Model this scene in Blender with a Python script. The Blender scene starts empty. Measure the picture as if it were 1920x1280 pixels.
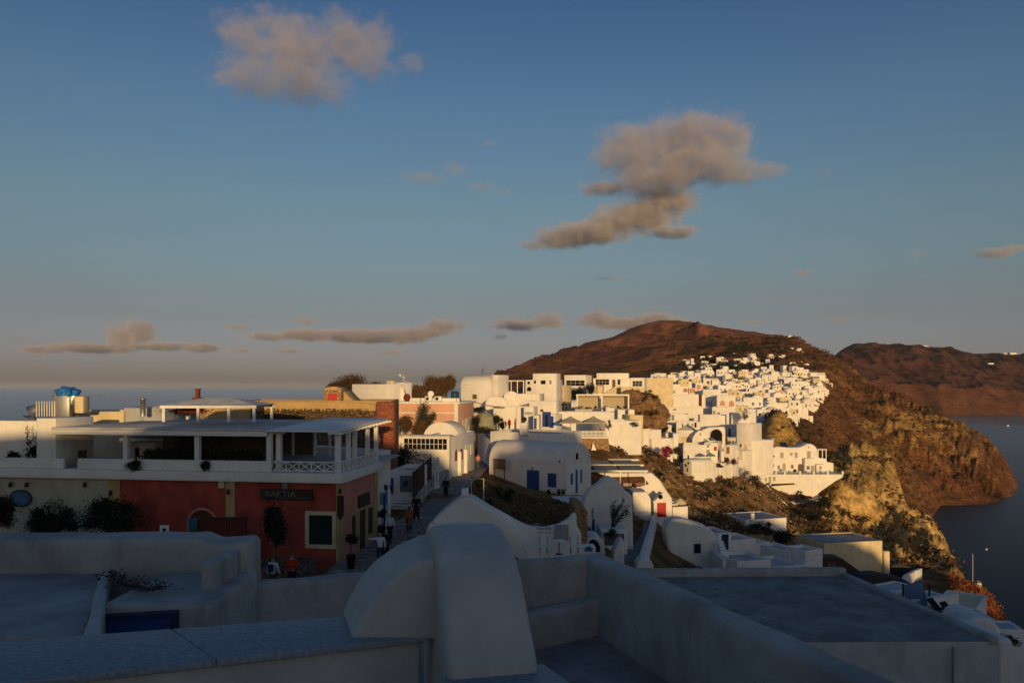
import bpy, bmesh, math, random
import numpy as np
from mathutils import Vector, Matrix, noise as mnoise
random.seed(7)
F, CX, HY, CZ = 1493.0, 960.0, 724.0, 105.0      # focal length and horizon of the 1920 px photo; eye height above the sea
SC = bpy.context.scene
COL = SC.collection
R = math.radians
def P(x, y, D):
    return Vector(((x-CX)/F*D, D, CZ-(y-HY)/F*D))
# ------------------------------------------------------------ object helpers
def link(o, parent=None):
    COL.objects.link(o)
    if parent is not None: o.parent = parent
    return o
def tag(o, label, cat, group=None, kind=None):
    if label: o['label'] = label
    if cat: o['category'] = cat
    if group: o['group'] = group
    if kind: o['kind'] = kind
    return o
def thing(name, label, cat, loc, rz=0.0, group=None):
    o = bpy.data.objects.new(name, None); o.empty_display_size = .2
    link(o); o.location = loc; o.rotation_euler = (0, 0, rz)
    return tag(o, label, cat, group)
def copy_tree(o, parent=None):
    c = o.copy(); COL.objects.link(c); c.parent = parent
    for ch in list(o.children): copy_tree(ch, c)
    return c
class MB:
    """collects shapes, then links them as one mesh object"""
    def __init__(s): s.v=[]; s.f=[]; s.m=[]; s.sm=[]; s.mats=[]
    def mi(s, mat):
        if mat not in s.mats: s.mats.append(mat)
        return s.mats.index(mat)
    def add(s, vs, fs, mat=0, smooth=False):
        b=len(s.v); s.v += [tuple(v) for v in vs]
        for f in fs: s.f.append([b+i for i in f]); s.m.append(mat); s.sm.append(smooth)
    def box(s, x0,x1,y0,y1,z0,z1, mat=0):
        vs=[(x,y,z) for z in (z0,z1) for y in (y0,y1) for x in (x0,x1)]
        s.add(vs, [(0,2,3,1),(4,5,7,6),(0,1,5,4),(2,6,7,3),(0,4,6,2),(1,3,7,5)], mat)
    def prism(s, poly, a, b, axis='y', mat=0, smooth=False):
        """poly of 2-D points ccw seen from -axis side, extruded from a to b along axis"""
        n=len(poly)
        if axis=='y': f=lambda p,t:(p[0],t,p[1])
        elif axis=='x': f=lambda p,t:(t,p[0],p[1])
        else: f=lambda p,t:(p[0],p[1],t)
        vs=[f(p,a) for p in poly]+[f(p,b) for p in poly]
        s.add(vs, [[(i+1)%n,i,n+i,n+(i+1)%n] for i in range(n)], mat, smooth)
        vs2=[f(p,a) for p in poly]; s.add(vs2,[list(range(n))],mat)
        vs3=[f(p,b) for p in poly]; s.add(vs3,[list(range(n))[::-1]],mat)
    def tube(s, pts, r, mat=0, n=6):
        pts=[Vector(p) for p in pts]; k=len(pts)
        rs = r if isinstance(r,(list,tuple)) else [r]*k
        rings=[]
        for i,p in enumerate(pts):
            d=(pts[min(i+1,k-1)]-pts[max(i-1,0)]).normalized()
            a=d.cross(Vector((0,0,1)) if abs(d.z)<.9 else Vector((1,0,0))).normalized(); b=d.cross(a)
            rings.append([p+rs[i]*(math.cos(t)*a+math.sin(t)*b) for t in [2*math.pi*j/n for j in range(n)]])
        vs=[v for q in rings for v in q]; fs=[]
        for i in range(k-1):
            for j in range(n):
                fs.append((i*n+j,i*n+(j+1)%n,(i+1)*n+(j+1)%n,(i+1)*n+j))
        s.add(vs,fs,mat,True)
        s.add(rings[0],[list(range(n))],mat); s.add(rings[-1],[list(range(n))[::-1]],mat)
    def lathe(s, prof, cx=0, cy=0, n=16, mat=0, sx=1, sy=1, a0=0, a1=2*math.pi):
        """prof: list of (r,z)"""
        full=abs(a1-a0-2*math.pi)<1e-6; m=n if full else n+1
        vs=[(cx+sx*r*math.cos(a0+(a1-a0)*j/n), cy+sy*r*math.sin(a0+(a1-a0)*j/n), z) for r,z in prof for j in range(m)]
        fs=[]
        for i in range(len(prof)-1):
            for j in range(n):
                k=(j+1)%m
                fs.append((i*m+j,i*m+k,(i+1)*m+k,(i+1)*m+j))
        s.add(vs,fs,mat,True)
    def build(s, name, mats, parent=None, bevel=0, seg=2, merge=False, autosmooth=None, subdiv=0):
        me=bpy.data.meshes.new(name)
        me.from_pydata(s.v,[],s.f)
        ml = mats if isinstance(mats,(list,tuple)) else [mats]
        for m in ml: me.materials.append(m)
        me.polygons.foreach_set('material_index', s.m)
        me.polygons.foreach_set('use_smooth', s.sm)
        bm=bmesh.new(); bm.from_mesh(me)
        if merge or bevel: bmesh.ops.remove_doubles(bm, verts=bm.verts, dist=1e-4)
        bmesh.ops.recalc_face_normals(bm, faces=bm.faces)
        if bevel:
            es=[e for e in bm.edges if len(e.link_faces)==2 and e.calc_face_angle(0)>.5]
            bmesh.ops.bevel(bm, geom=es, offset=bevel, segments=seg, profile=.5, affect='EDGES', clamp_overlap=True)
            for f in bm.faces: f.smooth=True
        bm.to_mesh(me); bm.free()
        if bevel:
            try: me.set_sharp_from_angle(angle=R(50))
            except Exception: pass
        o=bpy.data.objects.new(name, me)
        return link(o,parent)
def soften(o, vox, amp=.012, fr_=2.2):
    """re-mesh one part so its edges round off like hand-laid plaster, then wobble the surface a little"""
    md=o.modifiers.new('r','REMESH'); md.mode='VOXEL'; md.voxel_size=vox; md.use_smooth_shade=True
    dg=bpy.context.evaluated_depsgraph_get(); dg.update(); me=bpy.data.meshes.new_from_object(o.evaluated_get(dg)); o.modifiers.clear()
    n=len(me.vertices); co=np.empty(n*3); me.vertices.foreach_get('co',co); co=co.reshape(-1,3); no=np.empty(n*3); me.vertices.foreach_get('normal',no); no=no.reshape(-1,3)
    q=co+np.array(o.parent.location if o.parent else (0,0,0)); k=(vnoise(q[:,0]*fr_+q[:,2]*.7,q[:,1]*fr_+q[:,2]*1.3,5)+vnoise(q[:,0]*fr_*.4+q[:,2]*.5,q[:,1]*fr_*.4-q[:,2]*.6,9)*1.4-1.2)
    co=co+no*(k*amp)[:,None]; me.vertices.foreach_set('co',co.ravel()); me.update(); old=o.data; o.data=me
    sm=[True]*len(me.polygons); me.polygons.foreach_set('use_smooth',sm); bpy.data.meshes.remove(old); return o
# ------------------------------------------------------------ materials
_M={}
def nodes(m):
    m.use_nodes=True; nt=m.node_tree; nt.nodes.clear(); return nt
def N(nt, t, **kw):
    n=nt.nodes.new(t)
    for k,v in kw.items():
        if k=='op': n.operation=v
        elif k.startswith('i_'): n.inputs[k[2:].replace('_',' ')].default_value=v
        else: setattr(n,k,v)
    return n
def mat(name, col, rough=.85, var=.12, scale=1.5, bump=.15, bscale=12, col2=None, mix=None, metal=0, stain=0, emis=None, spec=.3, coat=0, crack=0):
    """a procedural surface: base colour broken up by two noises, a bump, optional stains"""
    if name in _M: return _M[name]
    m=bpy.data.materials.new(name); nt=nodes(m); L=nt.links.new
    out=N(nt,'ShaderNodeOutputMaterial'); b=N(nt,'ShaderNodeBsdfPrincipled')
    b.inputs['Roughness'].default_value=rough; b.inputs['Metallic'].default_value=metal
    b.inputs['Specular IOR Level'].default_value=spec
    tc=N(nt,'ShaderNodeTexCoord')
    g=N(nt,'ShaderNodeNewGeometry')
    n1=N(nt,'ShaderNodeTexNoise'); n1.inputs['Scale'].default_value=scale; n1.inputs['Detail'].default_value=6; n1.inputs['Roughness'].default_value=.6
    L(g.outputs['Position'],n1.inputs['Vector'])
    c2 = col2 if col2 else tuple(c*(1-var*2) for c in col)
    c1 = col if col2 else tuple(min(1,c*(1+var*.6)) for c in col)
    rp=N(nt,'ShaderNodeMapRange'); rp.inputs[1].default_value=.35; rp.inputs[2].default_value=.65
    L(n1.outputs['Fac'],rp.inputs[0])
    mx=N(nt,'ShaderNodeMix',data_type='RGBA'); L(rp.outputs[0],mx.inputs[0])
    mx.inputs[6].default_value=(*c2,1); mx.inputs[7].default_value=(*c1,1)
    last=mx.outputs[2]
    if stain:
        mp=N(nt,'ShaderNodeMapping'); mp.inputs['Scale'].default_value=(1.3,1.3,.35); L(g.outputs['Position'],mp.inputs[0])
        n2=N(nt,'ShaderNodeTexNoise'); n2.inputs['Scale'].default_value=1.1; n2.inputs['Detail'].default_value=8; n2.inputs['Roughness'].default_value=.7
        L(mp.outputs[0],n2.inputs['Vector'])
        r2=N(nt,'ShaderNodeMapRange'); r2.inputs[1].default_value=.52; r2.inputs[2].default_value=.75; r2.inputs[4].default_value=stain
        L(n2.outputs['Fac'],r2.inputs[0])
        m2=N(nt,'ShaderNodeMix',data_type='RGBA'); L(r2.outputs[0],m2.inputs[0]); L(last,m2.inputs[6])
        m2.inputs[7].default_value=(col[0]*.45,col[1]*.42,col[2]*.38,1); last=m2.outputs[2]
    if crack:
        wn=N(nt,'ShaderNodeTexNoise'); wn.inputs['Scale'].default_value=1.7; wn.inputs['Detail'].default_value=4; L(g.outputs['Position'],wn.inputs['Vector'])
        av=N(nt,'ShaderNodeVectorMath',operation='ADD'); L(g.outputs['Position'],av.inputs[0]); L(wn.outputs['Color'],av.inputs[1])
        vo=N(nt,'ShaderNodeTexVoronoi',feature='DISTANCE_TO_EDGE'); vo.inputs['Scale'].default_value=.9; L(av.outputs[0],vo.inputs['Vector'])
        r3=N(nt,'ShaderNodeMapRange'); r3.inputs[1].default_value=.0; r3.inputs[2].default_value=.008; r3.inputs[3].default_value=crack; r3.inputs[4].default_value=0; L(vo.outputs['Distance'],r3.inputs[0])
        r4=N(nt,'ShaderNodeMapRange'); r4.inputs[1].default_value=.5; r4.inputs[2].default_value=.6; L(n1.outputs['Fac'],r4.inputs[0])
        mu=N(nt,'ShaderNodeMath',op='MULTIPLY'); L(r3.outputs[0],mu.inputs[0]); L(r4.outputs[0],mu.inputs[1])
        m5=N(nt,'ShaderNodeMix',data_type='RGBA'); L(mu.outputs[0],m5.inputs[0]); L(last,m5.inputs[6]); m5.inputs[7].default_value=(col[0]*.3,col[1]*.3,col[2]*.3,1); last=m5.outputs[2]
    L(last,b.inputs['Base Color'])
    if bump:
        n3=N(nt,'ShaderNodeTexNoise'); n3.inputs['Scale'].default_value=bscale; n3.inputs['Detail'].default_value=5
        L(g.outputs['Position'],n3.inputs['Vector'])
        bp=N(nt,'ShaderNodeBump'); bp.inputs['Strength'].default_value=bump; bp.inputs['Distance'].default_value=.02
        L(n3.outputs['Fac'],bp.inputs['Height']); L(bp.outputs[0],b.inputs['Normal'])
    L(b.outputs[0],out.inputs[0])
    if emis: b.inputs['Emission Color'].default_value=(*emis[:3],1); b.inputs['Emission Strength'].default_value=emis[3]
    _M[name]=m; return m
def stone_mat(name, c1, c2, mortar, scale=2.2):
    """rubble masonry: voronoi stones between mortar"""
    m=bpy.data.materials.new(name); nt=nodes(m); L=nt.links.new
    out=N(nt,'ShaderNodeOutputMaterial'); b=N(nt,'ShaderNodeBsdfPrincipled'); b.inputs['Roughness'].default_value=.95
    g=N(nt,'ShaderNodeNewGeometry')
    mp=N(nt,'ShaderNodeMapping'); mp.inputs['Scale'].default_value=(1,1,1.7); L(g.outputs['Position'],mp.inputs[0])
    v=N(nt,'ShaderNodeTexVoronoi',feature='DISTANCE_TO_EDGE'); v.inputs['Scale'].default_value=scale; L(mp.outputs[0],v.inputs['Vector'])
    v2=N(nt,'ShaderNodeTexVoronoi'); v2.inputs['Scale'].default_value=scale; L(mp.outputs[0],v2.inputs['Vector'])
    sx=N(nt,'ShaderNodeSeparateColor'); L(v2.outputs['Color'],sx.inputs[0])
    mx=N(nt,'ShaderNodeMix',data_type='RGBA'); L(sx.outputs[0],mx.inputs[0]); mx.inputs[6].default_value=(*c1,1); mx.inputs[7].default_value=(*c2,1)
    r=N(nt,'ShaderNodeMapRange'); r.inputs[1].default_value=.02; r.inputs[2].default_value=.10; L(v.outputs['Distance'],r.inputs[0])
    m2=N(nt,'ShaderNodeMix',data_type='RGBA'); L(r.outputs[0],m2.inputs[0]); m2.inputs[6].default_value=(*mortar,1); L(mx.outputs[2],m2.inputs[7])
    L(m2.outputs[2],b.inputs['Base Color'])
    bp=N(nt,'ShaderNodeBump'); bp.inputs['Strength'].default_value=.8; bp.inputs['Distance'].default_value=.08; L(r.outputs[0],bp.inputs['Height']); L(bp.outputs[0],b.inputs['Normal'])
    L(b.outputs[0],out.inputs[0]); return m
WHITE=mat('white_plaster',(.80,.765,.70),.9,.05,.6,.2,6,stain=.3)
WHITE2=mat('fresh_whitewash',(.82,.80,.76),.9,.04,.8,.12,8,stain=.12)
OLDW=mat('weathered_whitewash',(.55,.55,.54),.92,.14,.9,.35,7,stain=.7)
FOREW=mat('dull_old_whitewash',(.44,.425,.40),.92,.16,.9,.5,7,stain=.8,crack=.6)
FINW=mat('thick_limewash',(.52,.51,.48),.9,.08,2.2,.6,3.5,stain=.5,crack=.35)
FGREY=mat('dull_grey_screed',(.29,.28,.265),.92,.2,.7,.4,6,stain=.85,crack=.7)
GREYR=mat('grey_roof_screed',(.36,.37,.38),.9,.16,.5,.3,5,stain=.7)
CREAM=mat('cream_plaster',(.70,.58,.36),.9,.08,.8,.2,6,stain=.35)
OCHRE=mat('ochre_plaster',(.48,.33,.15),.9,.1,1.1,.2,6,stain=.4)
PINK=mat('pink_plaster',(.72,.40,.27),.9,.08,.6,.15,6,stain=.3)
SALMON=mat('salmon_plaster',(.62,.24,.18),.9,.1,.8,.15,6,stain=.3)
RED=mat('red_plaster',(.40,.075,.05),.9,.2,.9,.25,6,stain=.55)
BLUE=mat('blue_paint',(.03,.07,.27),.5,.08,4,.1,20)
TEAL=mat('pale_teal_paint',(.18,.30,.30),.6,.08,4,.1,20)
REDP=mat('red_paint',(.42,.02,.015),.45,.08,4,.1,20)
BROWNP=mat('brown_paint',(.10,.03,.015),.6,.1,4,.1,20)
ORNG=mat('orange_shutter_paint',(.55,.20,.06),.6,.08,4,.1,20)
WOODD=mat('dark_wood',(.05,.028,.018),.7,.2,6,.3,30)
WOODM=mat('weathered_wood',(.17,.10,.06),.8,.2,5,.3,30)
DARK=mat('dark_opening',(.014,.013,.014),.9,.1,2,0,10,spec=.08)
GLASS=mat('window_glass',(.03,.035,.045),.08,.1,2,0,10,spec=.8)
METAL=mat('brushed_metal',(.45,.45,.43),.4,.1,8,.1,40,metal=.8)
DMET=mat('dark_metal',(.03,.03,.035),.5,.1,8,.1,40,metal=.4)
WPAINT=mat('white_paint',(.78,.77,.74),.5,.05,3,.05,20)
MARBLE=mat('blue_veined_marble',(.31,.36,.41),.6,.2,34,.3,40,col2=(.19,.225,.265),stain=.2)
BLKC=mat('black_cloth',(.012,.012,.014),.9,.1,8,.2,30)
BAMBOO=mat('reed_mat',(.50,.42,.28),.9,.2,6,.3,30)
CANVAS=mat('canvas_shade',(.42,.38,.31),.9,.08,3,.15,20)
PAVE=stone_mat('stone_paving',(.16,.13,.12),(.24,.19,.17),(.34,.32,.29),1.3)
RUBBLE=stone_mat('rubble_masonry',(.30,.17,.08),(.44,.27,.13),(.20,.12,.06),2.4)
DRUB=stone_mat('dark_rubble',(.10,.07,.045),(.20,.14,.09),(.05,.035,.025),2.6)
BRICK=stone_mat('red_stone_masonry',(.22,.055,.03),(.38,.11,.05),(.26,.12,.07),3.2)
SOILM=mat('dry_soil',(.17,.10,.055),.95,.25,1.5,.8,3,stain=.5)
# ------------------------------------------------------------ noise in numpy
def _hash(ix, iy, s):
    h=(ix*374761393+iy*668265263+s*2147483647)&0xffffffff
    h=((h^(h>>13))*1274126177)&0xffffffff
    return ((h^(h>>16))&0xffff)/65535.0
def vnoise(x, y, s=0):
    ix=np.floor(x).astype(np.int64); iy=np.floor(y).astype(np.int64); fx=x-ix; fy=y-iy
    fx=fx*fx*(3-2*fx); fy=fy*fy*(3-2*fy)
    a=_hash(ix,iy,s); b=_hash(ix+1,iy,s); c=_hash(ix,iy+1,s); d=_hash(ix+1,iy+1,s)
    return (a+(b-a)*fx)+((c+(d-c)*fx)-(a+(b-a)*fx))*fy
def fbm(x,y,o=5,s=0,ridge=False,gain=.5):
    t=0; a=1; n=0
    for i in range(o):
        v=vnoise(x*2**i+17.3*i,y*2**i-9.1*i,s+i)
        if ridge: v=1-abs(2*v-1)
        t=t+a*v; n+=a; a*=gain
    return t/n
def ss(a,b,x):
    t=np.clip((x-a)/(b-a),0,1); return t*t*(3-2*t)
# ------------------------------------------------------------ terrain: surveyed cross sections at growing distance
# each row: distance, then (photo column, photo row) of the ground there; 's' = ground at sea bed
S=None
def rowz(D, pts):
    out=[]
    for p in pts:
        if p[1]=='s': out.append((p[0], -CZ-6.0))
        elif isinstance(p[1],str): out.append((p[0], -float(p[1][1:])))
        else: out.append((p[0], -(p[1]-HY)*D/F))
    return D,out
ROWS=[rowz(*r) for r in [
 (5,  [(-900,'d9'),(960,'d12'),(1400,'d13'),(1900,'d20'),(2600,'d26')]),
 (12, [(-900,'d9.4'),(700,'d9.6'),(960,'d12'),(1400,'d17'),(1900,'d22'),(2600,'d40')]),
 (30, [(-900,'d9.6'),(900,'d9.6'),(1060,'d12'),(1300,'d19'),(1900,'d27'),(2150,'d60'),(2600,'d100')]),
 (42, [(-900,'d9.5'),(960,'d9.5'),(1060,'d12'),(1200,'d19'),(1600,'d28'),(1920,'d45'),(2100,'d80'),(2600,'s')]),
 (65, [(-900,'d8.8'),(740,'d8.8'),(860,'d8.9'),(900,'d9.6'),(1000,'d10.8'),(1085,'d11.6'),(1100,'d13'),(1240,'d16.5'),(1300,'d19'),(1500,'d25'),(1700,'d34'),(1920,'d52'),(2150,'d90'),(2600,'s')]),
 (90, [(-900,'d9.2'),(740,'d9.2'),(850,'d9.9'),(910,'d9.9'),(990,'d11.4'),(1090,'d12'),(1140,'d14.3'),(1190,'d15'),(1250,1012),(1370,1064),(1500,1090),(1660,1112),(1750,1140),(1850,1178),(1900,1220),(1940,1290),(2050,'d60'),(2200,'s'),(2600,'s')]),
 (112,[(-900,'d9.2'),(740,'d9.5'),(900,'d10.5'),(1035,'d10'),(1045,840),(1140,842),(1200,900),(1250,966),(1330,990),(1450,1016),(1550,1080),(1600,1084),(1700,1096),(1800,1096),(1850,1112),(1900,1180),(1940,'d60'),(2060,'s'),(2600,'s')]),
 (130,[(-900,'d9.4'),(740,'d9'),(900,'d9'),(1050,'d9'),(1150,826),(1200,862),(1290,945),(1400,990),(1480,1012),(1600,1062),(1700,1076),(1780,1090),(1820,1100),(1850,1118),(1880,1180),(1910,'d60'),(2000,'s'),(2600,'s')]),
 (150,[(-900,'d10'),(700,'d9.6'),(900,792),(1050,800),(1150,806),(1200,832),(1260,864),(1300,897),(1350,908),(1400,925),(1450,968),(1490,1000),(1560,1030),(1600,1060),(1700,1076),(1755,1078),(1800,1092),(1830,1130),(1860,1250),(1900,'s'),(2600,'s')]),
 (172,[(-900,'d12'),(700,'d9.6'),(900,782),(1050,790),(1150,796),(1200,815),(1260,845),(1300,878),(1350,886),(1400,900),(1440,930),(1480,975),(1540,988),(1580,1030),(1640,1064),(1705,1062),(1750,1052),(1790,1068),(1830,1200),(1860,'s'),(2600,'s')]),
 (192,[(-900,'d14'),(700,'d10'),(900,774),(1050,782),(1200,800),(1250,835),(1300,868),(1350,878),(1400,890),(1440,920),(1480,960),(1520,968),(1560,985),(1600,1036),(1660,1052),(1700,1040),(1740,1022),(1780,1052),(1810,1200),(1840,'s'),(2600,'s')]),
 (208,[(-900,'d16'),(700,'d10.2'),(900,770),(1100,780),(1200,794),(1300,858),(1350,872),(1400,888),(1440,915),(1480,955),(1520,955),(1560,945),(1600,985),(1650,1005),(1700,985),(1735,985),(1780,1040),(1800,1150),(1830,'s'),(2600,'s')]),
 (222,[(-900,'d18'),(700,'d10.5'),(900,766),(1100,774),(1200,788),(1300,850),(1400,890),(1450,908),(1540,915),(1575,898),(1600,905),(1660,925),(1690,950),(1720,966),(1750,1000),(1785,1100),(1810,'s'),(2600,'s')]),
 (238,[(-900,'d20'),(700,'d11'),(900,762),(1100,770),(1200,783),(1300,838),(1400,872),(1450,880),(1540,885),(1568,860),(1600,852),(1650,856),(1680,872),(1692,950),(1715,1000),(1750,'s'),(2600,'s')]),
 (256,[(-900,'d22'),(700,'d12'),(900,758),(1100,764),(1200,776),(1300,824),(1400,850),(1450,850),(1540,868),(1570,872),(1600,872),(1650,890),(1680,930),(1690,1010),(1720,'s'),(2600,'s')]),
 (280,[(-900,'d26'),(700,'d14'),(900,754),(1100,758),(1200,768),(1300,806),(1350,820),(1420,818),(1435,792),(1450,770),(1478,772),(1492,828),(1520,850),(1580,900),(1640,1010),(1680,'s'),(2600,'s')]),
 (330,[(-900,'d34'),(700,'d20'),(900,750),(1100,752),(1200,760),(1300,792),(1400,806),(1430,790),(1450,774),(1482,782),(1505,830),(1540,862),(1600,950),(1660,1080),(1700,'s'),(2600,'s')]),
 (400,[(-900,'d48'),(600,'d34'),(800,'d20'),(900,747),(1100,744),(1200,750),(1300,778),(1400,792),(1450,792),(1480,806),(1550,856),(1600,912),(1650,1000),(1700,'s'),(2600,'s')]),
 (550,[(-900,'d75'),(600,'d50'),(800,'d30'),(900,740),(1000,735),(1200,732),(1300,744),(1400,760),(1450,766),(1500,778),(1550,812),(1600,866),(1660,930),(1700,974),(1730,'s'),(2600,'s')]),
 (700,[(-900,'s'),(600,'d75'),(800,'d45'),(900,'d12'),(1000,727),(1200,720),(1300,722),(1400,726),(1450,728),(1500,732),(1540,742),(1600,818),(1650,862),(1700,905),(1760,950),(1850,953),(1900,'s'),(2600,'s')]),
 (850,[(-900,'s'),(600,'s'),(800,'d60'),(900,'d40'),(1000,722),(1100,715),(1300,706),(1400,702),(1500,700),(1550,712),(1600,772),(1650,792),(1700,812),(1750,830),(1800,842),(1850,868),(1900,900),(1925,925),(1942,'s'),(2600,'s')]),
 (1000,[(-900,'s'),(700,'s'),(900,'d60'),(1000,716),(1100,706),(1300,691),(1400,685),(1480,681),(1550,690),(1600,722),(1650,750),(1700,766),(1750,778),(1800,800),(1850,835),(1880,868),(1905,'s'),(2600,'s')]),
 (1200,[(-900,'s'),(800,'s'),(925,724),(1000,706),(1100,696),(1300,676),(1400,668),(1480,661),(1550,672),(1600,702),(1650,745),(1700,778),(1730,820),(1760,'s'),(2600,'s')]),
 (1600,[(-900,'s'),(780,'s'),(900,735),(930,708),(1000,698),(1100,684),(1200,668),(1300,656),(1400,650),(1480,650),(1550,676),(1600,730),(1650,785),(1680,'s'),(2600,'s')]),
 (2200,[(-900,'s'),(780,'s'),(880,745),(925,699),(1000,682),(1050,667),(1100,654),(1150,640),(1200,626),(1240,622),(1300,626),(1350,633),(1400,637),(1450,638),(1484,637),(1512,657),(1550,684),(1600,760),(1640,'s'),(2600,'s')]),
 (2600,[(-900,'s'),(800,'s'),(900,712),(925,697),(1000,675),(1040,655),(1100,640),(1150,632),(1200,613),(1225,606),(1250,604),(1290,607),(1330,612),(1360,619),(1400,624),(1440,632),(1470,631),(1490,638),(1510,655),(1540,671),(1560,681),(1600,775),(1620,'s'),(2600,'s')]),
 (3100,[(-900,'s'),(900,'s'),(1000,720),(1200,690),(1400,700),(1500,720),(1560,760),(1600,'s'),(2600,'s')]),
 (3500,[(-900,'s'),(900,'s'),(1200,'s'),(2600,'s')]),
]]
_ld=np.log([r[0] for r in ROWS])
_XS=np.arange(-900,2601,10.0)
_tab=np.array([np.interp(_XS,[p[0] for p in r[1]],[p[1] for p in r[1]]) for r in ROWS])
# soften the corners along each section
_k=np.array([.25,.5,.25])
for i in range(len(_tab)):
    _tab[i]=np.convolve(np.pad(_tab[i],1,mode='edge'),_k,mode='valid')
def ground_base(X,Y):
    X=np.asarray(X,float); Y=np.maximum(np.asarray(Y,float),4.0)
    px=np.clip(CX+F*X/Y,-899,2599); ld=np.clip(np.log(Y),_ld[0],_ld[-1]-1e-6)
    j=np.clip(np.searchsorted(_ld,ld,side='right')-1,0,len(_ld)-2)
    t=(ld-_ld[j])/(_ld[j+1]-_ld[j])
    fx=(px+900)/10; i=np.clip(fx.astype(int),0,len(_XS)-2); u=fx-i
    za=_tab[j,i]*(1-u)+_tab[j,i+1]*u; zb=_tab[j+1,i]*(1-u)+_tab[j+1,i+1]*u
    return CZ+za*(1-t)+zb*t
def zg(X,Y): return float(ground_base(X,Y))
def terrain_fields(X,Y):
    px=CX+F*X/Y; z=ground_base(X,Y)
    town=ss(1150,1300,px+0*Y)*1.0
    rough=np.where(Y<125, np.where(px<900,.0,.25), 1.0)
    rough=rough*np.clip(.15+ss(100,260,Y)*.85,0,1)
    wild=ss(1480,1600,px)*ss(95,140,Y)            # the open cliff side
    wild=np.maximum(wild, ss(1130,1200,px)*(1-ss(1500,1560,px))*ss(100,115,Y)*(1-ss(200,240,Y))*.7)
    wild=np.maximum(wild, ss(900,1100,Y))
    g1=fbm(X/90,Y/90,5,3,True)-.55; g2=fbm(X/14+5,Y/14,5,11,True)-.5; g3=fbm(X/3.2,Y/3.2,4,23)-.5
    far=fbm((X+.45*Y)/250,(Y-.3*X)/700,5,31,True,.42)-.8
    amp=ss(120,700,Y)
    near=1-ss(1000,1700,Y)*.8
    cap=ss(650,760,Y)*(1-ss(1050,1150,Y))*ss(1590,1660,px)
    dz=wild*(g1*22*amp*near + g2*(2.6+4*amp)*near + g3*(.9+.6*amp)*near) + ss(900,1700,Y)*far*215*(1-.72*ss(2200,2600,Y)) + cap*((fbm((X+Y*.2)/38,Y/150,5,33,True,.55)-.6)*42+(fbm(X/9,Y/9,4,37,True)-.5)*7)
    crag=ss(1500,1570,px)*ss(140,165,Y)*(1-ss(250,290,Y))
    dz=dz+crag*((fbm(X/7,Y/16,6,41,True,.6)-.5)*10+(fbm(X/2.2,Y/2.2,3,47)-.5)*2)
    dz=dz+(1-wild)*rough*g3*.25
    edge=ss(-CZ-3, -CZ+14, z-CZ)
    return px, z+dz*edge, wild, crag
def grid_mesh(name, X, Y, Z, mats, attr=None):
    h,w=X.shape
    me=bpy.data.meshes.new(name)
    co=np.stack([X,Y,Z],-1).reshape(-1,3)
    idx=np.arange(h*w).reshape(h,w)
    q=np.stack([idx[:-1,:-1],idx[:-1,1:],idx[1:,1:],idx[1:,:-1]],-1).reshape(-1,4)
    keep=(co[q][:,:,2].max(1)>-3); q=q[keep]
    used=np.unique(q); remap=np.full(h*w,-1); remap[used]=np.arange(len(used)); q=remap[q]; co=co[used]
    me.vertices.add(len(co)); me.vertices.foreach_set('co',co.ravel())
    me.loops.add(q.size); me.loops.foreach_set('vertex_index',q.ravel().astype(np.int32))
    me.polygons.add(len(q)); me.polygons.foreach_set('loop_start',np.arange(0,q.size,4,dtype=np.int32)); me.polygons.foreach_set('loop_total',np.full(len(q),4,dtype=np.int32))
    me.update(); me.validate()
    me.polygons.foreach_set('use_smooth',np.ones(len(me.polygons),bool))
    if attr is not None:
        a=me.color_attributes.new('soil','FLOAT_COLOR','POINT'); c=attr.reshape(-1,4)[used]; a.data.foreach_set('color',c.ravel().astype(np.float32))
    for m in mats: me.materials.append(m)
    return link(bpy.data.objects.new(name,me))
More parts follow.
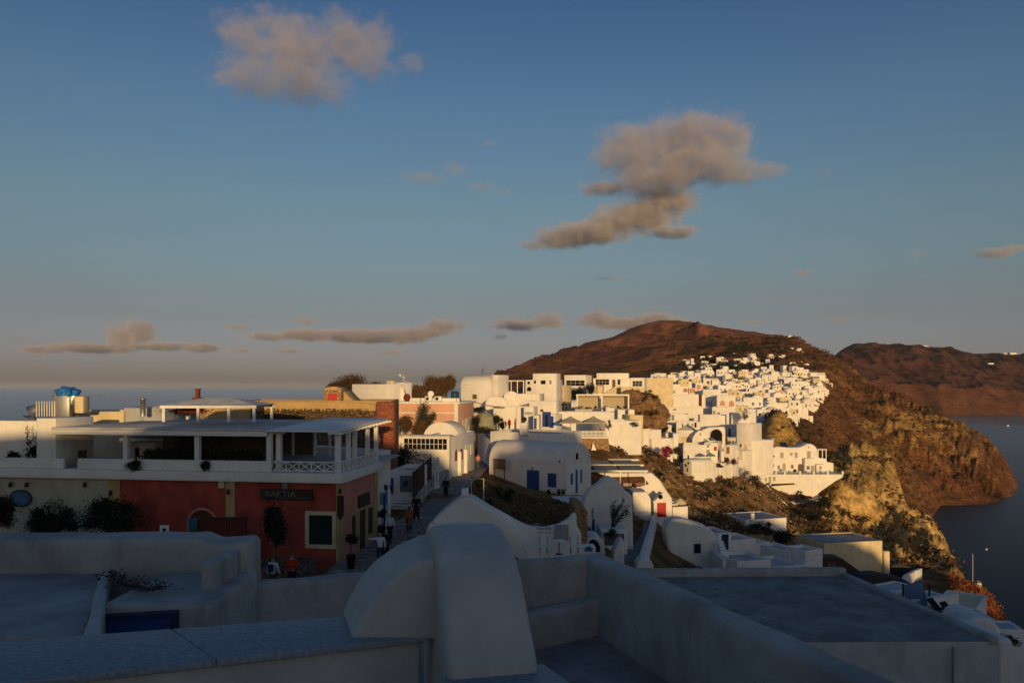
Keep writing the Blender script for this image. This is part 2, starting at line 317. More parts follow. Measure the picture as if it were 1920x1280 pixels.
def terrain_mat():
    m=bpy.data.materials.new('volcanic_ground'); nt=nodes(m); L=nt.links.new
    out=N(nt,'ShaderNodeOutputMaterial'); b=N(nt,'ShaderNodeBsdfPrincipled'); b.inputs['Roughness'].default_value=.97; b.inputs['Specular IOR Level'].default_value=.1
    at=N(nt,'ShaderNodeVertexColor',layer_name='soil'); g=N(nt,'ShaderNodeNewGeometry')
    def nz(s,d=8,r=.65,sc=None):
        n=N(nt,'ShaderNodeTexNoise'); n.inputs['Scale'].default_value=s; n.inputs['Detail'].default_value=d; n.inputs['Roughness'].default_value=r
        if sc:
            mp=N(nt,'ShaderNodeMapping'); mp.inputs['Scale'].default_value=sc; L(g.outputs['Position'],mp.inputs[0]); L(mp.outputs[0],n.inputs['Vector'])
        else: L(g.outputs['Position'],n.inputs['Vector'])
        return n.outputs['Fac']
    def mul(a,fac,lo,hi,f0=.35,f1=.65):
        r=N(nt,'ShaderNodeMapRange'); r.inputs[1].default_value=f0; r.inputs[2].default_value=f1; r.inputs[3].default_value=lo; r.inputs[4].default_value=hi; L(fac,r.inputs[0])
        v=N(nt,'ShaderNodeVectorMath',operation='SCALE'); L(a,v.inputs[0]); L(r.outputs[0],v.inputs['Scale']); return v.outputs[0]
    c=mul(at.outputs['Color'],nz(.35),.45,1.5)
    c=mul(c,nz(.02,10,.7),.6,1.35)
    c=mul(c,nz(.06,6,.7,(.25,.25,4.5)),.7,1.3)      # flat-lying strata
    c=mul(c,nz(2.5,4),.75,1.25)
    # dry scrub clumps
    v=N(nt,'ShaderNodeTexNoise'); v.inputs['Scale'].default_value=.16; v.inputs['Detail'].default_value=9; v.inputs['Roughness'].default_value=.75; L(g.outputs['Position'],v.inputs['Vector'])
    r=N(nt,'ShaderNodeMapRange'); r.inputs[1].default_value=.55; r.inputs[2].default_value=.6; r.inputs[4].default_value=.75; L(v.outputs['Fac'],r.inputs[0])
    mm=N(nt,'ShaderNodeMath',op='MULTIPLY'); L(r.outputs[0],mm.inputs[0]); L(at.outputs['Alpha'],mm.inputs[1])
    mx=N(nt,'ShaderNodeMix',data_type='RGBA'); L(mm.outputs[0],mx.inputs[0]); L(c,mx.inputs[6]); mx.inputs[7].default_value=(.045,.034,.014,1)
    L(mx.outputs[2],b.inputs['Base Color'])
    bp=N(nt,'ShaderNodeBump'); bp.inputs['Strength'].default_value=1; bp.inputs['Distance'].default_value=.9; L(nz(.5,10,.7),bp.inputs['Height'])
    L(bp.outputs[0],b.inputs['Normal']); L(b.outputs[0],out.inputs[0]); return m
TERM=terrain_mat()
def colour_field(px,X,Y,Z,wild,crag):
    rel=Z-CZ
    def c(r,g,b): return np.array([r,g,b])
    n=fbm(X/40,Y/40,5,51); n2=fbm(X/12,Y/12,4,61)
    col=np.zeros(X.shape+(3,)); col[:]=c(.20,.115,.05)
    def blend(m,k):
        nonlocal col
        m=np.clip(m,0,1)[...,None]; col=col*(1-m)+k*m
    blend(ss(250,500,Y),c(.19,.09,.04))
    blend(ss(1100,1900,Y),c(.31,.12,.062))
    blend(ss(.45,.6,n)*ss(1200,2000,Y)*.7,c(.13,.06,.032))
    # yellow tuff crags
    blend(crag*ss(.2,.42,n2+.12)*ss(1535,1570,px)*(1-ss(1760,1800,px)),c(.60,.40,.15))
    blend(ss(1400,1430,px)*(1-ss(1495,1510,px))*ss(240,262,Y)*(1-ss(300,320,Y)),c(.48,.30,.09))
    # cape: banded tuff in the upper part
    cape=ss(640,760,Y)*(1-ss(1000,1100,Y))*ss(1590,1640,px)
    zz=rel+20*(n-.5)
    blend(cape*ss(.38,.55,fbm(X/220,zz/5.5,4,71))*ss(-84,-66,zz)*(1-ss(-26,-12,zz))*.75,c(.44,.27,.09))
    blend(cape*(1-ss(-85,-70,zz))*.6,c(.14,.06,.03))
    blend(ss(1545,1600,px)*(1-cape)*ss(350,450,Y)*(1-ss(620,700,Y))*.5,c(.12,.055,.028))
    # red scoria slope at the right
    blend(ss(1770,1800,px)*(1-ss(136,150,Y))*ss(60,80,Y)*.95,c(.34,.075,.025))
    blend(ss(1130,1180,px)*(1-ss(1500,1540,px))*ss(95,110,Y)*(1-ss(170,225,Y))*.85,c(.42,.24,.10))
    e_=np.interp(Y,[260,300,400,550,700,850,1000],[1412,1425,1462,1512,1540,1552,1540])
    blend(ss(258,275,Y)*(1-ss(820,950,Y))*ss(1190,1260,px)*(1-ss(-6,4,px-e_))*ss(.38,.5,fbm(X/11,Y/11,3,77)),c(.62,.56,.47))
    scrub=np.clip(.25+wild*.75+0*px,0,1)*np.where(crag>.5,.25,1)
    scrub=np.where((px>1780)&(Y<150),.4,scrub)
    return np.concatenate([np.clip(col,0,1),scrub[...,None]],-1)
def build_terrain():
    ys=np.exp(np.linspace(math.log(12),math.log(3500),760)); xs=np.concatenate([np.arange(-900,850,16),np.arange(850,1950,3.2),np.arange(1950,2600,14)])
    PX,Y=np.meshgrid(xs,ys); X=(PX-CX)/F*Y
    px,Z,wild,crag=terrain_fields(X,Y)
    # people and houses stand on levelled ground in the near town
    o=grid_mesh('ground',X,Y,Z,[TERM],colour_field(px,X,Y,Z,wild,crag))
    tag(o,None,None,kind='structure')
    # castle hill behind and under the viewer
    th=np.linspace(0,2*math.pi,97)[:-1]; 
    xs=np.linspace(-140,150,146); y2=np.linspace(-120,12.3,68)
    X,Y=np.meshgrid(xs,y2)
    Z=ground_base(X*12.3/12.3,np.full_like(Y,12.0))
    right=ss(10,110,X)*40
    Z=CZ-9.4-ss(5,30,X)*6-right+0*Y+ (fbm(X/9,Y/9,5,5)-.5)*1.2*ss(0,10,-Y)+ss(-10,-24,Y)*(1-ss(-70,-110,Y))*8*(1-ss(15,60,np.abs(X)))
    Z=np.minimum(Z, np.where(Y>4,ground_base(X,np.maximum(Y,12.0))-.3,1e9))
    col=np.zeros(X.shape+(4,)); col[...,:3]=(.20,.12,.06); col[...,3]=.5
    o=grid_mesh('hill',X,Y,Z,[TERM],col); tag(o,None,None,kind='structure')
    # caldera wall across the bay
    xs=np.arange(1180,3300,4.0); t=np.linspace(0,1,150)
    PX,T=np.meshgrid(xs,t); Dw=2900+0*PX+120*(fbm(PX/90,PX*0,3,81)-.5)
    Y=Dw+T*1500
    sil=np.interp(xs,[1180,1400,1540,1560,1580,1600,1625,1650,1680,1720,1740,1770,1800,1850,1880,1920,2000,2200,2600,3300],[760,730,684,672,656,647,645,646,649,647,650,656,662,665,664,668,675,668,690,720])
    ztop=(HY-sil)/F*3900+CZ
    prof=np.interp(t,[0,.02,.09,.14,.3,.5,.66,1],[-.03,.0,.34,.37,.6,.85,1,.55])
    Z=prof[:,None]*ztop[None,:]
    X=(PX-CX)/F*Y
    gul=fbm(X/120,Y/700+T*1.3,6,91,True)-.5; g2=fbm(X/35,Y/160,5,95,True)-.5
    Z=Z+(gul*80+g2*34)*ss(0,.05,T)*(1-ss(.55,.68,T)*.85)
    Y=Y+gul*150*ss(0,.06,T)*(1-ss(.1,.5,T))
    n=fbm(X/150,Z/30,5,97)[...,None]
    col=np.zeros(X.shape+(4,)); col[...,:3]=np.array([.125,.05,.032])*(1-ss(.4,.6,n))+np.array([.105,.052,.036])*ss(.4,.6,n)
    low=ss(.45,.62,fbm(X/200,Z/40,4,99))*(1-ss(70,120,Z)); col[...,:3]=col[...,:3]*(1-low[...,None]*.7)+np.array([.17,.075,.04])*low[...,None]*.7
    col[...,3]=.35
    o=grid_mesh('caldera_cliff',X,Y,Z,[TERM],col); tag(o,None,None,kind='structure')
    # the sea
    mb=MB(); n=40; rr=[0,60,200,500,1200,3000,8000,20000,50000,85000]
    vs=[(0,0,0)]; fs=[]
    for r in rr[1:]:
        vs+=[(r*math.cos(2*math.pi*j/64),r*math.sin(2*math.pi*j/64),0) for j in range(64)]
    fs=[(0,1+j,1+(j+1)%64) for j in range(64)]
    for i in range(len(rr)-2):
        for j in range(64):
            a=1+i*64; fs.append((a+j,a+64+j,a+64+(j+1)%64,a+(j+1)%64))
    mb.add(vs,fs)
    m=bpy.data.materials.new('sea_water'); nt=nodes(m); L=nt.links.new
    out=N(nt,'ShaderNodeOutputMaterial'); b=N(nt,'ShaderNodeBsdfPrincipled'); b.inputs['Base Color'].default_value=(.004,.012,.024,1)
    b.inputs['Roughness'].default_value=.22; b.inputs['IOR'].default_value=1.33; b.inputs['Specular IOR Level'].default_value=0
    g=N(nt,'ShaderNodeNewGeometry'); n1=N(nt,'ShaderNodeTexNoise'); n1.inputs['Scale'].default_value=.18; n1.inputs['Detail'].default_value=6; L(g.outputs['Position'],n1.inputs['Vector'])
    bp=N(nt,'ShaderNodeBump'); bp.inputs['Strength'].default_value=.6; bp.inputs['Distance'].default_value=.6; L(n1.outputs['Fac'],bp.inputs['Height']); L(bp.outputs[0],b.inputs['Normal'])
    n2=N(nt,'ShaderNodeTexNoise'); n2.inputs['Scale'].default_value=.0015; n2.inputs['Detail'].default_value=4; L(g.outputs['Position'],n2.inputs['Vector'])
    r=N(nt,'ShaderNodeMapRange'); r.inputs[3].default_value=.12; r.inputs[4].default_value=.36; L(n2.outputs['Fac'],r.inputs[0]); L(r.outputs[0],b.inputs['Roughness'])
    gl=N(nt,'ShaderNodeBsdfGlossy'); L(r.outputs[0],gl.inputs['Roughness']); fn=N(nt,'ShaderNodeFresnel'); fn.inputs['IOR'].default_value=1.07; ms=N(nt,'ShaderNodeMixShader'); L(fn.outputs[0],ms.inputs[0]); L(b.outputs[0],ms.inputs[1]); L(gl.outputs[0],ms.inputs[2]); L(bp.outputs[0],gl.inputs['Normal'])
    L(ms.outputs[0],out.inputs[0])
    o=mb.build('sea',m); tag(o,None,None,kind='structure')
build_terrain()
# ------------------------------------------------------------ clouds: real volumes high in the air
def cloud(label, D, blobs, dens=1.0, depth=.5, seed=0, nsc=2.6, thick=.5):
    """blobs: (photo x, photo y, half width, half height) in photo pixels at distance D"""
    k=D/F
    x0=min(b[0]-b[2]*1.5 for b in blobs); x1=max(b[0]+b[2]*1.5 for b in blobs); y0=min(b[1]-b[3]*1.7 for b in blobs); y1=max(b[1]+b[3]*1.7 for b in blobs)
    c=P((x0+x1)/2,(y0+y1)/2,D); hx=(x1-x0)/2*k; hz=(y1-y0)/2*k
    ry=max(b[3] for b in blobs)*k*1.6+max(b[2] for b in blobs)*k*depth*.6; hy=ry*1.35
    mb=MB(); mb.box(-hx,hx,-hy,hy,-hz,hz)
    m=bpy.data.materials.new('cloud_vapour'); nt=nodes(m); L=nt.links.new
    out=N(nt,'ShaderNodeOutputMaterial'); v=N(nt,'ShaderNodeVolumePrincipled')
    v.inputs['Color'].default_value=(.92,.89,.95,1); v.inputs['Anisotropy'].default_value=.0
    tc=N(nt,'ShaderNodeTexCoord')
    nz0=N(nt,'ShaderNodeTexNoise'); s=1/(26*k)
    nz0.inputs['Scale'].default_value=s*nsc*.35; nz0.inputs['Detail'].default_value=5; nz0.inputs['Roughness'].default_value=.68
    mo=N(nt,'ShaderNodeVectorMath',operation='ADD'); mo.inputs[1].default_value=(seed*977.0,seed*313.0,0); L(tc.outputs['Object'],mo.inputs[0])
    mpn=N(nt,'ShaderNodeMapping'); mpn.inputs['Scale'].default_value=(1,1,1.25); L(mo.outputs[0],mpn.inputs[0]); L(mpn.outputs[0],nz0.inputs['Vector'])
    last=None
    for b in blobs:
        p=P(b[0],b[1],D)-c
        mp=N(nt,'ShaderNodeMapping',vector_type='TEXTURE'); mp.inputs['Location'].default_value=(p.x,0,p.z); mp.inputs['Scale'].default_value=(b[2]*k,max(b[3]*k*1.2,b[2]*k*depth),b[3]*k)
        L(tc.outputs['Object'],mp.inputs[0])
        ln=N(nt,'ShaderNodeVectorMath',operation='LENGTH'); L(mp.outputs[0],ln.inputs[0])
        if last is None: last=ln.outputs['Value']
        else:
            mn=N(nt,'ShaderNodeMath',op='SMOOTH_MIN'); L(last,mn.inputs[0]); L(ln.outputs['Value'],mn.inputs[1]); mn.inputs[2].default_value=.55; last=mn.outputs[0]
    # distance + noise -> density
    r=N(nt,'ShaderNodeMapRange',clamp=False); r.inputs[1].default_value=.3; r.inputs[2].default_value=.7; r.inputs[3].default_value=thick; r.inputs[4].default_value=-thick; L(nz0.outputs['Fac'],r.inputs[0])
    ad=N(nt,'ShaderNodeMath',op='ADD'); L(last,ad.inputs[0]); L(r.outputs[0],ad.inputs[1])
    r2=N(nt,'ShaderNodeMapRange',interpolation_type='SMOOTHSTEP'); r2.inputs[1].default_value=1.05; r2.inputs[2].default_value=.45; r2.inputs[3].default_value=0; r2.inputs[4].default_value=dens/(60*k); L(ad.outputs[0],r2.inputs[0])
    L(r2.outputs[0],v.inputs['Density']); L(v.outputs[0],out.inputs['Volume'])
    o=mb.build('cloud',m); o.location=c; o['kind']='structure'
    m.cycles.volume_step_rate=.35 if False else 1.0
    return o
cloud('',6200,[(440,52,52,20),(520,44,57,16),(470,84,57,23),(560,94,90,42),(650,76,71,38),(700,69,42,29),(690,119,57,23),(770,119,32,13),(470,149,76,25),(560,154,104,25)],.6,1.3,1,2.1,.66)
cloud('',6600,[(1185,262,66,26),(1290,258,110,28),(1372,264,44,30),(1150,292,50,20),(1200,300,80,28),(1290,310,110,32),(1220,340,90,22),(1370,326,70,18),(1440,320,34,14)],1.05,1.2,2,2.0,.5)
cloud('',7000,[(1130,352,48,12),(1250,378,62,26),(1200,402,78,30),(1150,418,62,22),(1100,438,84,21),(1045,450,54,16),(1005,458,30,12),(1260,436,62,10)],2.4,1.0,22,2.2,.5)
cloud('',9000,[(790,335,50,9),(850,318,26,13),(905,350,34,8),(945,360,26,7),(915,268,16,7)],.6,.8,3,2.2,.6)
cloud('',12000,[(70,655,45,9),(160,652,78,10),(230,632,34,26),(265,622,29,29),(210,612,16,10),(300,650,67,9),(370,652,52,10)],3,.8,4,2.8,.58)
cloud('',13000,[(500,630,45,9),(580,628,67,12),(680,630,90,14),(760,630,67,14),(835,610,43,14),(800,622,56,12)],3,.8,5,2.8,.58)
cloud('',13000,[(575,603,31,8),(445,612,27,7)],1.8,.8,6,2.5,.5)
cloud('',17000,[(970,608,56,12),(1030,602,38,17),(940,632,16,7)],2.6,.8,7,2.8,.58)
cloud('',12500,[(1120,600,38,19),(1170,606,56,14),(1230,598,52,14),(1280,604,29,8)],3,.8,8,2.8,.55)
cloud('',13000,[(455,656,27,7),(540,657,38,5),(730,660,29,5)],1.6,.8,9,2.5,.5)
cloud('',9500,[(1868,474,44,11),(1905,464,30,8)],1.8,.8,10,2.2,.45)
cloud('',9500,[(1505,511,22,9)],1.6,.8,11,2.2,.45)
cloud('',9500,[(1722,476,18,10)],.7,.8,12,2.5,.5)
cloud('',12000,[(1415,604,29,5),(1570,600,38,5)],1,.8,13,2.5,.5)
cloud('',9500,[(1150,522,34,6)],.5,.8,14,2.5,.5)
cloud('',9500,[(1546,321,20,8)],.5,.8,15,2.5,.5)
# ------------------------------------------------------------ houses
class Frame:
    """upright rectangle standing at the foot of a facade: x along it, y into the house, z up"""
    def __init__(s, xL, yB, DL, xR, DR):
        s.O=P(xL,yB,DL); r=P(xR,yB,DR); s.W=math.hypot(r.x-s.O.x,r.y-s.O.y); s.rz=math.atan2(r.y-s.O.y,r.x-s.O.x)
        s.M=Matrix.Translation(s.O)@Matrix.Rotation(s.rz,4,'Z'); s.I=s.M.inverted()
    def hit(s, px, py, axis=1, off=0.0):
        c=s.I@Vector((0,0,CZ)); d=(s.I@P(px,py,1.0))-c
        t=(off-c[axis])/d[axis]; return c+t*d
def opening(parent, kind, x0,x1,z0,z1, pane, face='f', W=0, frame=None, proud=.05, arch=False, bars=0, sill=False, name=None, t=.07, shutters=None):
    """window or door child: frame ring round a pane set back in it; face f = front plane y=0, r = right side x=W, l = left side x=0"""
    def mapm(mb):
        if face=='r': mb.v=[(W-y if False else W+(-y), x, z) for x,y,z in mb.v]
        elif face=='l': mb.v=[(y, x, z) for x,y,z in mb.v]
        return mb
    name = name or {'w':'window','d':'door','a':'archway'}[kind]
    w=x1-x0; h=z1-z0
    def outline(x0,x1,z0,z1):
        if not arch: return [(x0,z0),(x1,z0),(x1,z1),(x0,z1)]
        r=(x1-x0)/2; zc=max(z1-r,z0); rr=z1-zc
        return [(x0,z0),(x1,z0)]+[((x0+x1)/2+r*math.cos(a),zc+rr*math.sin(a)) for a in [math.pi*k/12 for k in range(13)]]
    mb=MB(); mb.prism(outline(x0,x1,z0,z1),-.02,.03,'y')
    o=mapm(mb).build(name, pane, parent)
    if frame is not None:
        fb=MB(); A=outline(x0-t,x1+t,z0-(t if kind=='w' else 0),z1+t); B=outline(x0,x1,z0,z1); n=len(A)
        vs=[(p[0],-proud,p[1]) for p in A]+[(p[0],-proud,p[1]) for p in B]+[(p[0],.02,p[1]) for p in A]+[(p[0],.02,p[1]) for p in B]
        fs=[]
        for i in range(n):
            j=(i+1)%n; fs+= [(i,j,n+j,n+i),(2*n+i,2*n+j,j,i),(n+i,n+j,3*n+j,3*n+i)]
        fb.add(vs,fs)
        if bars:
            for k in range(1,bars+1):
                xx=x0+w*k/(bars+1); fb.box(xx-.025,xx+.025,-proud+.01,-.02,z0,z1)
            if kind=='w': zz=(z0+z1)/2; fb.box(x0,x1,-proud+.012,-.022,zz-.02,zz+.02)
        mapm(fb).build('frame', frame, o)
    if sill:
        sb=MB(); sb.box(x0-.12,x1+.12,-.12,.02,z0-.12,z0-.03); mapm(sb).build('sill', frame or WHITE, o)
    if shutters:
        for s_ in (-1,1):
            sb=MB(); xa=(x0-t-w*.5) if s_<0 else (x1+t); sb.box(xa,xa+w*.5,-.07,-.02,z0,z1)
            for k in range(int(h/.12)): sb.box(xa+.03,xa+w*.5-.03,-.085,-.07,z0+.05+k*.12,z0+.11+k*.12)
            mapm(sb).build('shutter', shutters, o)
    return o
def shell(W, dep, H, roof='flat', par=.35, pt=.22, rh=None, rmat=GREYR, wmat=WHITE, parent=None, bevel=.06, z0=-2.5, roofcol=True):
    """walls + roof as children of parent"""
    mb=MB()
    if roof=='flat':
        # solid body with a rim round the sunken roof
        mb.v=[]; o=[(0,0),(W,0),(W,dep),(0,dep)]; i=[(pt,pt),(W-pt,pt),(W-pt,dep-pt),(pt,dep-pt)]
        vs=[(x,y,z0) for x,y in o]+[(x,y,H) for x,y in o]+[(x,y,H) for x,y in i]+[(x,y,H-par-.05) for x,y in i]
        fs=[]
        for k in range(4):
            j=(k+1)%4; fs+=[(k,j,4+j,4+k),(4+k,4+j,8+j,8+k),(8+k,8+j,12+j,12+k)]
        mb.add(vs,fs); w=mb.build('wall', wmat, parent, bevel=bevel)
        rb=MB(); rb.box(pt-.02,W-pt+.02,pt-.02,dep-pt+.02,H-par-.15,H-par); rb.build('roof', rmat, parent)
    else:
        mb.box(0,W,0,dep,z0,H); w=mb.build('wall', wmat, parent, bevel=bevel*.5)
        rb=MB()
        if roof=='vy':      # barrel running away from the facade
            rh=rh or W/2; n=18
            pr=[(W/2-W/2*math.cos(math.pi*k/n), H-.02+rh*math.sin(math.pi*k/n)) for k in range(n+1)]
            rb.prism(pr[::-1],.004,dep-.004,'y')
        elif roof=='vx':    # barrel running along the facade
            rh=rh or dep/2; n=18
            pr=[(dep/2-dep/2*math.cos(math.pi*k/n), H-.02+rh*math.sin(math.pi*k/n)) for k in range(n+1)]
            rb.prism(pr[::-1],.004,W-.004,'x')
        elif roof=='dome':
            rad=min(W,dep)/2*.94; rh=rh or rad*.8
            rb.lathe([(rad,H-.02)]+[(rad*math.cos(a),H+rh*math.sin(a)) for a in [math.pi/2*k/9 for k in range(1,9)]]+[(.02,H+rh)],W/2,dep/2,28,sx=W/2*.94/rad,sy=dep/2*.94/rad)
        elif roof=='gable':
            rh=rh or W*.3; rb.prism([(-.1,H),(W/2,H+rh),(W+.1,H)][::-1],-.1,dep+.1,'y')
        elif roof=='slab':
            rb.box(-.15,W+.15,-.15,dep+.15,H-.01,H+.18)
        r=rb.build('roof', rmat, parent, bevel=.04 if roof not in('dome',) else 0)
        if roof in ('vy','vx'):
            r.data.polygons.foreach_set('use_smooth',[abs(p.normal.y if roof=='vy' else p.normal.x)<.7 for p in r.data.polygons])
    return w
def house(label, xL,yT,yB,DL,xR,DR,dep, roof='flat', ops=(), name='house', cat='house', group=None, **kw):
    """a house whose facade runs from photo column xL (distance DL) to xR (DR), roof line at row yT and foot at row yB (left corner)"""
    fr=Frame(xL,yB,DL,xR,DR); H=(yB-yT)/F*DL
    t=thing(name,label,cat,fr.O,fr.rz,group)
    shell(fr.W,dep,H,roof,parent=t,**kw)
    for op in ops:
        kind,x0,y0,x1,y1,pane=op[:6]; k=dict(op[6]) if len(op)>6 else {}
        face=k.pop('face','f')
        if face=='f': a=fr.hit(x0,y1,1); b=fr.hit(x1,y0,1); u0,u1=a.x,b.x
        elif face=='r': a=fr.hit(x0,y1,0,fr.W); b=fr.hit(x1,y0,0,fr.W); u0,u1=sorted((a.y,b.y))
        else: a=fr.hit(x0,y1,0,0); b=fr.hit(x1,y0,0,0); u0,u1=sorted((a.y,b.y))
        c=fr.hit((x0+x1)/2,y1,1 if face=='f' else 0,0 if face!='r' else fr.W); d=fr.hit((x0+x1)/2,y0,1 if face=='f' else 0,0 if face!='r' else fr.W)
        if u1-u0<.2: u1=u0+.2
        opening(t,kind,u0,u1,min(c.z,d.z),max(c.z,d.z),pane,face,fr.W,**k)
    return t,fr,H
def part(parent, name, mats, fn, bevel=0, **kw):
    mb=MB(); fn(mb); o=mb.build(name, mats, parent, bevel=bevel); 
    for k,v in kw.items(): o[k]=v
    return o
def text_mesh(name, s, size, m, parent, loc, rot=(math.pi/2,0,0), font=None, ext=.01, align='CENTER', squash=1.0):
    cu=bpy.data.curves.new(name,'FONT'); cu.body=s; cu.size=size; cu.extrude=ext; cu.align_x=align; cu.align_y='CENTER'
    o=bpy.data.objects.new(name,cu); COL.objects.link(o)
    dg=bpy.context.evaluated_depsgraph_get(); me=bpy.data.meshes.new_from_object(o.evaluated_get(dg)); COL.objects.unlink(o); bpy.data.objects.remove(o)
    me.materials.clear(); me.materials.append(m)
    o=bpy.data.objects.new(name,me); link(o,parent); o.location=loc; o.rotation_euler=rot; o.scale=(squash,1,1); return o
# ------------------------------------------------------------ plants
def leafm(name,c):
    m=mat(name,c,.8,.3,3,0,10,col2=tuple(v*.45 for v in c)); return m
LEAF=leafm('olive_leaf',(.055,.065,.028)); LEAFD=leafm('dark_leaf',(.022,.030,.014)); LEAFB=leafm('autumn_brown_leaf',(.13,.075,.03)); LEAFG=leafm('fresh_leaf',(.09,.115,.03))
FLOW=leafm('magenta_flower',(.35,.02,.07)); FLOWR=leafm('red_flower',(.5,.05,.04)); BARK=mat('bark',(.10,.075,.055),.95,.25,4,.6,14); BARKP=mat('pale_bark',(.24,.19,.15),.95,.25,4,.4,14); DRY=leafm('dry_grass_blade',(.20,.13,.055))
def crown_mesh(rng, rx, ry, rz, n, leaf, blobs=9, cz=0, spread=.62, low=-.55):
    """many small leaves gathered in uneven clumps"""
    mb=MB(); cs=[]
    for i in range(blobs):
        a=rng.uniform(0,2*math.pi); q=rng.uniform(.15,1)**.6; z=rng.uniform(low,.9)
        s=math.sqrt(max(.08,1-z*z)); cs.append((Vector((rx*spread*q*s*math.cos(a),ry*spread*q*s*math.sin(a),cz+rz*spread*z)), rng.uniform(.2,.5)))
    for i in range(n):
        c,r=rng.choice(cs); 
        d=Vector((rng.gauss(0,.52),rng.gauss(0,.52),rng.gauss(0,.52)))
        if d.length>1.5: d*=.5
        p=c+Vector((d.x*rx*r,d.y*ry*r,d.z*rz*r))
        u=Vector((rng.gauss(0,1),rng.gauss(0,1),rng.gauss(0,1))).normalized(); v=u.orthogonal().normalized(); s=leaf*rng.uniform(.6,1.4)
        mb.add([p-u*s*.5-v*s*.2,p+u*s*.1-v*s*.32,p+u*s*.6,p+u*s*.1+v*s*.32],[(0,1,2,3)])
    return mb,cs
def tree(label, loc, rx, rz, h, leafmat=LEAF, n=2600, leaf=.16, name='tree', cat='tree', seed=1, bark=BARK, blobs=11, ry=None, group=None, trunk=True, tr=.12, low=-.5, spread=.62):
    """h: height of crown centre over the foot"""
    rng=random.Random(seed); t=thing(name,label,cat,loc,rng.uniform(0,6),group)
    mb,cs=crown_mesh(rng,rx,ry or rx,rz,n,leaf,blobs,h,spread,low)
    mb.build('crown',leafmat,t)
    if trunk:
        tb=MB(); fork=Vector((rng.uniform(-.1,.1)*rx,rng.uniform(-.1,.1)*rx,h-rz*.75 if h>rz else h*.4)); tb.tube([(0,0,-.3),fork*.5+Vector((.05,0,0)),fork],[tr,tr*.8,tr*.65],n=7)
        for c,_ in cs:
            m=(fork+c)/2+Vector((rng.uniform(-.1,.1),rng.uniform(-.1,.1),.08))*rx; tb.tube([fork,m,c],[tr*.5,tr*.3,tr*.12],n=5)
        tb.build('trunk',bark,t)
    return t
def bare_tree(label, loc, h, w, seed, bark=BARKP, group=None, name='bare_tree'):
    rng=random.Random(seed); t=thing(name,label,'tree',loc,0,group); tb=MB()
    def grow(p,d,l,r,k):
        q=p+d*l; tb.tube([p,(p+q)/2+Vector((rng.uniform(-.05,.05),0,0))*l,q],[r,r*.8,r*.6],n=4)
        if k==0: return
        for i in range(3 if k>1 else 4):
            dd=(d+Vector((rng.gauss(0,.42),rng.gauss(0,.42),rng.uniform(-.05,.35)))).normalized(); grow(q,dd,l*rng.uniform(.55,.8),r*.55,k-1)
    for i in range(5):
        grow(Vector((rng.uniform(-w*.3,w*.3),rng.uniform(-.3,.3),-.2)),Vector((rng.uniform(-.35,.35),rng.uniform(-.2,.2),1)).normalized(),h*.4,.05,3)
    tb.build('branches',bark,t); return t
def shrub(label, loc, r, hz, leafmat=LEAFD, n=900, leaf=.09, seed=1, name='shrub', cat='shrub', group=None, blobs=7):
    rng=random.Random(seed); t=thing(name,label,cat,loc,0,group)
    mb,cs=crown_mesh(rng,r,r,hz,n,leaf,blobs,hz*.8,.6,-.8); mb.build('foliage',leafmat,t)
    tb=MB()
    for c,_ in cs[:5]: tb.tube([(0,0,-.1),(c.x*.4,c.y*.4,c.z*.5),tuple(c)],[.03,.02,.01],n=4)
    tb.build('stem',BARK,t); return t
def pot(parent, r, h, m, z=0, name='pot'):
    return part(parent,name,m,lambda b:b.lathe([(.01,z),(r*.7,z),(r,z+h*.9),(r*1.08,z+h*.9),(r*1.08,z+h),(r*.85,z+h),(r*.85,z+h*.85),(.01,z+h*.85)],0,0,16))
# ============================================================ FOREGROUND ROOFS (all in the castle's shade)
def _unused_poly_wall(mb, pts, z0, z1, th):
    """wall along pts (world x,y), thickness th to the left"""
    for a,b in zip(pts[:-1],pts[1:]):
        d=Vector((b[0]-a[0],b[1]-a[1])).normalized(); n=Vector((-d.y,d.x))*th
        mb.prism([(a[0],a[1]),(b[0],b[1]),(b[0]+n.x,b[1]+n.y),(a[0]+n.x,a[1]+n.y)],z0,z1,'z')
def W(px,py,d):
    """world point on the level plane d metres under the eye"""
    D=d*F/(py-HY); return Vector(((px-CX)/F*D,D,CZ-d))
# --- terrace with L-shaped parapet (the near roof)
t=thing('roof_terrace','walled white roof terrace in the foreground with a long parapet slanting lower right','roof terrace',(0,10,CZ-4.3))
O=Vector((0,10,CZ-4.3))
def loc(v): return (v[0]-O.x,v[1]-O.y)
c0=W(410,1090,3.0); c1=W(1125,1033,3.0); c2=W(1960,1391,3.0)
def back(mb):
    a=loc(c0); b=loc(c1); d=(Vector(b)-Vector(a)).normalized(); n=Vector((d.y,-d.x))*.30
    mb.prism([a,(a[0]+n.x,a[1]+n.y),(b[0]+n.x,b[1]+n.y),b],-1.5,1.3,'z')
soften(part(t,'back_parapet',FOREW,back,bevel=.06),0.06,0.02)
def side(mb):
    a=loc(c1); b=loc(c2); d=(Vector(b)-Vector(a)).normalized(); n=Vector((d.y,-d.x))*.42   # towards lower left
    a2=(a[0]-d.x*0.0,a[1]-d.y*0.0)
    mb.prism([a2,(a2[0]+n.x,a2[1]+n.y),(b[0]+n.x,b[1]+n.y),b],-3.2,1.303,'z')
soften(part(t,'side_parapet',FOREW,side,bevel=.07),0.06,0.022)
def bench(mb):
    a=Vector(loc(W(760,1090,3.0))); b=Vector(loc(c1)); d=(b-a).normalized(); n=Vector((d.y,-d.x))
    p=a+n*.28; q=b+n*.28-d*.15; mb.prism([tuple(p),tuple(p+n*.32),tuple(q+n*.32),tuple(q)],-.3,.62,'z')
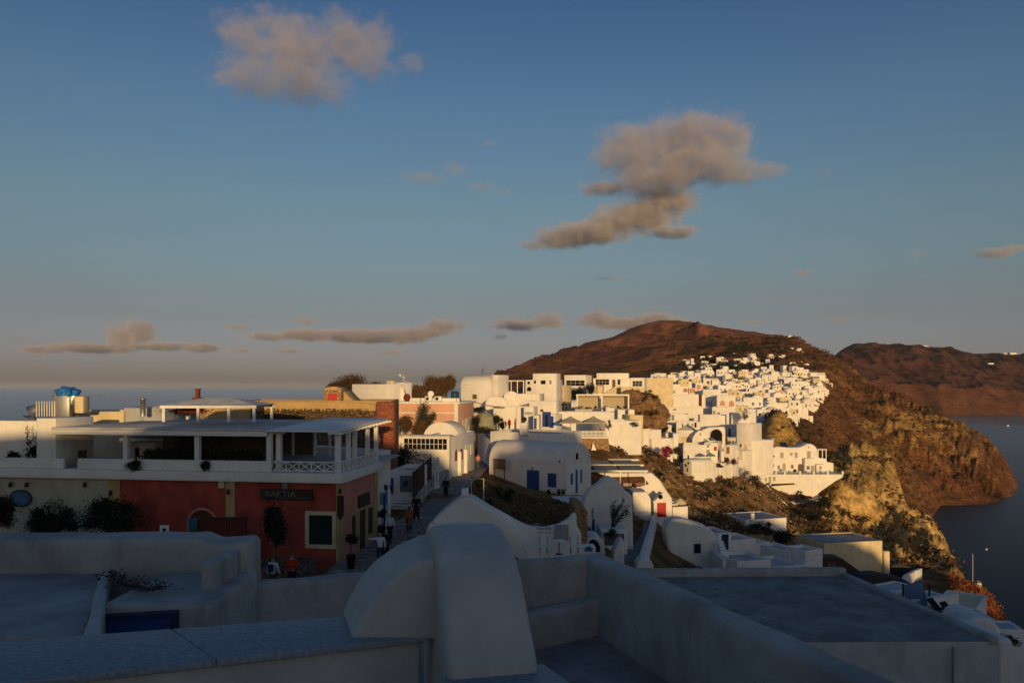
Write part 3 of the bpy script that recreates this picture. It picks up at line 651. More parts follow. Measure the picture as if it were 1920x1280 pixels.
soften(part(t,'ledge',FOREW,bench,bevel=.05),0.05,0.015)
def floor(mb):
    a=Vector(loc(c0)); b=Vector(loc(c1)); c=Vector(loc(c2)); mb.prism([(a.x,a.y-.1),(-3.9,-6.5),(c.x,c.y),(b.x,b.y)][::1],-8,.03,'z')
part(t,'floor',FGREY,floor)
# litter on the terrace floor
for k,(x,y) in enumerate([(1083,1175),(1098,1183),(1108,1187),(1102,1190)]):
    p=W(x,y,4.27-.0); s=thing('pebble',['dark pebble by the terrace corner, leftmost of four','dark pebble second from the left by the terrace corner','rightmost dark pebble by the terrace corner','dark pebble nearest the viewer by the terrace corner'][k],'pebble',p)
    rng=random.Random(k); mb=MB(); mb.lathe([(.005,-.005),(.03,0),(.035,.015),(.02,.03),(.005,.034)],0,0,7,sx=1.5,sy=rng.uniform(.6,1)); mb.build('stone',DARK,s)
# --- marble-topped ledge wall at the lower left + curved fins
t=thing('parapet_wall','low cream wall topped with blue-grey marble slabs along the lower left edge','wall',(-2,4.8,CZ-1.6)); O=Vector((-2,4.8,CZ-1.6))
a=W(-420,1232,1.6); b=W(700,1150,1.6); bf=W(797,1192,1.6); af=W(-420,1328,1.6)
def slab(i):
    def f(mb):
        u0,u1=[(0,.62),(.622,1)][i]
        g=lambda A,B,u:(A[0]+(B[0]-A[0])*u-O.x, A[1]+(B[1]-A[1])*u-O.y)
        mb.prism([g(af,bf,u0),g(af,bf,u1),g(a,b,u1),g(a,b,u0)],-.045,0,'z')
    return f
part(t,'marble_slab',MARBLE,slab(0),bevel=.006); part(t,'marble_slab',MARBLE,slab(1),bevel=.006)
def lw(mb):
    d=(bf-af).normalized(); n=Vector((-d.y,d.x,0))
    A=af-O+n*.05; B=bf-O+n*.05-d*.02; C_=b-O-n*.03; D_=a-O-n*.03
    mb.prism([(A.x,A.y),(B.x,B.y),(C_.x,C_.y),(D_.x,D_.y)],-6,-.047,'z')
part(t,'wall',FINW,lw,bevel=.02)
# --- curved fin: quarter arch facing the viewer, and the long fin coming forward
t=thing('curved_buttress','big rounded white buttress with an arched shoulder in the centre foreground','buttress',(-.3,5.2,CZ-1.6)); O=Vector((-.3,5.2,CZ-1.6))
D1=5.08
def arch(mb):
    # outline in the plane y=D1, from photo columns/rows
    fr0=[(655,1200),(668,1180),(695,1140),(725,1100),(755,1072),(785,1052),(850,1046),(850,1200)]
    bk0=[(640,1168),(650,1128),(672,1085),(702,1050),(742,1021),(790,1000),(860,988),(860,1168)]
    D2_=5.62; k=len(fr0)
    A=[((x-CX)/F*D1-O.x,D1-O.y,-(y-HY)/F*D1+1.6) for x,y in fr0]; B=[((x-CX)/F*D2_-O.x,D2_-O.y,-(y-HY)/F*D2_+1.6) for x,y in bk0]
    A[0]=(A[0][0],A[0][1],-.02); A[-1]=(A[-1][0],A[-1][1],-.02); B[0]=(B[0][0],B[0][1],-.02); B[-1]=(B[-1][0],B[-1][1],-.02)
    mb.add(A+B,[((i+1)%k,i,k+i,k+(i+1)%k) for i in range(k)]+[list(range(k)),[k+i for i in range(k)][::-1]])
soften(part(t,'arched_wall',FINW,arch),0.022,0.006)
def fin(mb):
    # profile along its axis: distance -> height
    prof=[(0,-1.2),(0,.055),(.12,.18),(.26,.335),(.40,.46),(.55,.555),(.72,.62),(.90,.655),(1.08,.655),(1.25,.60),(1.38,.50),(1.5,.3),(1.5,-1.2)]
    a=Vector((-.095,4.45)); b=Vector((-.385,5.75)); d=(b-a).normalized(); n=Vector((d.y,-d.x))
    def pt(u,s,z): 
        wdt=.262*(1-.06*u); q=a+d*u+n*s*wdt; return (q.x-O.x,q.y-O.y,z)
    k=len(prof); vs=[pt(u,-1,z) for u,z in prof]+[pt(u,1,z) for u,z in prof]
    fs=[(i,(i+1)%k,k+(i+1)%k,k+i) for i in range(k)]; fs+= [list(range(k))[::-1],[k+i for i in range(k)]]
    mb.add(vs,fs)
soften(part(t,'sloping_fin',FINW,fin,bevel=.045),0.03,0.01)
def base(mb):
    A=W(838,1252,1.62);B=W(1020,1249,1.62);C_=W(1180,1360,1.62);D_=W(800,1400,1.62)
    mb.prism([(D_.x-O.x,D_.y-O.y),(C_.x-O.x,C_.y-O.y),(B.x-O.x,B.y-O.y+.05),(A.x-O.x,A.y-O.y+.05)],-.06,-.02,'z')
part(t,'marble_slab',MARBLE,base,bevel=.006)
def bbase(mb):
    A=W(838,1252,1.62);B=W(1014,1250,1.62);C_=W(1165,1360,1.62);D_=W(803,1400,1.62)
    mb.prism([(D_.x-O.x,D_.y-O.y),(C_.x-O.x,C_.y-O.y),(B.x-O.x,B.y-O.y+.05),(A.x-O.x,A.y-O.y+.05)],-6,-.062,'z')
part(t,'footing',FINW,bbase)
# --- roofs of the house at lower left: back wall, sunken porch roof with the blue hatch, flat roof
t=thing('house','shaded white house at the lower left with a porch and blue door top','house',(-6,12,CZ-9)); O=Vector((-6,12,CZ-9))
def q(px,py,D): v=P(px,py,D); return v-O
def backw(mb):
    D=11.95
    pts=[(-500,1000),(0,997),(180,996),(368,995),(380,999),(388,1006),(425,1004),(464,1001),(466,1090),(466,1230),(-500,1230)]
    mb.prism([(q(x,y,D).x,q(x,y,12.55).z) for x,y in pts][::-1],11.95-O.y,12.6-O.y,'y')
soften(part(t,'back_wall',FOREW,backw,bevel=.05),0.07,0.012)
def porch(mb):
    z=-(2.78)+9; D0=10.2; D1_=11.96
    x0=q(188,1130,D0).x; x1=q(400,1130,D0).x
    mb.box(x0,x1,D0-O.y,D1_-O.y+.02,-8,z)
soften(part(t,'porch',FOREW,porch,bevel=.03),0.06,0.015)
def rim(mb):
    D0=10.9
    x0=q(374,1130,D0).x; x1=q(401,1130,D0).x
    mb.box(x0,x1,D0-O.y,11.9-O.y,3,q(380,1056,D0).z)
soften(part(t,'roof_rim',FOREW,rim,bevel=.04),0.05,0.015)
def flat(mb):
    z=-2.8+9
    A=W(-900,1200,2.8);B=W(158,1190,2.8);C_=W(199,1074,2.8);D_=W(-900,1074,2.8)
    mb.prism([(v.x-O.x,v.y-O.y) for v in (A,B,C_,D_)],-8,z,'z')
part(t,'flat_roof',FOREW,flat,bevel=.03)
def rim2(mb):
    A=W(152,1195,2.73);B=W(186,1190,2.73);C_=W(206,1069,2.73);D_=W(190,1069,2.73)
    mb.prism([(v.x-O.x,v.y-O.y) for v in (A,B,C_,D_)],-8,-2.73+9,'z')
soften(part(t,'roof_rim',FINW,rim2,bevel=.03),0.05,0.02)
D0=10.15
A=q(196,1232,D0); B=q(326,1232,D0)
dr=part(t,'door',BLUE,lambda mb: mb.prism([(q(200,1152,D0).x,q(200,1152,D0).z),(q(326,1146,D0).x,q(326,1146,D0).z),(q(326,1300,D0).x,q(326,1300,D0).z),(q(200,1300,D0).x,q(200,1300,D0).z)][::-1],D0-O.y-.0,D0-O.y+.12,'y'))
def dframe(mb):
    for (xa,ya,xb,yb,xc,yc,xd,yd) in [(189,1152,333,1144,333,1151,189,1159),(189,1159,197,1158,197,1300,189,1300),(325,1152,333,1151,333,1300,325,1300)]:
        mb.prism([(q(x,y,D0).x,q(x,y,D0).z) for x,y in ((xa,ya),(xb,yb),(xc,yc),(xd,yd))][::-1],D0-O.y-.08,D0-O.y+.05,'y')
part(dr,'door_frame',mat('dark_blue_paint',(.015,.03,.09),.6),dframe)
part(t,'stub_wall',FOREW,lambda mb: mb.prism([(q(x,y,11.6).x,q(x,y,11.6).z) for x,y in ((404,1092),(462,1086),(462,1400),(404,1400))][::-1],11.6-O.y,11.94-O.y,'y'),bevel=.05)
# dried purple bougainvillea branch lying on the porch roof
t=thing('fallen_branch','dead purple branch with dry leaves lying on the white porch roof','branch',W(255,1105,2.76))
pp=[W(x,y,2.74)-W(255,1105,2.76) for x,y in ((212,1085),(222,1095),(240,1101),(262,1103),(280,1108),(302,1106))]
rng=random.Random(3)
def br(mb):
    mb.tube([p+Vector((0,0,.03)) for p in pp],.022,n=6)
    for i in range(26):
        p=pp[rng.choice([0,0,1,1,2,4,4,5,5])]+Vector((rng.gauss(0,.05),rng.gauss(0,.05),.03)); mb.tube([p,p+Vector((rng.gauss(0,.1),rng.gauss(0,.1),rng.uniform(.02,.12)))],.006,n=4)
part(t,'stem',mat('purple_bark',(.05,.03,.07),.8),br)
def lv(mb):
    for i in range(160):
        p=pp[rng.choice([0,0,1,1,2,3,4,4,5])]+Vector((rng.gauss(0,.09),rng.gauss(0,.09),rng.uniform(.0,.12))); u=Vector((rng.gauss(0,1),rng.gauss(0,1),rng.gauss(0,1))).normalized()*.03; v=u.orthogonal().normalized()*.015
        mb.add([p-u,p+v,p+u,p-v],[(0,1,2,3)])
part(t,'dry_leaves',LEAFB,lv)
# --- big flat roof at the right
z=8.0; A=W(1262,1080,z);B=W(1580,1077,z);C_=W(1872,1203,z);E=W(1440,1210,z)
t=thing('house','large flat-roofed white house at the lower right with a bare grey roof','house',(E.x,E.y,CZ-12)); O=Vector((E.x,E.y,CZ-12))
g=lambda v:(v.x-O.x,v.y-O.y)
Ee=Vector((2.0,E.y+.25,0)); Aa=Vector((2.0,A.y,0))
part(t,'wall',FINW,lambda mb: mb.prism([g(Ee),g(C_),g(B),g(Aa)],-14,4,'z'),bevel=.05)
def rim3(mb):
    def seg(a,b,w,h=.22):
        d=(b-a); d.z=0; d.normalize(); n=Vector((-d.y,d.x,0))*w
        mb.prism([g(a),g(b),g(b+n),g(a+n)],3.9,4+h,'z')
    seg(Vector((*B.xy,0)),Vector((*Aa.xy,0)),.35,.34); seg(Vector((*C_.xy,0)),Vector((*B.xy,0)),.28,.16)
part(t,'roof_rim',FOREW,rim3,bevel=.05)
part(t,'roof',FGREY,lambda mb: mb.prism([g(Ee+Vector((0,.02,0))),g(C_+Vector((-.05,.05,0))),g(B),g(Aa)],3.98,4.03,'z'))
part(t,'drain_pipe',FGREY,lambda mb: mb.tube([(P(1785,1215,C_.y-.12).x-O.x,C_.y-.17-O.y,3.9),(P(1785,1215,C_.y-.12).x-O.x,C_.y-.17-O.y,-6)],.04))
t2=thing('hose','thin black hose lying along the far rim of the grey roof','hose',P(1300,1078,34)); 
part(t2,'tube',DMET,lambda mb: mb.tube([P(x,y,A.y-.1)-P(1300,1078,34)+Vector((0,0,.32+.03)) for x,y in ((1268,1078),(1282,1076),(1296,1079),(1308,1077),(1316,1080))],.03))
# ============================================================ RED CORNER BUILDING WITH ROOF RESTAURANT
# corner column at photo (632), right facade along the street, front facade almost square to the viewer
DL,DR=44.2,42.0
fr=Frame(-420,1035,47.2,634,DR)
fr=Frame(-420,HY+ (1060-HY)*42/47.2,47.2,634,DR)   # foot at one level
t=thing('restaurant_building','long two-storey corner building with red and cream ground floor and a covered roof restaurant','building',fr.O,fr.rz)
Wd=fr.W; H1=fr.hit(632,905).z; H2=fr.hit(632,884).z
def X(px,py=950): return fr.hit(px,py).x
def Zf(py,px=632): return fr.hit(px,py).z
xc1=X(226); xc0=X(204); xs1=X(424); xs2=X(441); xk=X(632)
DEP=11.4
def sec(name,m,x0,x1,y0=0,lab=None):
    o=part(t,name,m,lambda mb: mb.box(x0,x1,y0,.45,-3,H1)); 
    if lab: o['label']=lab
    return o
sec('wall',mat('grey_cream_plaster',(.50,.46,.34),.9,.12,.8,.2,6,stain=.5),0,xc0,lab='cream plaster front wall'); sec('pilaster',OCHRE,xc0,xc1,-.06)
sec('wall',RED,xc1,xs1,lab='red plaster front wall'); sec('pilaster',OCHRE,xs1,xs2,-.06); 
xw0=X(605-5)
part(t,'wall',RED,lambda mb: mb.box(xs2,Wd-.02,0,.45,-3,H1),label='red plaster front wall by the corner')
part(t,'corner_pilaster',OCHRE,lambda mb: mb.box(X(631,950),Wd+.04,-.07,.62,-3,H1+.01))
# right facade along the street
SD=fr.hit(706,950,0,Wd).y
part(t,'side_wall',SALMON,lambda mb: mb.box(Wd-.45,Wd-.01,.46,SD-.45,-3,H1))
part(t,'pilaster',OCHRE,lambda mb: mb.box(Wd-.45,Wd+.05,SD-.44,SD+.1,-3,H1))
# cornice slab and terrace floor
part(t,'cornice',WHITE,lambda mb:(mb.box(-.2,Wd+.35,-.35,SD+.2,H1+.003,H1+.5)),bevel=.03)
part(t,'terrace_floor',OLDW,lambda mb: mb.box(0,Wd,0,DEP,H1+.45,H1+.52))
FZ=H1+.52
part(t,'back_wall',CREAM,lambda mb: mb.box(0,Wd-6,DEP,DEP+.3,-3,FZ+1.0))
# solid parapet left of the balustrade
def par(mb):
    top=Zf(862,300)
    mb.box(0,X(120,890),-.05,.2,FZ,top); mb.box(X(146,890),X(505,890),-.05,.2,FZ,top+.02)
part(t,'parapet',WHITE,par,bevel=.03)
# balustrade with crossed bars
def balus(name,axis,a,b,off,n,z0,z1):
    def f(mb):
        def bar(u0,z0_,u1,z1_,w=.035):
            if axis=='x': mb.tube([(u0,off,z0_),(u1,off,z1_)],w,n=4)
            else: mb.tube([(off,u0,z0_),(off,u1,z1_)],w,n=4)
        bar(a,z1,b,z1,.05); bar(a,z0+.08,b,z0+.08,.045)
        for k in range(n):
            u0=a+(b-a)*k/n; u1=a+(b-a)*(k+1)/n
            bar(u0,z0+.08,u1,z1); bar(u0,z1,u1,z0+.08); bar(u1,z0,u1,z1,.04)
            bar((u0+u1)/2,z0+.08,(u0+u1)/2,z1,.022) if False else None
    return part(t,name,WPAINT,f)
zt=Zf(866,570); xb0=X(513,890); xb1=X(632,890)
balus('balustrade','x',xb0,xb1,0,5,FZ,zt)
ZR=zt
balus('balustrade','y',.1,fr.hit(706,850,0,Wd).y,Wd,9,FZ,zt)
# posts and roof of the big pergola
RZ=Zf(806,300)
RB=DEP-.4
posts=[(X(235),0),(X(369),0),(X(504),0),(X(518),0.25),(X(637,850)-.15,.05)]
for px_,py_ in posts:
    part(t,'post',WPAINT,lambda mb,px_=px_,py_=py_: (mb.box(px_-.13,px_+.13,py_-.02,py_+.24,FZ,RZ+.02),mb.box(px_-.3,px_+.3,py_+.0,py_+.22,RZ-.16,RZ-.02)))
for k,px_ in enumerate([654,666,690,706]):
    y_=fr.hit(px_,850,0,Wd-.1).y
    part(t,'post',WPAINT,lambda mb,y_=y_: mb.box(Wd-.24,Wd-.02,y_-.1,y_+.1,FZ,RZ))
for px_ in (550,590,618):
    v=fr.hit(px_,840,1,RB-1.0); part(t,'post',WPAINT,lambda mb,v=v: mb.box(v.x-.07,v.x+.07,RB-1.1,RB-.96,FZ,RZ))
def rf(mb):
    x0=X(104,800); x1=X(505,800); mb.box(x0,x1,-.35,RB+.3,RZ,RZ+.13)
part(t,'roof',OLDW,rf,bevel=.02)
def beam(mb):
    mb.box(X(104,800),X(505,800),-.3,-.05,RZ-.28,RZ-.003)
part(t,'roof_beam',WPAINT,beam,bevel=.02)
def rf2(mb):
    x0=X(507,800); z=RZ+.03
    vs=[(x0,-.5,z-.05),(Wd+.25,-.5,z-.05),(Wd+.25,fr.hit(722,782,0,Wd).y,z+.28),(x0,fr.hit(722,782,0,Wd).y,z+.28)]
    vs=vs+[(a,b,c+.1) for a,b,c in vs]; mb.add(vs,[(3,2,1,0),(4,5,6,7),(0,1,5,4),(1,2,6,5),(2,3,7,6),(3,0,4,7)])
part(t,'awning_roof',WPAINT,rf2,bevel=.02)
def fascia(mb):
    y1=fr.hit(722,790,0,Wd).y
    for k in range(14):
        yy=-.4+(y1+.4)*k/13; mb.box(Wd-.4,Wd+.42,yy-.05,yy+.05,RZ-.12+.02*k,RZ-.02+.02*k)
for k in range(14):
    y1=fr.hit(722,790,0,Wd).y; yy=-.4+(y1+.4)*k/13; part(t,'rafter',WPAINT,lambda mb,yy=yy,k=k: mb.box(Wd-.4,Wd+.42,yy-.05,yy+.05,RZ-.12+.02*k,RZ-.02+.02*k))
# back and inner walls of the restaurant
part(t,'inner_wall',mat('brown_stucco',(.20,.16,.11),.9),lambda mb: mb.box(X(130,850),X(440,850)*1.0,RB-.3,RB-.1,FZ,RZ))
part(t,'end_wall',WHITE,lambda mb: (mb.box(X(68,860),X(104,860),.0,3.2,FZ,Zf(784,90)),),bevel=.04)
part(t,'end_wall',WHITE,lambda mb: mb.box(0,X(68,860),.9,1.15,FZ,Zf(790,30)),bevel=.04)
for i in range(3):
    px0=[395,448,480][i]
    v=fr.hit(px0,820,1,RB-.35); part(t,'inner_window',GLASS,lambda mb,v=v: mb.box(v.x,v.x+1.1,RB-.34,RB-.302,FZ+1.1,RZ-.35))
part(t,'bar_counter',OLDW,lambda mb: mb.box(X(142,860),X(200,860),4.5,5.3,FZ,FZ+1.15),bevel=.02)
# furniture on the roof terrace
def table_set(lab,px_,dy,group='tables under the roof pergola'):
    v=fr.M@Vector((fr.hit(px_,860,1,dy).x,dy,FZ))
    tt=thing('dining_table',lab,'table',v,fr.rz+.1,group)
    part(tt,'tabletop',WOODD,lambda mb: mb.box(-.5,.5,-.4,.4,.71,.75)); 
    for a in (-.42,.42):
        for b_ in (-.32,.32): part(tt,'leg',WOODD,lambda mb,a=a,b_=b_: mb.box(a-.03,a+.03,b_-.03,b_+.03,0,.71))
    return v
CH=None
def chair_at(lab,v,rz,group):
    tt=thing('chair',lab,'chair',v,rz,group)
    part(tt,'seat',WOODD,lambda mb: mb.box(-.22,.22,-.22,.22,.43,.47)); part(tt,'backrest',WOODD,lambda mb: mb.box(-.22,.22,.2,.24,.47,.95))
    for a in (-.2,.2):
        for b_ in (-.2,.2): part(tt,'leg',WOODD,lambda mb,a=a,b_=b_: mb.box(a-.02,a+.02,b_-.02,b_+.02,0,.43))
    return tt
lw_=['left end of','left of centre in','centre of','right of centre in','right end of']
ch0=None
for k,px_ in enumerate([290,330,400,440,470]):
    v=table_set('dark table, the one at the %s the row behind the pergola posts'%lw_[k].replace(' in',' of').replace(' of of',' of'),px_,3.2+.2*(k%2))
    for s in (-1,1):
        lab='dark chair %s the table at the %s the pergola row'%('left of' if s<0 else 'right of',lw_[k])
        p=v+Vector((s*.85,.05,0))
        if ch0 is None: ch0=chair_at(lab,p,s*-1.57,'dark chairs under the roof pergola')
        else:
            c=copy_tree(ch0); c.location=p; c.rotation_euler=(0,0,s*-1.57); c['label']=lab
# dark planter hedge along the terrace
v=fr.M@Vector((X(360,860),1.1,FZ)); tt=thing('planter_hedge','long low dark hedge in a planter along the roof terrace parapet','hedge',v,fr.rz)
wid=(X(475,860)-X(250,860))/2
part(tt,'planter',WOODD,lambda mb: mb.box(-wid,wid,-.2,.2,0,.55))
rng=random.Random(8); mb=MB()
for i in range(2600):
    p=Vector((rng.uniform(-wid,wid),rng.uniform(-.28,.28),rng.uniform(.45,1.0)+.12*math.sin(i*.01))); u=Vector((rng.gauss(0,1),rng.gauss(0,1),rng.gauss(0,1))).normalized()*.07; q_=u.orthogonal().normalized()*.035
    mb.add([p-u,p+q_,p+u,p-q_],[(0,1,2,3)])
mb.build('foliage',LEAFD,tt)
# round shrubs on the cornice
for k,px_ in enumerate([260,387]):
    v=fr.M@Vector((X(px_,875),-.22,H1+.5))
    sh=shrub(['round dark shrub on the white ledge, the wider one at the left','round dark shrub on the white ledge, the smaller one at the right'][k],v,.62 if k==0 else .5,.36,LEAFD,1500,.07,k+3,group=None)
# dark chair at the gap
c=copy_tree(ch0); v=fr.M@Vector((X(133,870),.9,FZ)); c.location=v; c.rotation_euler=(0,0,.4); c['label']='dark chair standing in the gap of the white parapet at the left'; 
# ground floor openings: square window, doorway with arch, small sign plates
o=opening(t,'w',X(580,1020),X(624,1020),Zf(1020,600),Zf(965,600),mat('green_black_glass',(.02,.03,.03),.15,spec=.6),frame=CREAM,proud=.1,t=.2)
o=opening(t,'a',X(355,1000),X(405,1000),Zf(1060,380),Zf(955,380),BROWNP,frame=SALMON,proud=.07,t=.12,arch=True)
part(t,'notice_case',mat('blue_notice_glass',(.06,.14,.25),.3),lambda mb: mb.box(X(356,985),X(373,985),-.18,-.11,Zf(992,365),Zf(970,365)))
part(t,'meter_box',CREAM,lambda mb: mb.box(X(412,905),X(422,905),-.14,0.0,Zf(914,417),Zf(902,417)),label='small pale meter box high on the red wall')
# wall lamps
for px_,py_ in ((24,908),(54,908),(163,908),(211,923),(431,921),(640,920)):
    l=part(t,'wall_lamp',DMET,lambda mb,px_=px_,py_=py_: (mb.box(X(px_,py_)-.03,X(px_,py_)+.03,-.22,-.0,Zf(py_-3,px_),Zf(py_-3,px_)+.05),mb.lathe([(.03,Zf(py_,px_)-.12),(.1,Zf(py_,px_)-.1),(.07,Zf(py_,px_)+.12),(.01,Zf(py_,px_)+.16)],X(px_,py_),-.2,8)))
# signs
sb=part(t,'sign_board',WOODD,lambda mb: mb.box(X(491,925),X(588,925),-.16,-.04,Zf(936,540),Zf(916,540)),label='dark wooden sign board with dull gold letters')
SIGNL=mat('sign_gold_paint',(.20,.18,.13),.6)
cx=(X(491,925)+X(588,925))/2
text_mesh('lettering','RAKTIA',.42,SIGNL,sb,(X(528,925),-.175,(Zf(925,530))),squash=1.2)
part(sb,'under_rule',SIGNL,lambda mb: mb.box(X(520,932),X(580,932),-.17,-.16,Zf(932.5,550),Zf(931.8,550)))
part(sb,'crest',mat('grey_crest',(.25,.27,.32),.6),lambda mb: mb.lathe([(.01,0),(.16,0),(.18,.2),(.1,.38),(.01,.46)],cx-.1,-.13,10,sy=.3) or setattr(mb,'v',[(x,y,z+Zf(916,536)) for x,y,z in mb.v]))
ov=part(t,'oval_sign',mat('blue_sign_paint',(.07,.15,.25),.6),lambda mb: mb.prism([(X(41,930)+.68*math.cos(a),Zf(933,41)+.47*math.sin(a)) for a in [2*math.pi*k/32 for k in range(32)]][::-1],-.12,-.03,'y'),label='blue oval sign on the cream wall')
part(ov,'sign_rim',mat('dark_blue_rim_paint',(.015,.03,.07),.5),lambda mb: mb.tube([(X(41,930)+.66*math.cos(a),-.13,Zf(933,41)+.45*math.sin(a)) for a in [2*math.pi*k/32 for k in range(33)]],.035,n=4))
for k in range(3):
    part(ov,'lettering',mat('pale_sign_letters',(.13,.22,.30),.6),lambda mb,k=k: [mb.box(X(41,930)-.35+j*.1,X(41,930)-.35+j*.1+.05,-.135,-.12,Zf(933,41)+.12-.14*k,Zf(933,41)+.12-.14*k+.06+.02*((j*7+k)%3)) for j in range(7)])
sh=part(t,'shield_sign',WOODD,lambda mb: mb.prism([(X(633,940)+.05,Zf(965,640)),(X(640,940),Zf(974,640)),(X(646,940),Zf(965,640)),(X(646,940),Zf(928,640)),(X(633,940)+.05,Zf(928,640))][::-1],-.2,-.09,'y'),label='dark pointed wooden menu board on the corner pilaster')
# street side windows and doors
for (xa,xb,ya,yb,nm) in ((657,666,965,1018,'door'),(672,684,955,1036,'door'),(688,698,950,1000,'window')):
    a=fr.hit(xa,1000,0,Wd).y; b_=fr.hit(xb,1000,0,Wd).y; m_=(a+b_)/2; xm=(xa+xb)/2
    z1_=fr.hit(xm,ya,0,Wd).z; z0_=max(.05,fr.hit(xm,yb,0,Wd).z)
    opening(t,'w' if nm=='window' else 'd',a,b_,z0_,z1_,WOODD,face='r',W=Wd,frame=OCHRE,proud=.08,t=.18)
v=fr.hit(681,940,0,Wd)
part(t,'side_sign',WOODD,lambda mb: mb.box(Wd+.02,Wd+.12,v.y-.9,v.y+.9,v.z-.25,v.z+.45),label='dark sign over the street doors')
# red low shed/gate and stone planter in front of the red wall
g0=P(402,1060,40.2); tt=thing('gate','dark red wooden double gate in front of the red wall','gate',g0,0)
part(tt,'leaf',mat('dark_red_wood',(.12,.02,.015),.7),lambda mb: mb.box(-.05,.78,-.04,.04,-.4,2.35)); part(tt,'leaf',mat('dark_red_wood',(.12,.02,.015),.7),lambda mb: mb.box(.82,1.62,-.04,.04,-.4,2.35)); part(tt,'rail',WOODD,lambda mb: mb.box(-.1,1.66,-.08,.06,2.35,2.45))
g0=P(308,992,41.5); tt=thing('no_parking_sign','small white square sign with a dark round mark above the roof edge','sign',g0,0)
part(tt,'plate',WPAINT,lambda mb: mb.box(-.24,.24,0,.02,-.3,.22)); part(tt,'mark',DARK,lambda mb: mb.prism([(.11*math.cos(a),-.02+.09*math.sin(a)) for a in [2*math.pi*k/16 for k in range(16)]][::-1],-.012,-.002,'y')); part(tt,'post',DMET,lambda mb: mb.tube([(0,.04,-2.5),(0,.04,.2)],.02))
pl=P(515,1078,38.5)
tt=thing('stone_planter','low curved rubble stone planter at the foot of the red wall','planter',Vector((pl.x,38.6,CZ-9.6)),0)
part(tt,'rim',DRUB,lambda mb: mb.lathe([(1.35,-1),(1.4,.75),(1.15,.78),(1.12,.5),(.02,.5)],0,1.4,24,sx=1.15)); 
for (px_,py_,hh,rx,lab,sd_) in ((100,1000,2.6,1.25,'dark bushy young olive tree by the cream wall',1),(205,1000,2.7,1.5,'dark spreading olive tree between the cream and red walls',2),(-8,1010,2.9,.95,'dark tree cut by the left edge of the photo',3)):
    D=41.3; p=P(px_,1000,D); p.z=CZ-9.5; tree(lab,p,rx,.95,hh-.1,LEAFD,5200,.10,blobs=20,spread=.85,seed=sd_,cat='tree',name='olive_tree')
p=P(515,1000,39.6); p.z=CZ-9.2; tree('thin dark conical tree in the stone planter against the red wall',p,.85,1.5,2.2,LEAFD,3000,.11,seed=9,name='young_tree',spread=.55)
# roof plants at the far left
for k,(px_,hh) in enumerate(((14,1.5),(56,1.9))):
    v=fr.M@Vector((X(px_,880),.35,FZ)); s=shrub(['leafy climbing plant in a box at the left end of the roof ledge','tall thin climbing plant against the white roof wall'][k],v,.5,.5 if k==0 else .75,LEAFD,700,.11,seed=21+k,name='potted_plant',cat='plant')
    part(s,'planter',OLDW,lambda mb: mb.box(-.45,.45,-.2,.2,-.05,.35))
    if k==1: 
        tb=MB(); rng=random.Random(5)
        for i in range(4):
            pts=[Vector((rng.uniform(-.2,.2),0,.5)),Vector((rng.uniform(-.4,.4),0,1.3)),Vector((rng.uniform(-.7,.7),-.05,2.0+rng.uniform(-.2,.35)))]; tb.tube(pts,[.02,.015,.008],n=4)
            for j in range(60):
                u=rng.random(); c=pts[1].lerp(pts[2],u)+Vector((rng.gauss(0,.06),rng.gauss(0,.06),rng.gauss(0,.06))); q_=Vector((rng.gauss(0,1),rng.gauss(0,1),rng.gauss(0,1))).normalized()*.06; r_=q_.orthogonal().normalized()*.03
                tb.add([c-q_,c+r_,c+q_,c-r_],[(0,1,2,3)])
        tb.build('tendrils',LEAFD,s)
# narrow white end tower on the street side, beyond the restaurant
house('narrow white-washed side building wedged behind the restaurant corner on the street',708,845,990,52.6,733,53.6,7,roof='flat',ops=[('w',712,922,725,945,TEAL,dict(frame=None))],bevel=.05)
tt=thing('blue_door_post','tall blue shutter post on the white side building','shutter',P(721,985,52.3)); part(tt,'board',BLUE,lambda mb: mb.box(-.08,.08,-.05,.05,-.2,2.1)); part(tt,'lamp',DMET,lambda mb: mb.lathe([(.02,2.3),(.1,2.35),(.12,2.6),(.02,2.75)],.1,-.1,8))
# kit on the roof: ducts, blue bag, chimney pipe, little gazebo
base_=fr.M@Vector((X(115,780),5.6,RZ+.13))
zs=base_.z; D=base_.y
house('cream parapet block on the rear roof between the ducts and the gazebo',100,771,800,52,232,52,4,roof='flat',wmat=CREAM,name='roof_block',cat='roof block')
house('grey plaster block on the rear roof left of the gazebo',232,764,800,52.3,306,52.3,4,roof='flat',wmat=GREYR,name='roof_block',cat='roof block')
o_=P(110,777,50); tt=thing('ventilation_duct','bent galvanised kitchen duct on the roof with an elbow','duct',o_,0)
def duct(mb):
    g=lambda px_,py_:P(px_,py_,50)-o_
    mb.tube([g(56,782),g(60,771),g(70,769),g(92,769)],.42,n=12); mb.tube([g(92,774),g(112,774),g(130,776),g(138,770),g(140,758),g(140,742)],.36,n=12)
part(tt,'duct_pipe',METAL,duct,bevel=0); part(tt,'riser',METAL,lambda mb: mb.box(-.1,.95,-.5,.5,-.2,1.35),bevel=.03); part(tt,'fan_box',CREAM,lambda mb: mb.box(1.2,1.75,-.4,.4,.1,1.15),bevel=.05)
part(tt,'grille',OLDW,lambda mb:[mb.box(-1.1+.16*k,-1.02+.16*k,-.55,-.5,-.1,.85) for k in range(8)])
o_=P(125,736,50); tt=thing('blue_tarpaulin','crumpled bright blue tarpaulin tied over the duct mouth','tarpaulin',o_,0)
bm=bmesh.new(); bmesh.ops.create_icosphere(bm,subdivisions=4,radius=1)
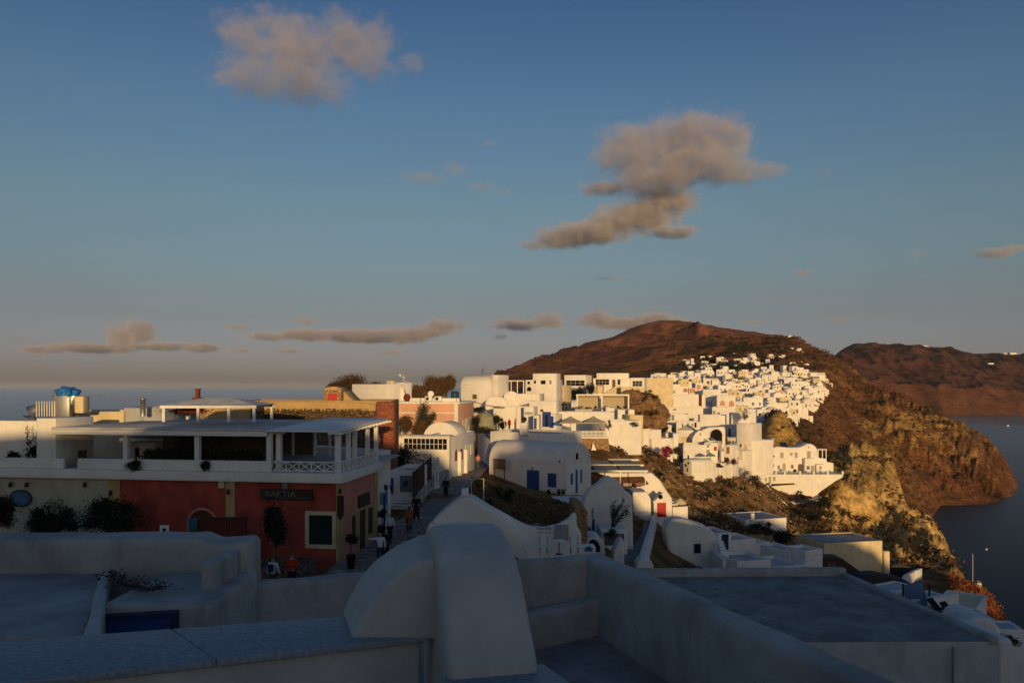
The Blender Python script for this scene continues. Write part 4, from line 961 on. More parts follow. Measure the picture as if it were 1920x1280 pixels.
for v in bm.verts:
    n_=mnoise.noise(v.co*2.3)*.35+mnoise.noise(v.co*6)*.14; v.co*=1+n_; v.co=Vector((v.co.x*.72,v.co.y*.6,v.co.z*.36-(.14 if v.co.z<0 and abs(v.co.x)>.4 else 0)))
me=bpy.data.meshes.new('sheet'); bm.to_mesh(me); bm.free(); me.materials.append(mat('blue_tarp',(.02,.17,.50),.55)); me.polygons.foreach_set('use_smooth',[True]*len(me.polygons)); link(bpy.data.objects.new('sheet',me),tt)
o_=P(268,762,51); tt=thing('chimney_pipe','short grey metal flue on the rear roof','chimney',o_,0); part(tt,'pipe',METAL,lambda mb: mb.lathe([(.16,-.6),(.16,.42),(.22,.44),(.22,.52),(.01,.54)],0,0,12))
o_=P(371,742,50.5); tt=thing('chimney_pot','small dark red chimney pot above the gazebo','chimney',o_,0); part(tt,'pot',mat('dark_brick',(.16,.04,.025),.9),lambda mb: (mb.box(-.12,.12,-.12,.12,-.1,.4),mb.box(-.16,.16,-.16,.16,.4,.46),mb.box(-.26,.26,-.26,.26,-.3,-.1)))
# gazebo
o_=P(304,781,46.5); tt=thing('gazebo','white timber gazebo with a shallow pyramid canvas roof on the restaurant roof','gazebo',o_,0)
gw=(478-304)/F*46.5; 
for a,b_ in ((0,0),(gw-.15,0),(0,3.4),(gw-.15,3.4),(gw*.37,0),(gw*.7,0)): part(tt,'post',WPAINT,lambda mb,a=a,b_=b_: mb.box(a,a+.15,b_,b_+.15,-.3,.6))
part(tt,'beam',WPAINT,lambda mb:mb.box(-.1,gw+.1,-.1,.05,.5,.66)); part(tt,'beam',WPAINT,lambda mb:mb.box(-.1,gw+.1,3.4,3.55,.5,.66))
part(tt,'canopy',mat('pale_canvas',(.62,.62,.62),.9),lambda mb: mb.add([(-.15,-.2,.66),(gw+.15,-.2,.66),(gw+.15,3.7,.66),(-.15,3.7,.66),(gw*.34,1.7,1.08),(gw*.66,1.7,1.08)],[(0,1,5,4),(1,2,5),(2,3,4,5),(3,0,4),(3,2,1,0)]))
tt=thing('flower_bed','row of red bougainvillea under the gazebo beam','flowers',P(350,779,49.2)); mb,_c=crown_mesh(random.Random(4),1.9,.5,.35,900,.09,9,.25); mb.build('blossom',FLOWR,tt); mb,_c=crown_mesh(random.Random(5),2.0,.5,.3,700,.09,9,.2); mb.build('foliage',LEAFD,tt)
# ============================================================ THE STREET AND THE CHAPEL QUARTER
OR=dict(frame=WPAINT,t=.08,proud=.06)
def yat(drop,D): return HY+drop*F/D
# --- paved street: a real sheet laid 4 cm over the ground
def street():
    rows=[(33,560,830,9.53),(38,590,830,9.5),(44,645,850,9.45),(50,690,855,9.3),(56,712,862,9.15),(62,735,866,9.0),(70,775,880,9.05),(78,805,888,9.4),(86,835,903,9.75),(94,852,912,9.95),(104,880,922,10.3),(114,890,925,10.2)]
    mb=MB(); vs=[]
    for D,a,b,d in rows:
        for k in range(9):
            px=a+(b-a)*k/8; vs.append(((px-CX)/F*D,D,CZ-d+.10))
    n=len(rows); fs=[(i*9+k,i*9+k+1,(i+1)*9+k+1,(i+1)*9+k) for i in range(n-1) for k in range(8)]
    mb.add(vs,fs); o=mb.build('street',PAVE); tag(o,None,None,kind='structure')
street()
# --- blue-door chapel
BD=dict(frame=None)
t,f1,H=house('white barrel-vaulted chapel with a blue door and blue window in half shade',917,863,908,92,1062,86,5.4,roof='vx',rh=2.3,wmat=WHITE,rmat=WHITE,name='chapel',cat='chapel',bevel=.05,
  ops=[('d',988,881,1011,919,BLUE,BD),('w',1027,887,1043,913,BLUE,BD),('d',1079,880,1083,924,BLUE,dict(frame=None,face='r')),('w',1070,887,1074,908,BLUE,dict(frame=None,face='r')),('w',1088,880,1091,905,BLUE,dict(frame=None,face='r')),('w',1079,848,1084,861,DARK,dict(frame=WHITE,face='r',arch=True))])
part(t,'water_spout',DMET,lambda mb: mb.lathe([(.02,f1.hit(1050,865).z-.1),(.12,f1.hit(1050,865).z),(.02,f1.hit(1050,865).z+.15)],f1.hit(1050,865).x,-.1,8))
part(t,'door_lamp',DMET,lambda mb: mb.lathe([(.02,f1.hit(999,878).z-.1),(.1,f1.hit(999,878).z),(.02,f1.hit(999,878).z+.15)],f1.hit(999,878).x,-.12,8))
o_=P(937,862,91); t=thing('notice_board','brown framed notice board on a stand by the chapel corner','board',Vector((o_.x,90.3,CZ-11.2)),-.6)
part(t,'panel',mat('board_brown',(.20,.13,.08),.7),lambda mb: mb.box(-.75,.75,-.04,.04,1.9,2.9)); part(t,'frame',WOODD,lambda mb:(mb.box(-.8,.8,-.06,.06,2.9,2.97),mb.box(-.8,.8,-.06,.06,1.83,1.9)));part(t,'post',WOODD,lambda mb:mb.box(-.7,-.62,-.03,.03,0,1.85)); part(t,'post',WOODD,lambda mb:mb.box(.62,.7,-.03,.03,0,1.85))
t,f2,H=house('flat-roofed white block behind the blue-door chapel with a capped chimney',919,808,850,100,1046,95,6.5,bevel=.05,ops=[],par=.25)
c=thing('chimney','small white chimney with a black round cowl on the flat roof behind the chapel','chimney',P(983,806,97),-.3)
part(c,'stack',WHITE,lambda mb: mb.box(-.45,.45,-.45,.45,-.6,.9),bevel=.04); part(c,'cowl',DMET,lambda mb: mb.lathe([(.1,.9),(.1,1.05),(.3,1.15),(.32,1.35),(.2,1.55),(.02,1.6)],0,0,12))
house('blue-shaded plain wall closing the street left of the chapel block',896,812,866,114,919,101,4,bevel=.05,name='house')
# low plaster bench wall and path in front of chapel
t=thing('path_wall','low white path edging in front of the blue-door chapel','wall',P(1030,935,82)); O=P(1030,935,82)
part(t,'kerb',WHITE2,lambda mb: mb.prism([((P(x,y,D)-O).x,(P(x,y,D)-O).y) for x,y,D in ((1020,920,84),(1060,928,80),(1092,938,76),(1092,930,84))],-1.5,.05,'z'),bevel=.05)
# --- garden behind the near white wall: dry mound
def rock(label,name,px,py,D,rx,ry,rz,m,cat,seed,amp=.35,flat=0.0,n=5,fr_=1.6):
    o_=P(px,py,D); t=thing(name,label,cat,o_)
    bm=bmesh.new(); bmesh.ops.create_icosphere(bm,subdivisions=n,radius=1)
    for v in bm.verts:
        q_=v.co*fr_+Vector((seed*7.1,seed*3.3,0)); k=1+amp*(mnoise.fractal(q_,1,2,6))
        v.co=Vector((v.co.x*rx*k,v.co.y*ry*k,v.co.z*rz*k))
    me=bpy.data.meshes.new(name); bm.to_mesh(me); bm.free(); me.materials.append(m); me.polygons.foreach_set('use_smooth',[True]*len(me.polygons))
    link(bpy.data.objects.new('stone',me),t); return t
t=thing('retaining_wall','brown rubble retaining wall holding the dry garden','wall',P(1085,1030,60)); O=P(1085,1030,60)
part(t,'masonry',RUBBLE,lambda mb: mb.prism([((P(x,y,60.0)-O).x,(P(x,y,60.0)-O).z) for x,y in ((1076,1060),(1100,1060),(1101,958),(1092,950),(1076,948))][::-1],-.3,5,'y'),bevel=.08)
for k,(px,D,r) in enumerate([(950,70,.9),(932,73,.7),(905,75,.8),(918,62,.7),(960,76,.6)]):
    p=Vector(((px-CX)/F*D,D,0)); p.z=zg(p.x,p.y)-.1
    shrub(['dark pointed bush on the dry garden in front of the chapel','small dark bush at the left top of the dry garden','bush by the street at the garden corner','low bush among the stones near the white frame','small bush under the blue chapel door'][k],p,r*.8,r,LEAFD if k!=3 else LEAF,1100,.09,31+k)
for k in range(14):
    rng=random.Random(50+k); px=rng.uniform(915,1070); D=rng.uniform(58,78); p=Vector(((px-CX)/F*D,D,0)); p.z=zg(p.x,p.y)
    mb=MB(); r=rng.uniform(.12,.3); mb.lathe([(.01,-.1),(r,0),(r*.9,r*.5),(r*.4,r*.75),(.01,r*.8)],0,0,7,sx=rng.uniform(1,1.6)); o=mb.build('rock',mat('grey_stone',(.28,.24,.19),.95)); o.location=p; tag(o,'pale loose stone lying on the dry garden slope','stone','loose stones on the garden slope')
# goal-like white pipe frame
t=thing('pipe_frame','thin white metal pipe frame standing at the edge of the dry garden','frame',P(905,955,62))
def pf(mb):
    o_=P(905,955,62); g=lambda x,y,D:P(x,y,D)-o_
    mb.tube([g(884,945,62),g(884,897,62),g(907,897,62),g(907,937,62)],.035,n=5)
part(t,'tube',WPAINT,pf)
# --- near white house with the peaked roof (left of the garden)
def outline_house(label,pts,D,dep,m=WHITE,name='house',cat='house',wallname='wall',bevel=.06,base=None):
    o_=P(pts[0][0],pts[0][1],D); t=thing(name,label,cat,o_)
    o=part(t,wallname,m,lambda mb: mb.prism([((P(x,y,D)-o_).x,(P(x,y,D)-o_).z) for x,y in pts][::-1],0,dep,'y'),bevel=bevel)
    if m is WHITE and D<115: soften(o,.09 if D<80 else .14,.03)
    return t,o_
t,o_=outline_house('near white vaulted house with a peaked rounded roof beside the street',[(798,1200),(798,992),(812,976),(830,958),(846,945),(862,933),(874,930),(888,934),(910,948),(935,964),(958,984),(978,1008),(994,1036),(1000,1060),(1000,1200)],46,1.6,WHITE,bevel=.12)
part(t,'chimney',WHITE,lambda mb: mb.box((P(866,925,47)-o_).x,(P(879,925,47)-o_).x,.6,1.1,(P(870,945,47)-o_).z,(P(870,914,47)-o_).z),bevel=.05)
part(t,'plaque',mat('grey_plaque',(.16,.17,.18),.7),lambda mb: mb.box((P(936,1015,45.9)-o_).x,(P(954,1015,45.9)-o_).x,-.08,-.02,(P(936,1032,45.9)-o_).z,(P(936,1015,45.9)-o_).z))
part(t,'ledge',WHITE,lambda mb: mb.box((P(803,1000,45.6)-o_).x,(P(840,1000,45.6)-o_).x,-.5,.02,(P(820,1030,45.6)-o_).z,(P(820,982,45.6)-o_).z),bevel=.05)
part(t,'barrel_porch',WHITE,lambda mb: mb.prism([((P(x,y,38)-o_).x,(P(x,y,38)-o_).z) for x,y in ((770,1200),(770,1042),(785,1016),(805,1002),(830,992),(860,988),(900,988),(918,1000),(935,1040),(940,1200))][::-1],-9,-6.5,'y'),bevel=.1)
t,o_=outline_house('low white shop wall with a dark script sign, curving up at its right end',[(880,1200),(880,934),(905,944),(935,957),(965,974),(990,986),(1020,990),(1048,984),(1066,973),(1074,962),(1081,962),(1082,985),(1090,1000),(1092,1200)],46.5,.6,WHITE,'garden_wall','wall',bevel=.08)
for k,(txt,dz) in enumerate((('Mare e Bolla',0),)):
    tm=text_mesh('lettering',txt,.21,DMET,t,(P(1020,990,46.5)-o_)+Vector((0,-.03,0)),squash=.8)
for dz in (4,7): part(t,'sign_line',DMET,lambda mb: mb.box((P(1008,993,46.4)-o_).x,(P(1034,993,46.4)-o_).x,-.03,-.005,(P(1008,993+dz,46.4)-o_).z,(P(1008,992.4+dz,46.4)-o_).z))
part(t,'cupboard',mat('pale_wood_panel',(.33,.30,.30),.8),lambda mb: mb.box((P(1041,993,46.2)-o_).x,(P(1066,993,46.2)-o_).x,-.35,-.01,(P(1041,1012,46.2)-o_).z,(P(1041,985,46.2)-o_).z),bevel=.02)
o2=P(1048,1038,44); tb=thing('cafe_table','small pale round cafe table between two chairs by the shop wall','table',o2)
part(tb,'tabletop',WPAINT,lambda mb: mb.lathe([(.01,.72),(.42,.72),(.42,.75),(.01,.75)],0,0,16)); part(tb,'leg',DMET,lambda mb: mb.lathe([(.25,0),(.03,.04),(.03,.72)],0,0,8))
for k,dx in enumerate((-.85,.85)):
    c=thing('chair',['pale slatted chair left of the small round cafe table','pale slatted chair right of the small round cafe table'][k],'chair',o2+Vector((dx,0,0)),0)
    part(c,'seat',WPAINT,lambda mb: mb.box(-.22,.22,-.22,.22,.42,.46)); part(c,'backrest',WPAINT,lambda mb:[mb.box(-.22,.22,.2,.23,.5+.12*j,.58+.12*j) for j in range(4)] and None)
    for a in (-.2,.2):
        for b in (-.2,.21): part(c,'leg',DMET,lambda mb,a=a,b=b: mb.box(a-.015,a+.015,b-.015,b+.015,0,.95 if b>0 else .43))
# --- white terraces below the chapel: tall shaded wall with a prickly plant
t,o_=outline_house('tall white rounded wall in shade behind a prickly climbing plant',[(1092,1150),(1092,948),(1097,930),(1107,916),(1122,906),(1130,898),(1142,893),(1160,901),(1172,918),(1186,930),(1190,1150)],73,1.5,WHITE,bevel=.15,
   )
part(t,'window',TEAL,lambda mb: mb.box((P(1109,970,73)-o_).x,(P(1113,970,73)-o_).x,-.03,.05,(P(1109,970,73)-o_).z,(P(1109,952,73)-o_).z))
part(t,'door',BLUE,lambda mb: mb.box((P(1110,970,73)-o_).x,(P(1115,970,73)-o_).x,-.05,.05,(P(1109,995,73)-o_).z,(P(1109,972,73)-o_).z))
t,o_=outline_house('white archway house at the foot of the tall rounded wall',[(1096,1150),(1096,1012),(1104,1007),(1118,1006),(1130,1014),(1134,1024),(1134,1150)],63,3,WHITE,bevel=.1)
part(t,'archway',DARK,lambda mb: mb.prism([((P(x,y,63)-o_).x,(P(x,y,63)-o_).z) for x,y in ((1104,1034),(1104,1014),(1112,1010),(1120,1014),(1125,1024),(1125,1034))][::-1],-.03,.1,'y'))
t,o_=outline_house('white plant ledge with a dark niche under the prickly plant',[(1126,1150),(1126,992),(1176,992),(1177,1150)],69,3,WHITE,'terrace_wall','wall',bevel=.08)
part(t,'niche',mat('niche_shade_blue',(.12,.13,.15),.9),lambda mb: mb.box((P(1133,1020,69)-o_).x,(P(1170,1020,69)-o_).x,-.03,.05,(P(1133,1022,69)-o_).z,(P(1133,1000,69)-o_).z))  # flat panel; the shade of the niche is put into its colour
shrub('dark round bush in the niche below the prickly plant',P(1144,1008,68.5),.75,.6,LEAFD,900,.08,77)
# prickly plant
o_=P(1148,992,70); t=thing('prickly_pear','tall spiky climbing plant spread against the shaded white wall','plant',o_)
rng=random.Random(12); mb=MB(); lf=MB()
for i in range(9):
    a=rng.uniform(-1.2,1.3); top=Vector((a*1.25,rng.uniform(-.3,.1),rng.uniform(1.2,3.0))); mid=Vector((a*.4,0,top.z*.45)); mb.tube([(0,0,-.1),mid,top],[.06,.04,.015],n=5)
    for j in range(55):
        u=rng.random(); c=(mid if rng.random()<.7 else Vector((0,0,.2))).lerp(top,u)+Vector((rng.gauss(0,.13),rng.gauss(0,.1),rng.gauss(0,.13))); q_=Vector((rng.gauss(0,1),rng.gauss(0,1),rng.gauss(0,1))).normalized()*.11; r_=q_.orthogonal().normalized()*.045
        lf.add([c-q_,c+r_,c+q_,c-r_],[(0,1,2,3)])
mb.build('stem',BARK,t); lf.build('leaves',LEAFD,t)
# lit white wall complex under the pergola
t,o_=outline_house('long sunlit white wall stepping down below the reed pergola with a sunken seating niche',[(1096,1060),(1096,886),(1222,886),(1238,900),(1252,922),(1262,936),(1275,944),(1285,960),(1285,1060)],101,5,WHITE,bevel=.15)
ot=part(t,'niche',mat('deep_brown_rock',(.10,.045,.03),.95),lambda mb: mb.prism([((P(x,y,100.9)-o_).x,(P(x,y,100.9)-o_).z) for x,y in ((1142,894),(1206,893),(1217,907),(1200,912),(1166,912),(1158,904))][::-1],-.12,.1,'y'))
part(ot,'seat_cushion',mat('pale_cushion',(.42,.33,.28),.9),lambda mb:(mb.box((P(1168,910,100.7)-o_).x,(P(1184,910,100.7)-o_).x,-.5,-.13,(P(1168,911,100.7)-o_).z,(P(1168,905,100.7)-o_).z)),bevel=.05)
part(ot,'seat_cushion',mat('striped_cushion',(.22,.13,.13),.9),lambda mb:(mb.box((P(1190,910,100.7)-o_).x,(P(1208,910,100.7)-o_).x,-.5,-.13,(P(1190,910,100.7)-o_).z,(P(1190,904,100.7)-o_).z)),bevel=.05)
t,o_=outline_house('white wall with a rounded corner standing in front of the sunlit terrace, half in shade',[(1186,1060),(1186,922),(1214,922),(1221,936),(1223,1060)],93,4,WHITE,bevel=.12)
# pergola with reed mats
dd=10.0; yb=883; D0=dd*F/(883-HY); D1_=dd*F/(872-HY); D2_=dd*F/(862-HY)
o_=P(1103,883,D0); t=thing('pergola','flat pergola of white beams and reed mats below the stone wall','pergola',o_)
for (D,xa,xb) in ((D0,1103,1215),(D1_,1098,1207),(D2_,1095,1198)):
    part(t,'beam',WPAINT,lambda mb,D=D,xa=xa,xb=xb: mb.box((xa-CX)/F*D-o_.x,(xb-CX)/F*D-o_.x,D-o_.y-.12,D-o_.y+.12,-.1,.12),bevel=.02)
for (xa,xb) in ((1108,1150),(1155,1198)):
    for (Da,Db) in ((D0,D1_),(D1_,D2_)):
        part(t,'reed_mat',BAMBOO,lambda mb,xa=xa,xb=xb,Da=Da,Db=Db: mb.box((xa-CX)/F*D1_-o_.x,(xb-CX)/F*D1_-o_.x,Da-o_.y+.3,Db-o_.y-.3,.0,.05))
for xa in (1106,1163,1210): 
    part(t,'post',WPAINT,lambda mb,xa=xa: mb.box((xa-CX)/F*D0-o_.x-.05,(xa-CX)/F*D0-o_.x+.05,-.05,.05,-2.4,-.1))
    part(t,'rafter',WPAINT,lambda mb,xa=xa: mb.box((xa-CX)/F*D0-o_.x-.07,(xa-CX)/F*D0-o_.x+.07,.0,D2_-D0,-.2,-.1))
# red door gate chapel
RDO=dict(frame=WHITE,t=.12)
t,f3,H=house('tiny white gate house with a red door and a round hole in its gable',1226,941,972,97,1260,97.3,1.4,roof='gable',rh=1.15,rmat=WHITE,name='gate_house',cat='gate house',bevel=.03,ops=[('d',1232,942,1249,969,REDP,dict(frame=None))])
part(t,'round_opening',DARK,lambda mb: mb.prism([(f3.hit(1238,931).x+.28*math.cos(a),f3.hit(1238,931).z+.28*math.sin(a)) for a in [2*math.pi*k/16 for k in range(16)]][::-1],-.14,-.03,'y'))
part(t,'cornice',WHITE,lambda mb: mb.box(-.15,f3.W+.15,-.12,.02,H-.05,H+.07))
house('low white terrace parapet right of the red-door gate house',1262,950,980,97.5,1290,98,2.5,roof='flat',bevel=.05,ops=[('w',1266,936,1288,949,DARK,dict(frame=None))] and (),name='terrace_wall',cat='wall')
def umbrella(label,px,py,D,r,m,h=2.3,square=False,group=None,drop=.55):
    o_=P(px,py,D); t=thing('parasol',label,'parasol',o_,0,group); n=4 if square else 8
    part(t,'canopy',m,lambda mb: mb.lathe([(r*1.41 if square else r,h-drop-.12),(r*1.41 if square else r,h-drop),(r*.5,h-drop*.42),(.02,h)],0,0,n,a0=math.pi/4,a1=math.pi/4+2*math.pi)); 
    for p in t.children[0].data.polygons: p.use_smooth=False
    part(t,'pole',WOODM,lambda mb: mb.tube([(0,0,0),(0,0,h-.05)],.04)); return t
umbrella('small closed-in cream parasol on the terrace beside the red-door gate house',1275,968,99.5,.85,CREAM,2.3)
# stone retaining wall with restaurant deck and two square parasols
t,o_=outline_house('high ochre rubble retaining wall under the parasol deck',[(1040,960),(1040,822),(1141,822),(1145,862),(1180,864),(1180,960)],112,6,RUBBLE,'retaining_wall','wall','masonry',bevel=.1)
part(t,'deck',WHITE,lambda mb: mb.box((P(1045,822,111.6)-o_).x,(P(1141,822,111.6)-o_).x,-.4,6.2,(P(1045,822,111.6)-o_).z,(P(1045,819,111.6)-o_).z),bevel=.03)
t=thing('deck_fence','white picket fence along the parasol deck','fence',P(1045,819,111.4)); o_=P(1045,819,111.4)
def fence_(mb):
    w=(1141-1045)/F*111.4
    for z in (.25,.75): mb.box(0,w,-.03,.03,z-.04,z+.04)
    for k in range(40): mb.box(w*k/39-.04,w*k/39+.04,-.05,.05,0,.9)
part(t,'pickets',WPAINT,fence_)
for k,(px,r) in enumerate(((1070,1.75),(1113,1.7))):
    umbrella(['large square beige parasol on the deck, the left one of two','large square beige parasol on the deck, the right one of two'][k],px,820,114.5,r,CANVAS,3.1,True,'square parasols on the deck',.9)
t0=None
for k,px in enumerate((1056,1068,1080,1098,1112,1126)):
    lab='small deck table and chair set under the %s parasol, %s'%('left' if k<3 else 'right',['left','middle','right'][k%3])
    o_=P(px,820,113.6)
    if t0 is None:
        t0=thing('dining_table',lab,'table',o_,0,'tables on the parasol deck'); part(t0,'tabletop',WPAINT,lambda mb: mb.box(-.4,.4,-.35,.35,.7,.75)); part(t0,'leg',WOODM,lambda mb: mb.box(-.05,.05,-.05,.05,0,.7)); part(t0,'tablecloth',CREAM,lambda mb: mb.box(-.42,.42,-.37,.37,.6,.752))
    else: c=copy_tree(t0); c.location=o_; c['label']=lab
shrub('red bougainvillea at the right end of the parasol deck',P(1128,818,112.5),.6,.8,FLOWR,700,.09,61,cat='flowering shrub'); shrub('dark red bush hanging over the deck corner',P(1141,806,113),.6,.9,LEAFB,800,.1,62)
t,o_=outline_house('small white triangular sail-shaped marker in front of the rubble wall',[(1108,847),(1112,829),(1119,846)],111.3,.15,WPAINT,'sail_marker','ornament','panel',bevel=0)
# stairway going up to the red door
t=thing('stairway','dark stone stairway with a white side wall climbing toward the red door','stairs',P(1190,1045,66)); o_=P(1190,1045,66)
def steps(mb):
    for k in range(18):
        u=k/17; D=66+28*u; xa=1160+32*u; xb=1206+14*u; y=1050-78*u
        mb.box((xa-CX)/F*D-o_.x,(xb-CX)/F*D-o_.x,D-o_.y,D-o_.y+28/17+.05,-6,(P(xa,y,D)-o_).z)
part(t,'steps',mat('dark_step_stone',(.20,.20,.21),.9),steps)
def rail(mb):
    pts=[(1202,1052,65),(1222,970,93)]
    a=P(1196,1046,65)-o_; b=P(1222,966,93)-o_; w=.55
    mb.add([(a.x,a.y,a.z-5),(a.x+w,a.y,a.z-5),(b.x+w,b.y,b.z-5),(b.x,b.y,b.z-5),(a.x,a.y,a.z),(a.x+w,a.y,a.z),(b.x+w,b.y,b.z),(b.x,b.y,b.z)],[(3,2,1,0),(4,5,6,7),(0,1,5,4),(1,2,6,5),(2,3,7,6),(3,0,4,7)])
part(t,'side_wall',WHITE,rail,bevel=.08)
t=thing('picket_gate','low white picket gate at the top of the stairway','gate',P(1190,975,92)); part(t,'pickets',WPAINT,lambda mb:[mb.box(.22*k,.22*k+.09,-.03,.03,0,1.0) for k in range(9)]+[mb.box(0,1.9,-.02,.02,.3,.4),mb.box(0,1.9,-.02,.02,.7,.8)] and None)
t,o_=outline_house('small round-topped white wall end at the foot of the stairway',[(1193,1120),(1193,1056),(1200,1047),(1210,1045),(1221,1050),(1226,1062),(1226,1120)],56,1.2,WHITE,'wall_end','wall',bevel=.12)
t,o_=outline_house('white plinth wall at the left foot of the stairs with a blue railing panel',[(1085,1120),(1085,1024),(1117,1024),(1117,1120)],50,1,WHITE,'plinth','wall',bevel=.05)
part(t,'panel',mat('blue_panel',(.06,.12,.33),.6),lambda mb: mb.prism([((P(x,y,50)-o_).x,(P(x,y,50)-o_).z) for x,y in ((1096,1033),(1111,1033),(1111,1027),(1104,1023),(1096,1027))][::-1],-.04,0,'y'))
t,o_=outline_house('short slanted white wall beside the lower stairs',[(1150,1120),(1150,1035),(1158,1018),(1166,1010),(1170,1012),(1172,1120)],60,1.5,WHITE,'terrace_wall','wall',bevel=.08)
# --- lower right white houses in shade
t,o_=outline_house('white vaulted cave house with one small dark window, lower right of the stairs',[(1258,1150),(1258,1048),(1250,1020),(1247,992),(1252,980),(1264,972),(1282,973),(1305,981),(1325,987),(1338,997),(1345,1008),(1347,1040),(1362,1042),(1366,1150)],84,2.5,WHITE,bevel=.3)
w=part(t,'window',DARK,lambda mb: mb.box((P(1303,1020,83.9)-o_).x,(P(1313,1020,83.9)-o_).x,-.03,.05,(P(1303,1036,83.9)-o_).z,(P(1303,1020,83.9)-o_).z))
part(w,'frame',BLUE,lambda mb:[mb.box((P(a,1020,83.9)-o_).x,(P(b,1020,83.9)-o_).x,-.06,.02,(P(1303,c_,83.9)-o_).z,(P(1303,d_,83.9)-o_).z) for a,b,c_,d_ in ((1301.5,1303,1037,1019),(1313,1314.5,1037,1019),(1303,1313,1020,1019),(1303,1313,1037,1036))] and None)
part(t,'ledge',WHITE,lambda mb: mb.box((P(1250,1046,84)-o_).x,(P(1262,1046,84)-o_).x,-1.2,0,(P(1250,1150,84)-o_).z,(P(1250,1052,84)-o_).z),bevel=.15)
house('white annex with a dark blue door at the head of the narrow steps',1345,999,1046,86,1372,86.5,4,bevel=.08,ops=[('d',1353,1001,1366,1030,mat('night_blue_paint',(.015,.025,.07),.6),dict(frame=None))])
t=thing('stairway','narrow white steps descending below the dark blue door','stairs',P(1366,1080,79)); o_=P(1366,1080,79)
part(t,'steps',WHITE2,lambda mb:[mb.box((1361+.5*k-CX)/F*79-o_.x,(1381-.4*k-CX)/F*79-o_.x,.36*k,.36*k+.40,-3,.02+.245*k) for k in range(12)] and None)
part(t,'side_wall',WHITE,lambda mb: mb.box((1354-CX)/F*79-o_.x,(1361-CX)/F*79-o_.x,-.1,4.2,-3,1.7),bevel=.06)
for args in [('low white walled terrace right of the narrow steps',1382,1052,1085,78,1446,79,4.5),('long low white terrace wall, rightmost before the slatted hut',1446,1063,1085,80,1506,81,5),
             ('white rounded garden wall above the low terraces',1372,1012,1060,90,1418,91,4),('stepped white parapet behind the low terraces',1418,1018,1060,92,1444,93,3.5),
             ('white terrace slab beside the dark round tree',1480,1034,1080,88,1512,89,5),('white slatted hut above the terraces',1510,1032,1085,86,1543,87,3)]:
    house(*args,bevel=.07,rmat=OLDW,ops=[('w',1513,1036,1539,1046,WPAINT,dict(frame=None))] if 'slatted' in args[0] else ())
t,o_=outline_house('small white curved chimney wall beside the slatted hut',[(1506,1100),(1506,1056),(1514,1052),(1524,1058),(1524,1100)],84,1.5,WHITE,'chimney_wall','wall',bevel=.15)
t,f4,H=house('white cave house with a grey flat roof, its right half catching the sun',1398,974,1003,124,1475,126,7,bevel=.08,par=.1,ops=[('w',1412,972,1424,985,WPAINT,dict(frame=None))] and ())
part(t,'chimney',WHITE,lambda mb: mb.box(f4.hit(1407,980).x,f4.hit(1413,980).x,-.3,.3,H-.3,H+1.0),bevel=.05)
t,f4,H=house('cream house with a rounded corner and tall chimney at the foot of the crag',1545,1018,1082,112,1655,114,7,bevel=.15,par=.12,wmat=CREAM)
part(t,'chimney',CREAM,lambda mb: mb.box(f4.W-.1,f4.W+.8,-.5,.5,-1,f4.hit(1655,1032).z),bevel=.08)
t,o_=outline_house('dark timber lean-to shed under the cream house',[(1543,1100),(1543,1047),(1580,1047),(1612,1070),(1612,1100)],104,3,WOODD,'shed','shed',bevel=.03)
part(t,'door',WOODM,lambda mb: mb.box((P(1552,1060,104)-o_).x,(P(1566,1060,104)-o_).x,-.04,.02,(P(1552,1080,104)-o_).z,(P(1552,1054,104)-o_).z))
for k,args in enumerate([((1604,1096),(1612,1082),(1650,1078),(1700,1088),(1712,1096)),((1668,1080),(1672,1060),(1688,1056),(1716,1066),(1722,1080))]):
    t,o_=outline_house(['dark canvas awning behind the big grey roof','dark curved shelter with a pale rim at the foot of the crag'][k],[(args[0][0],1110)]+list(args)+[(args[-1][0],1110)],[100,118][k],3,mat('dark_awning',(.05,.045,.045),.9),'awning','awning',bevel=.1)
def ribbon(label,pts,w,h,m,name='terrace_wall',cat='wall'):
    ps=[P(*p) for p in pts]; o_=ps[0]; t=thing(name,label,cat,o_)
    def f(mb):
        for a,b in zip(ps[:-1],ps[1:]):
            a=a-o_; b=b-o_; d=(b-a); d.z=0; d.normalize(); n=Vector((-d.y,d.x,0))*w
            mb.add([tuple(a-Vector((0,0,h))),tuple(b-Vector((0,0,h))),tuple(b+n-Vector((0,0,h))),tuple(a+n-Vector((0,0,h))),tuple(a),tuple(b),tuple(b+n),tuple(a+n)],[(3,2,1,0),(4,5,6,7),(0,1,5,4),(1,2,6,5),(2,3,7,6),(3,0,4,7)])
    part(t,'masonry',m,f,bevel=.04,); return t
ribbon('pale curved terrace wall sweeping down from the crag',[(1722,1064,118),(1708,1070,114),(1694,1078,108),(1688,1088,102)],.5,2,WHITE)
ribbon('lit pale wall on the cliff path at the right',[(1790,1094,128),(1812,1090,126),(1830,1088,124),(1832,1092,122)],.6,1.4,CREAM)
ribbon('long dark stepped wall descending along the cliff path',[(1738,1104,96),(1752,1112,92),(1775,1124,88),(1800,1132,86),(1818,1132,85)],.5,1.6,DRUB)
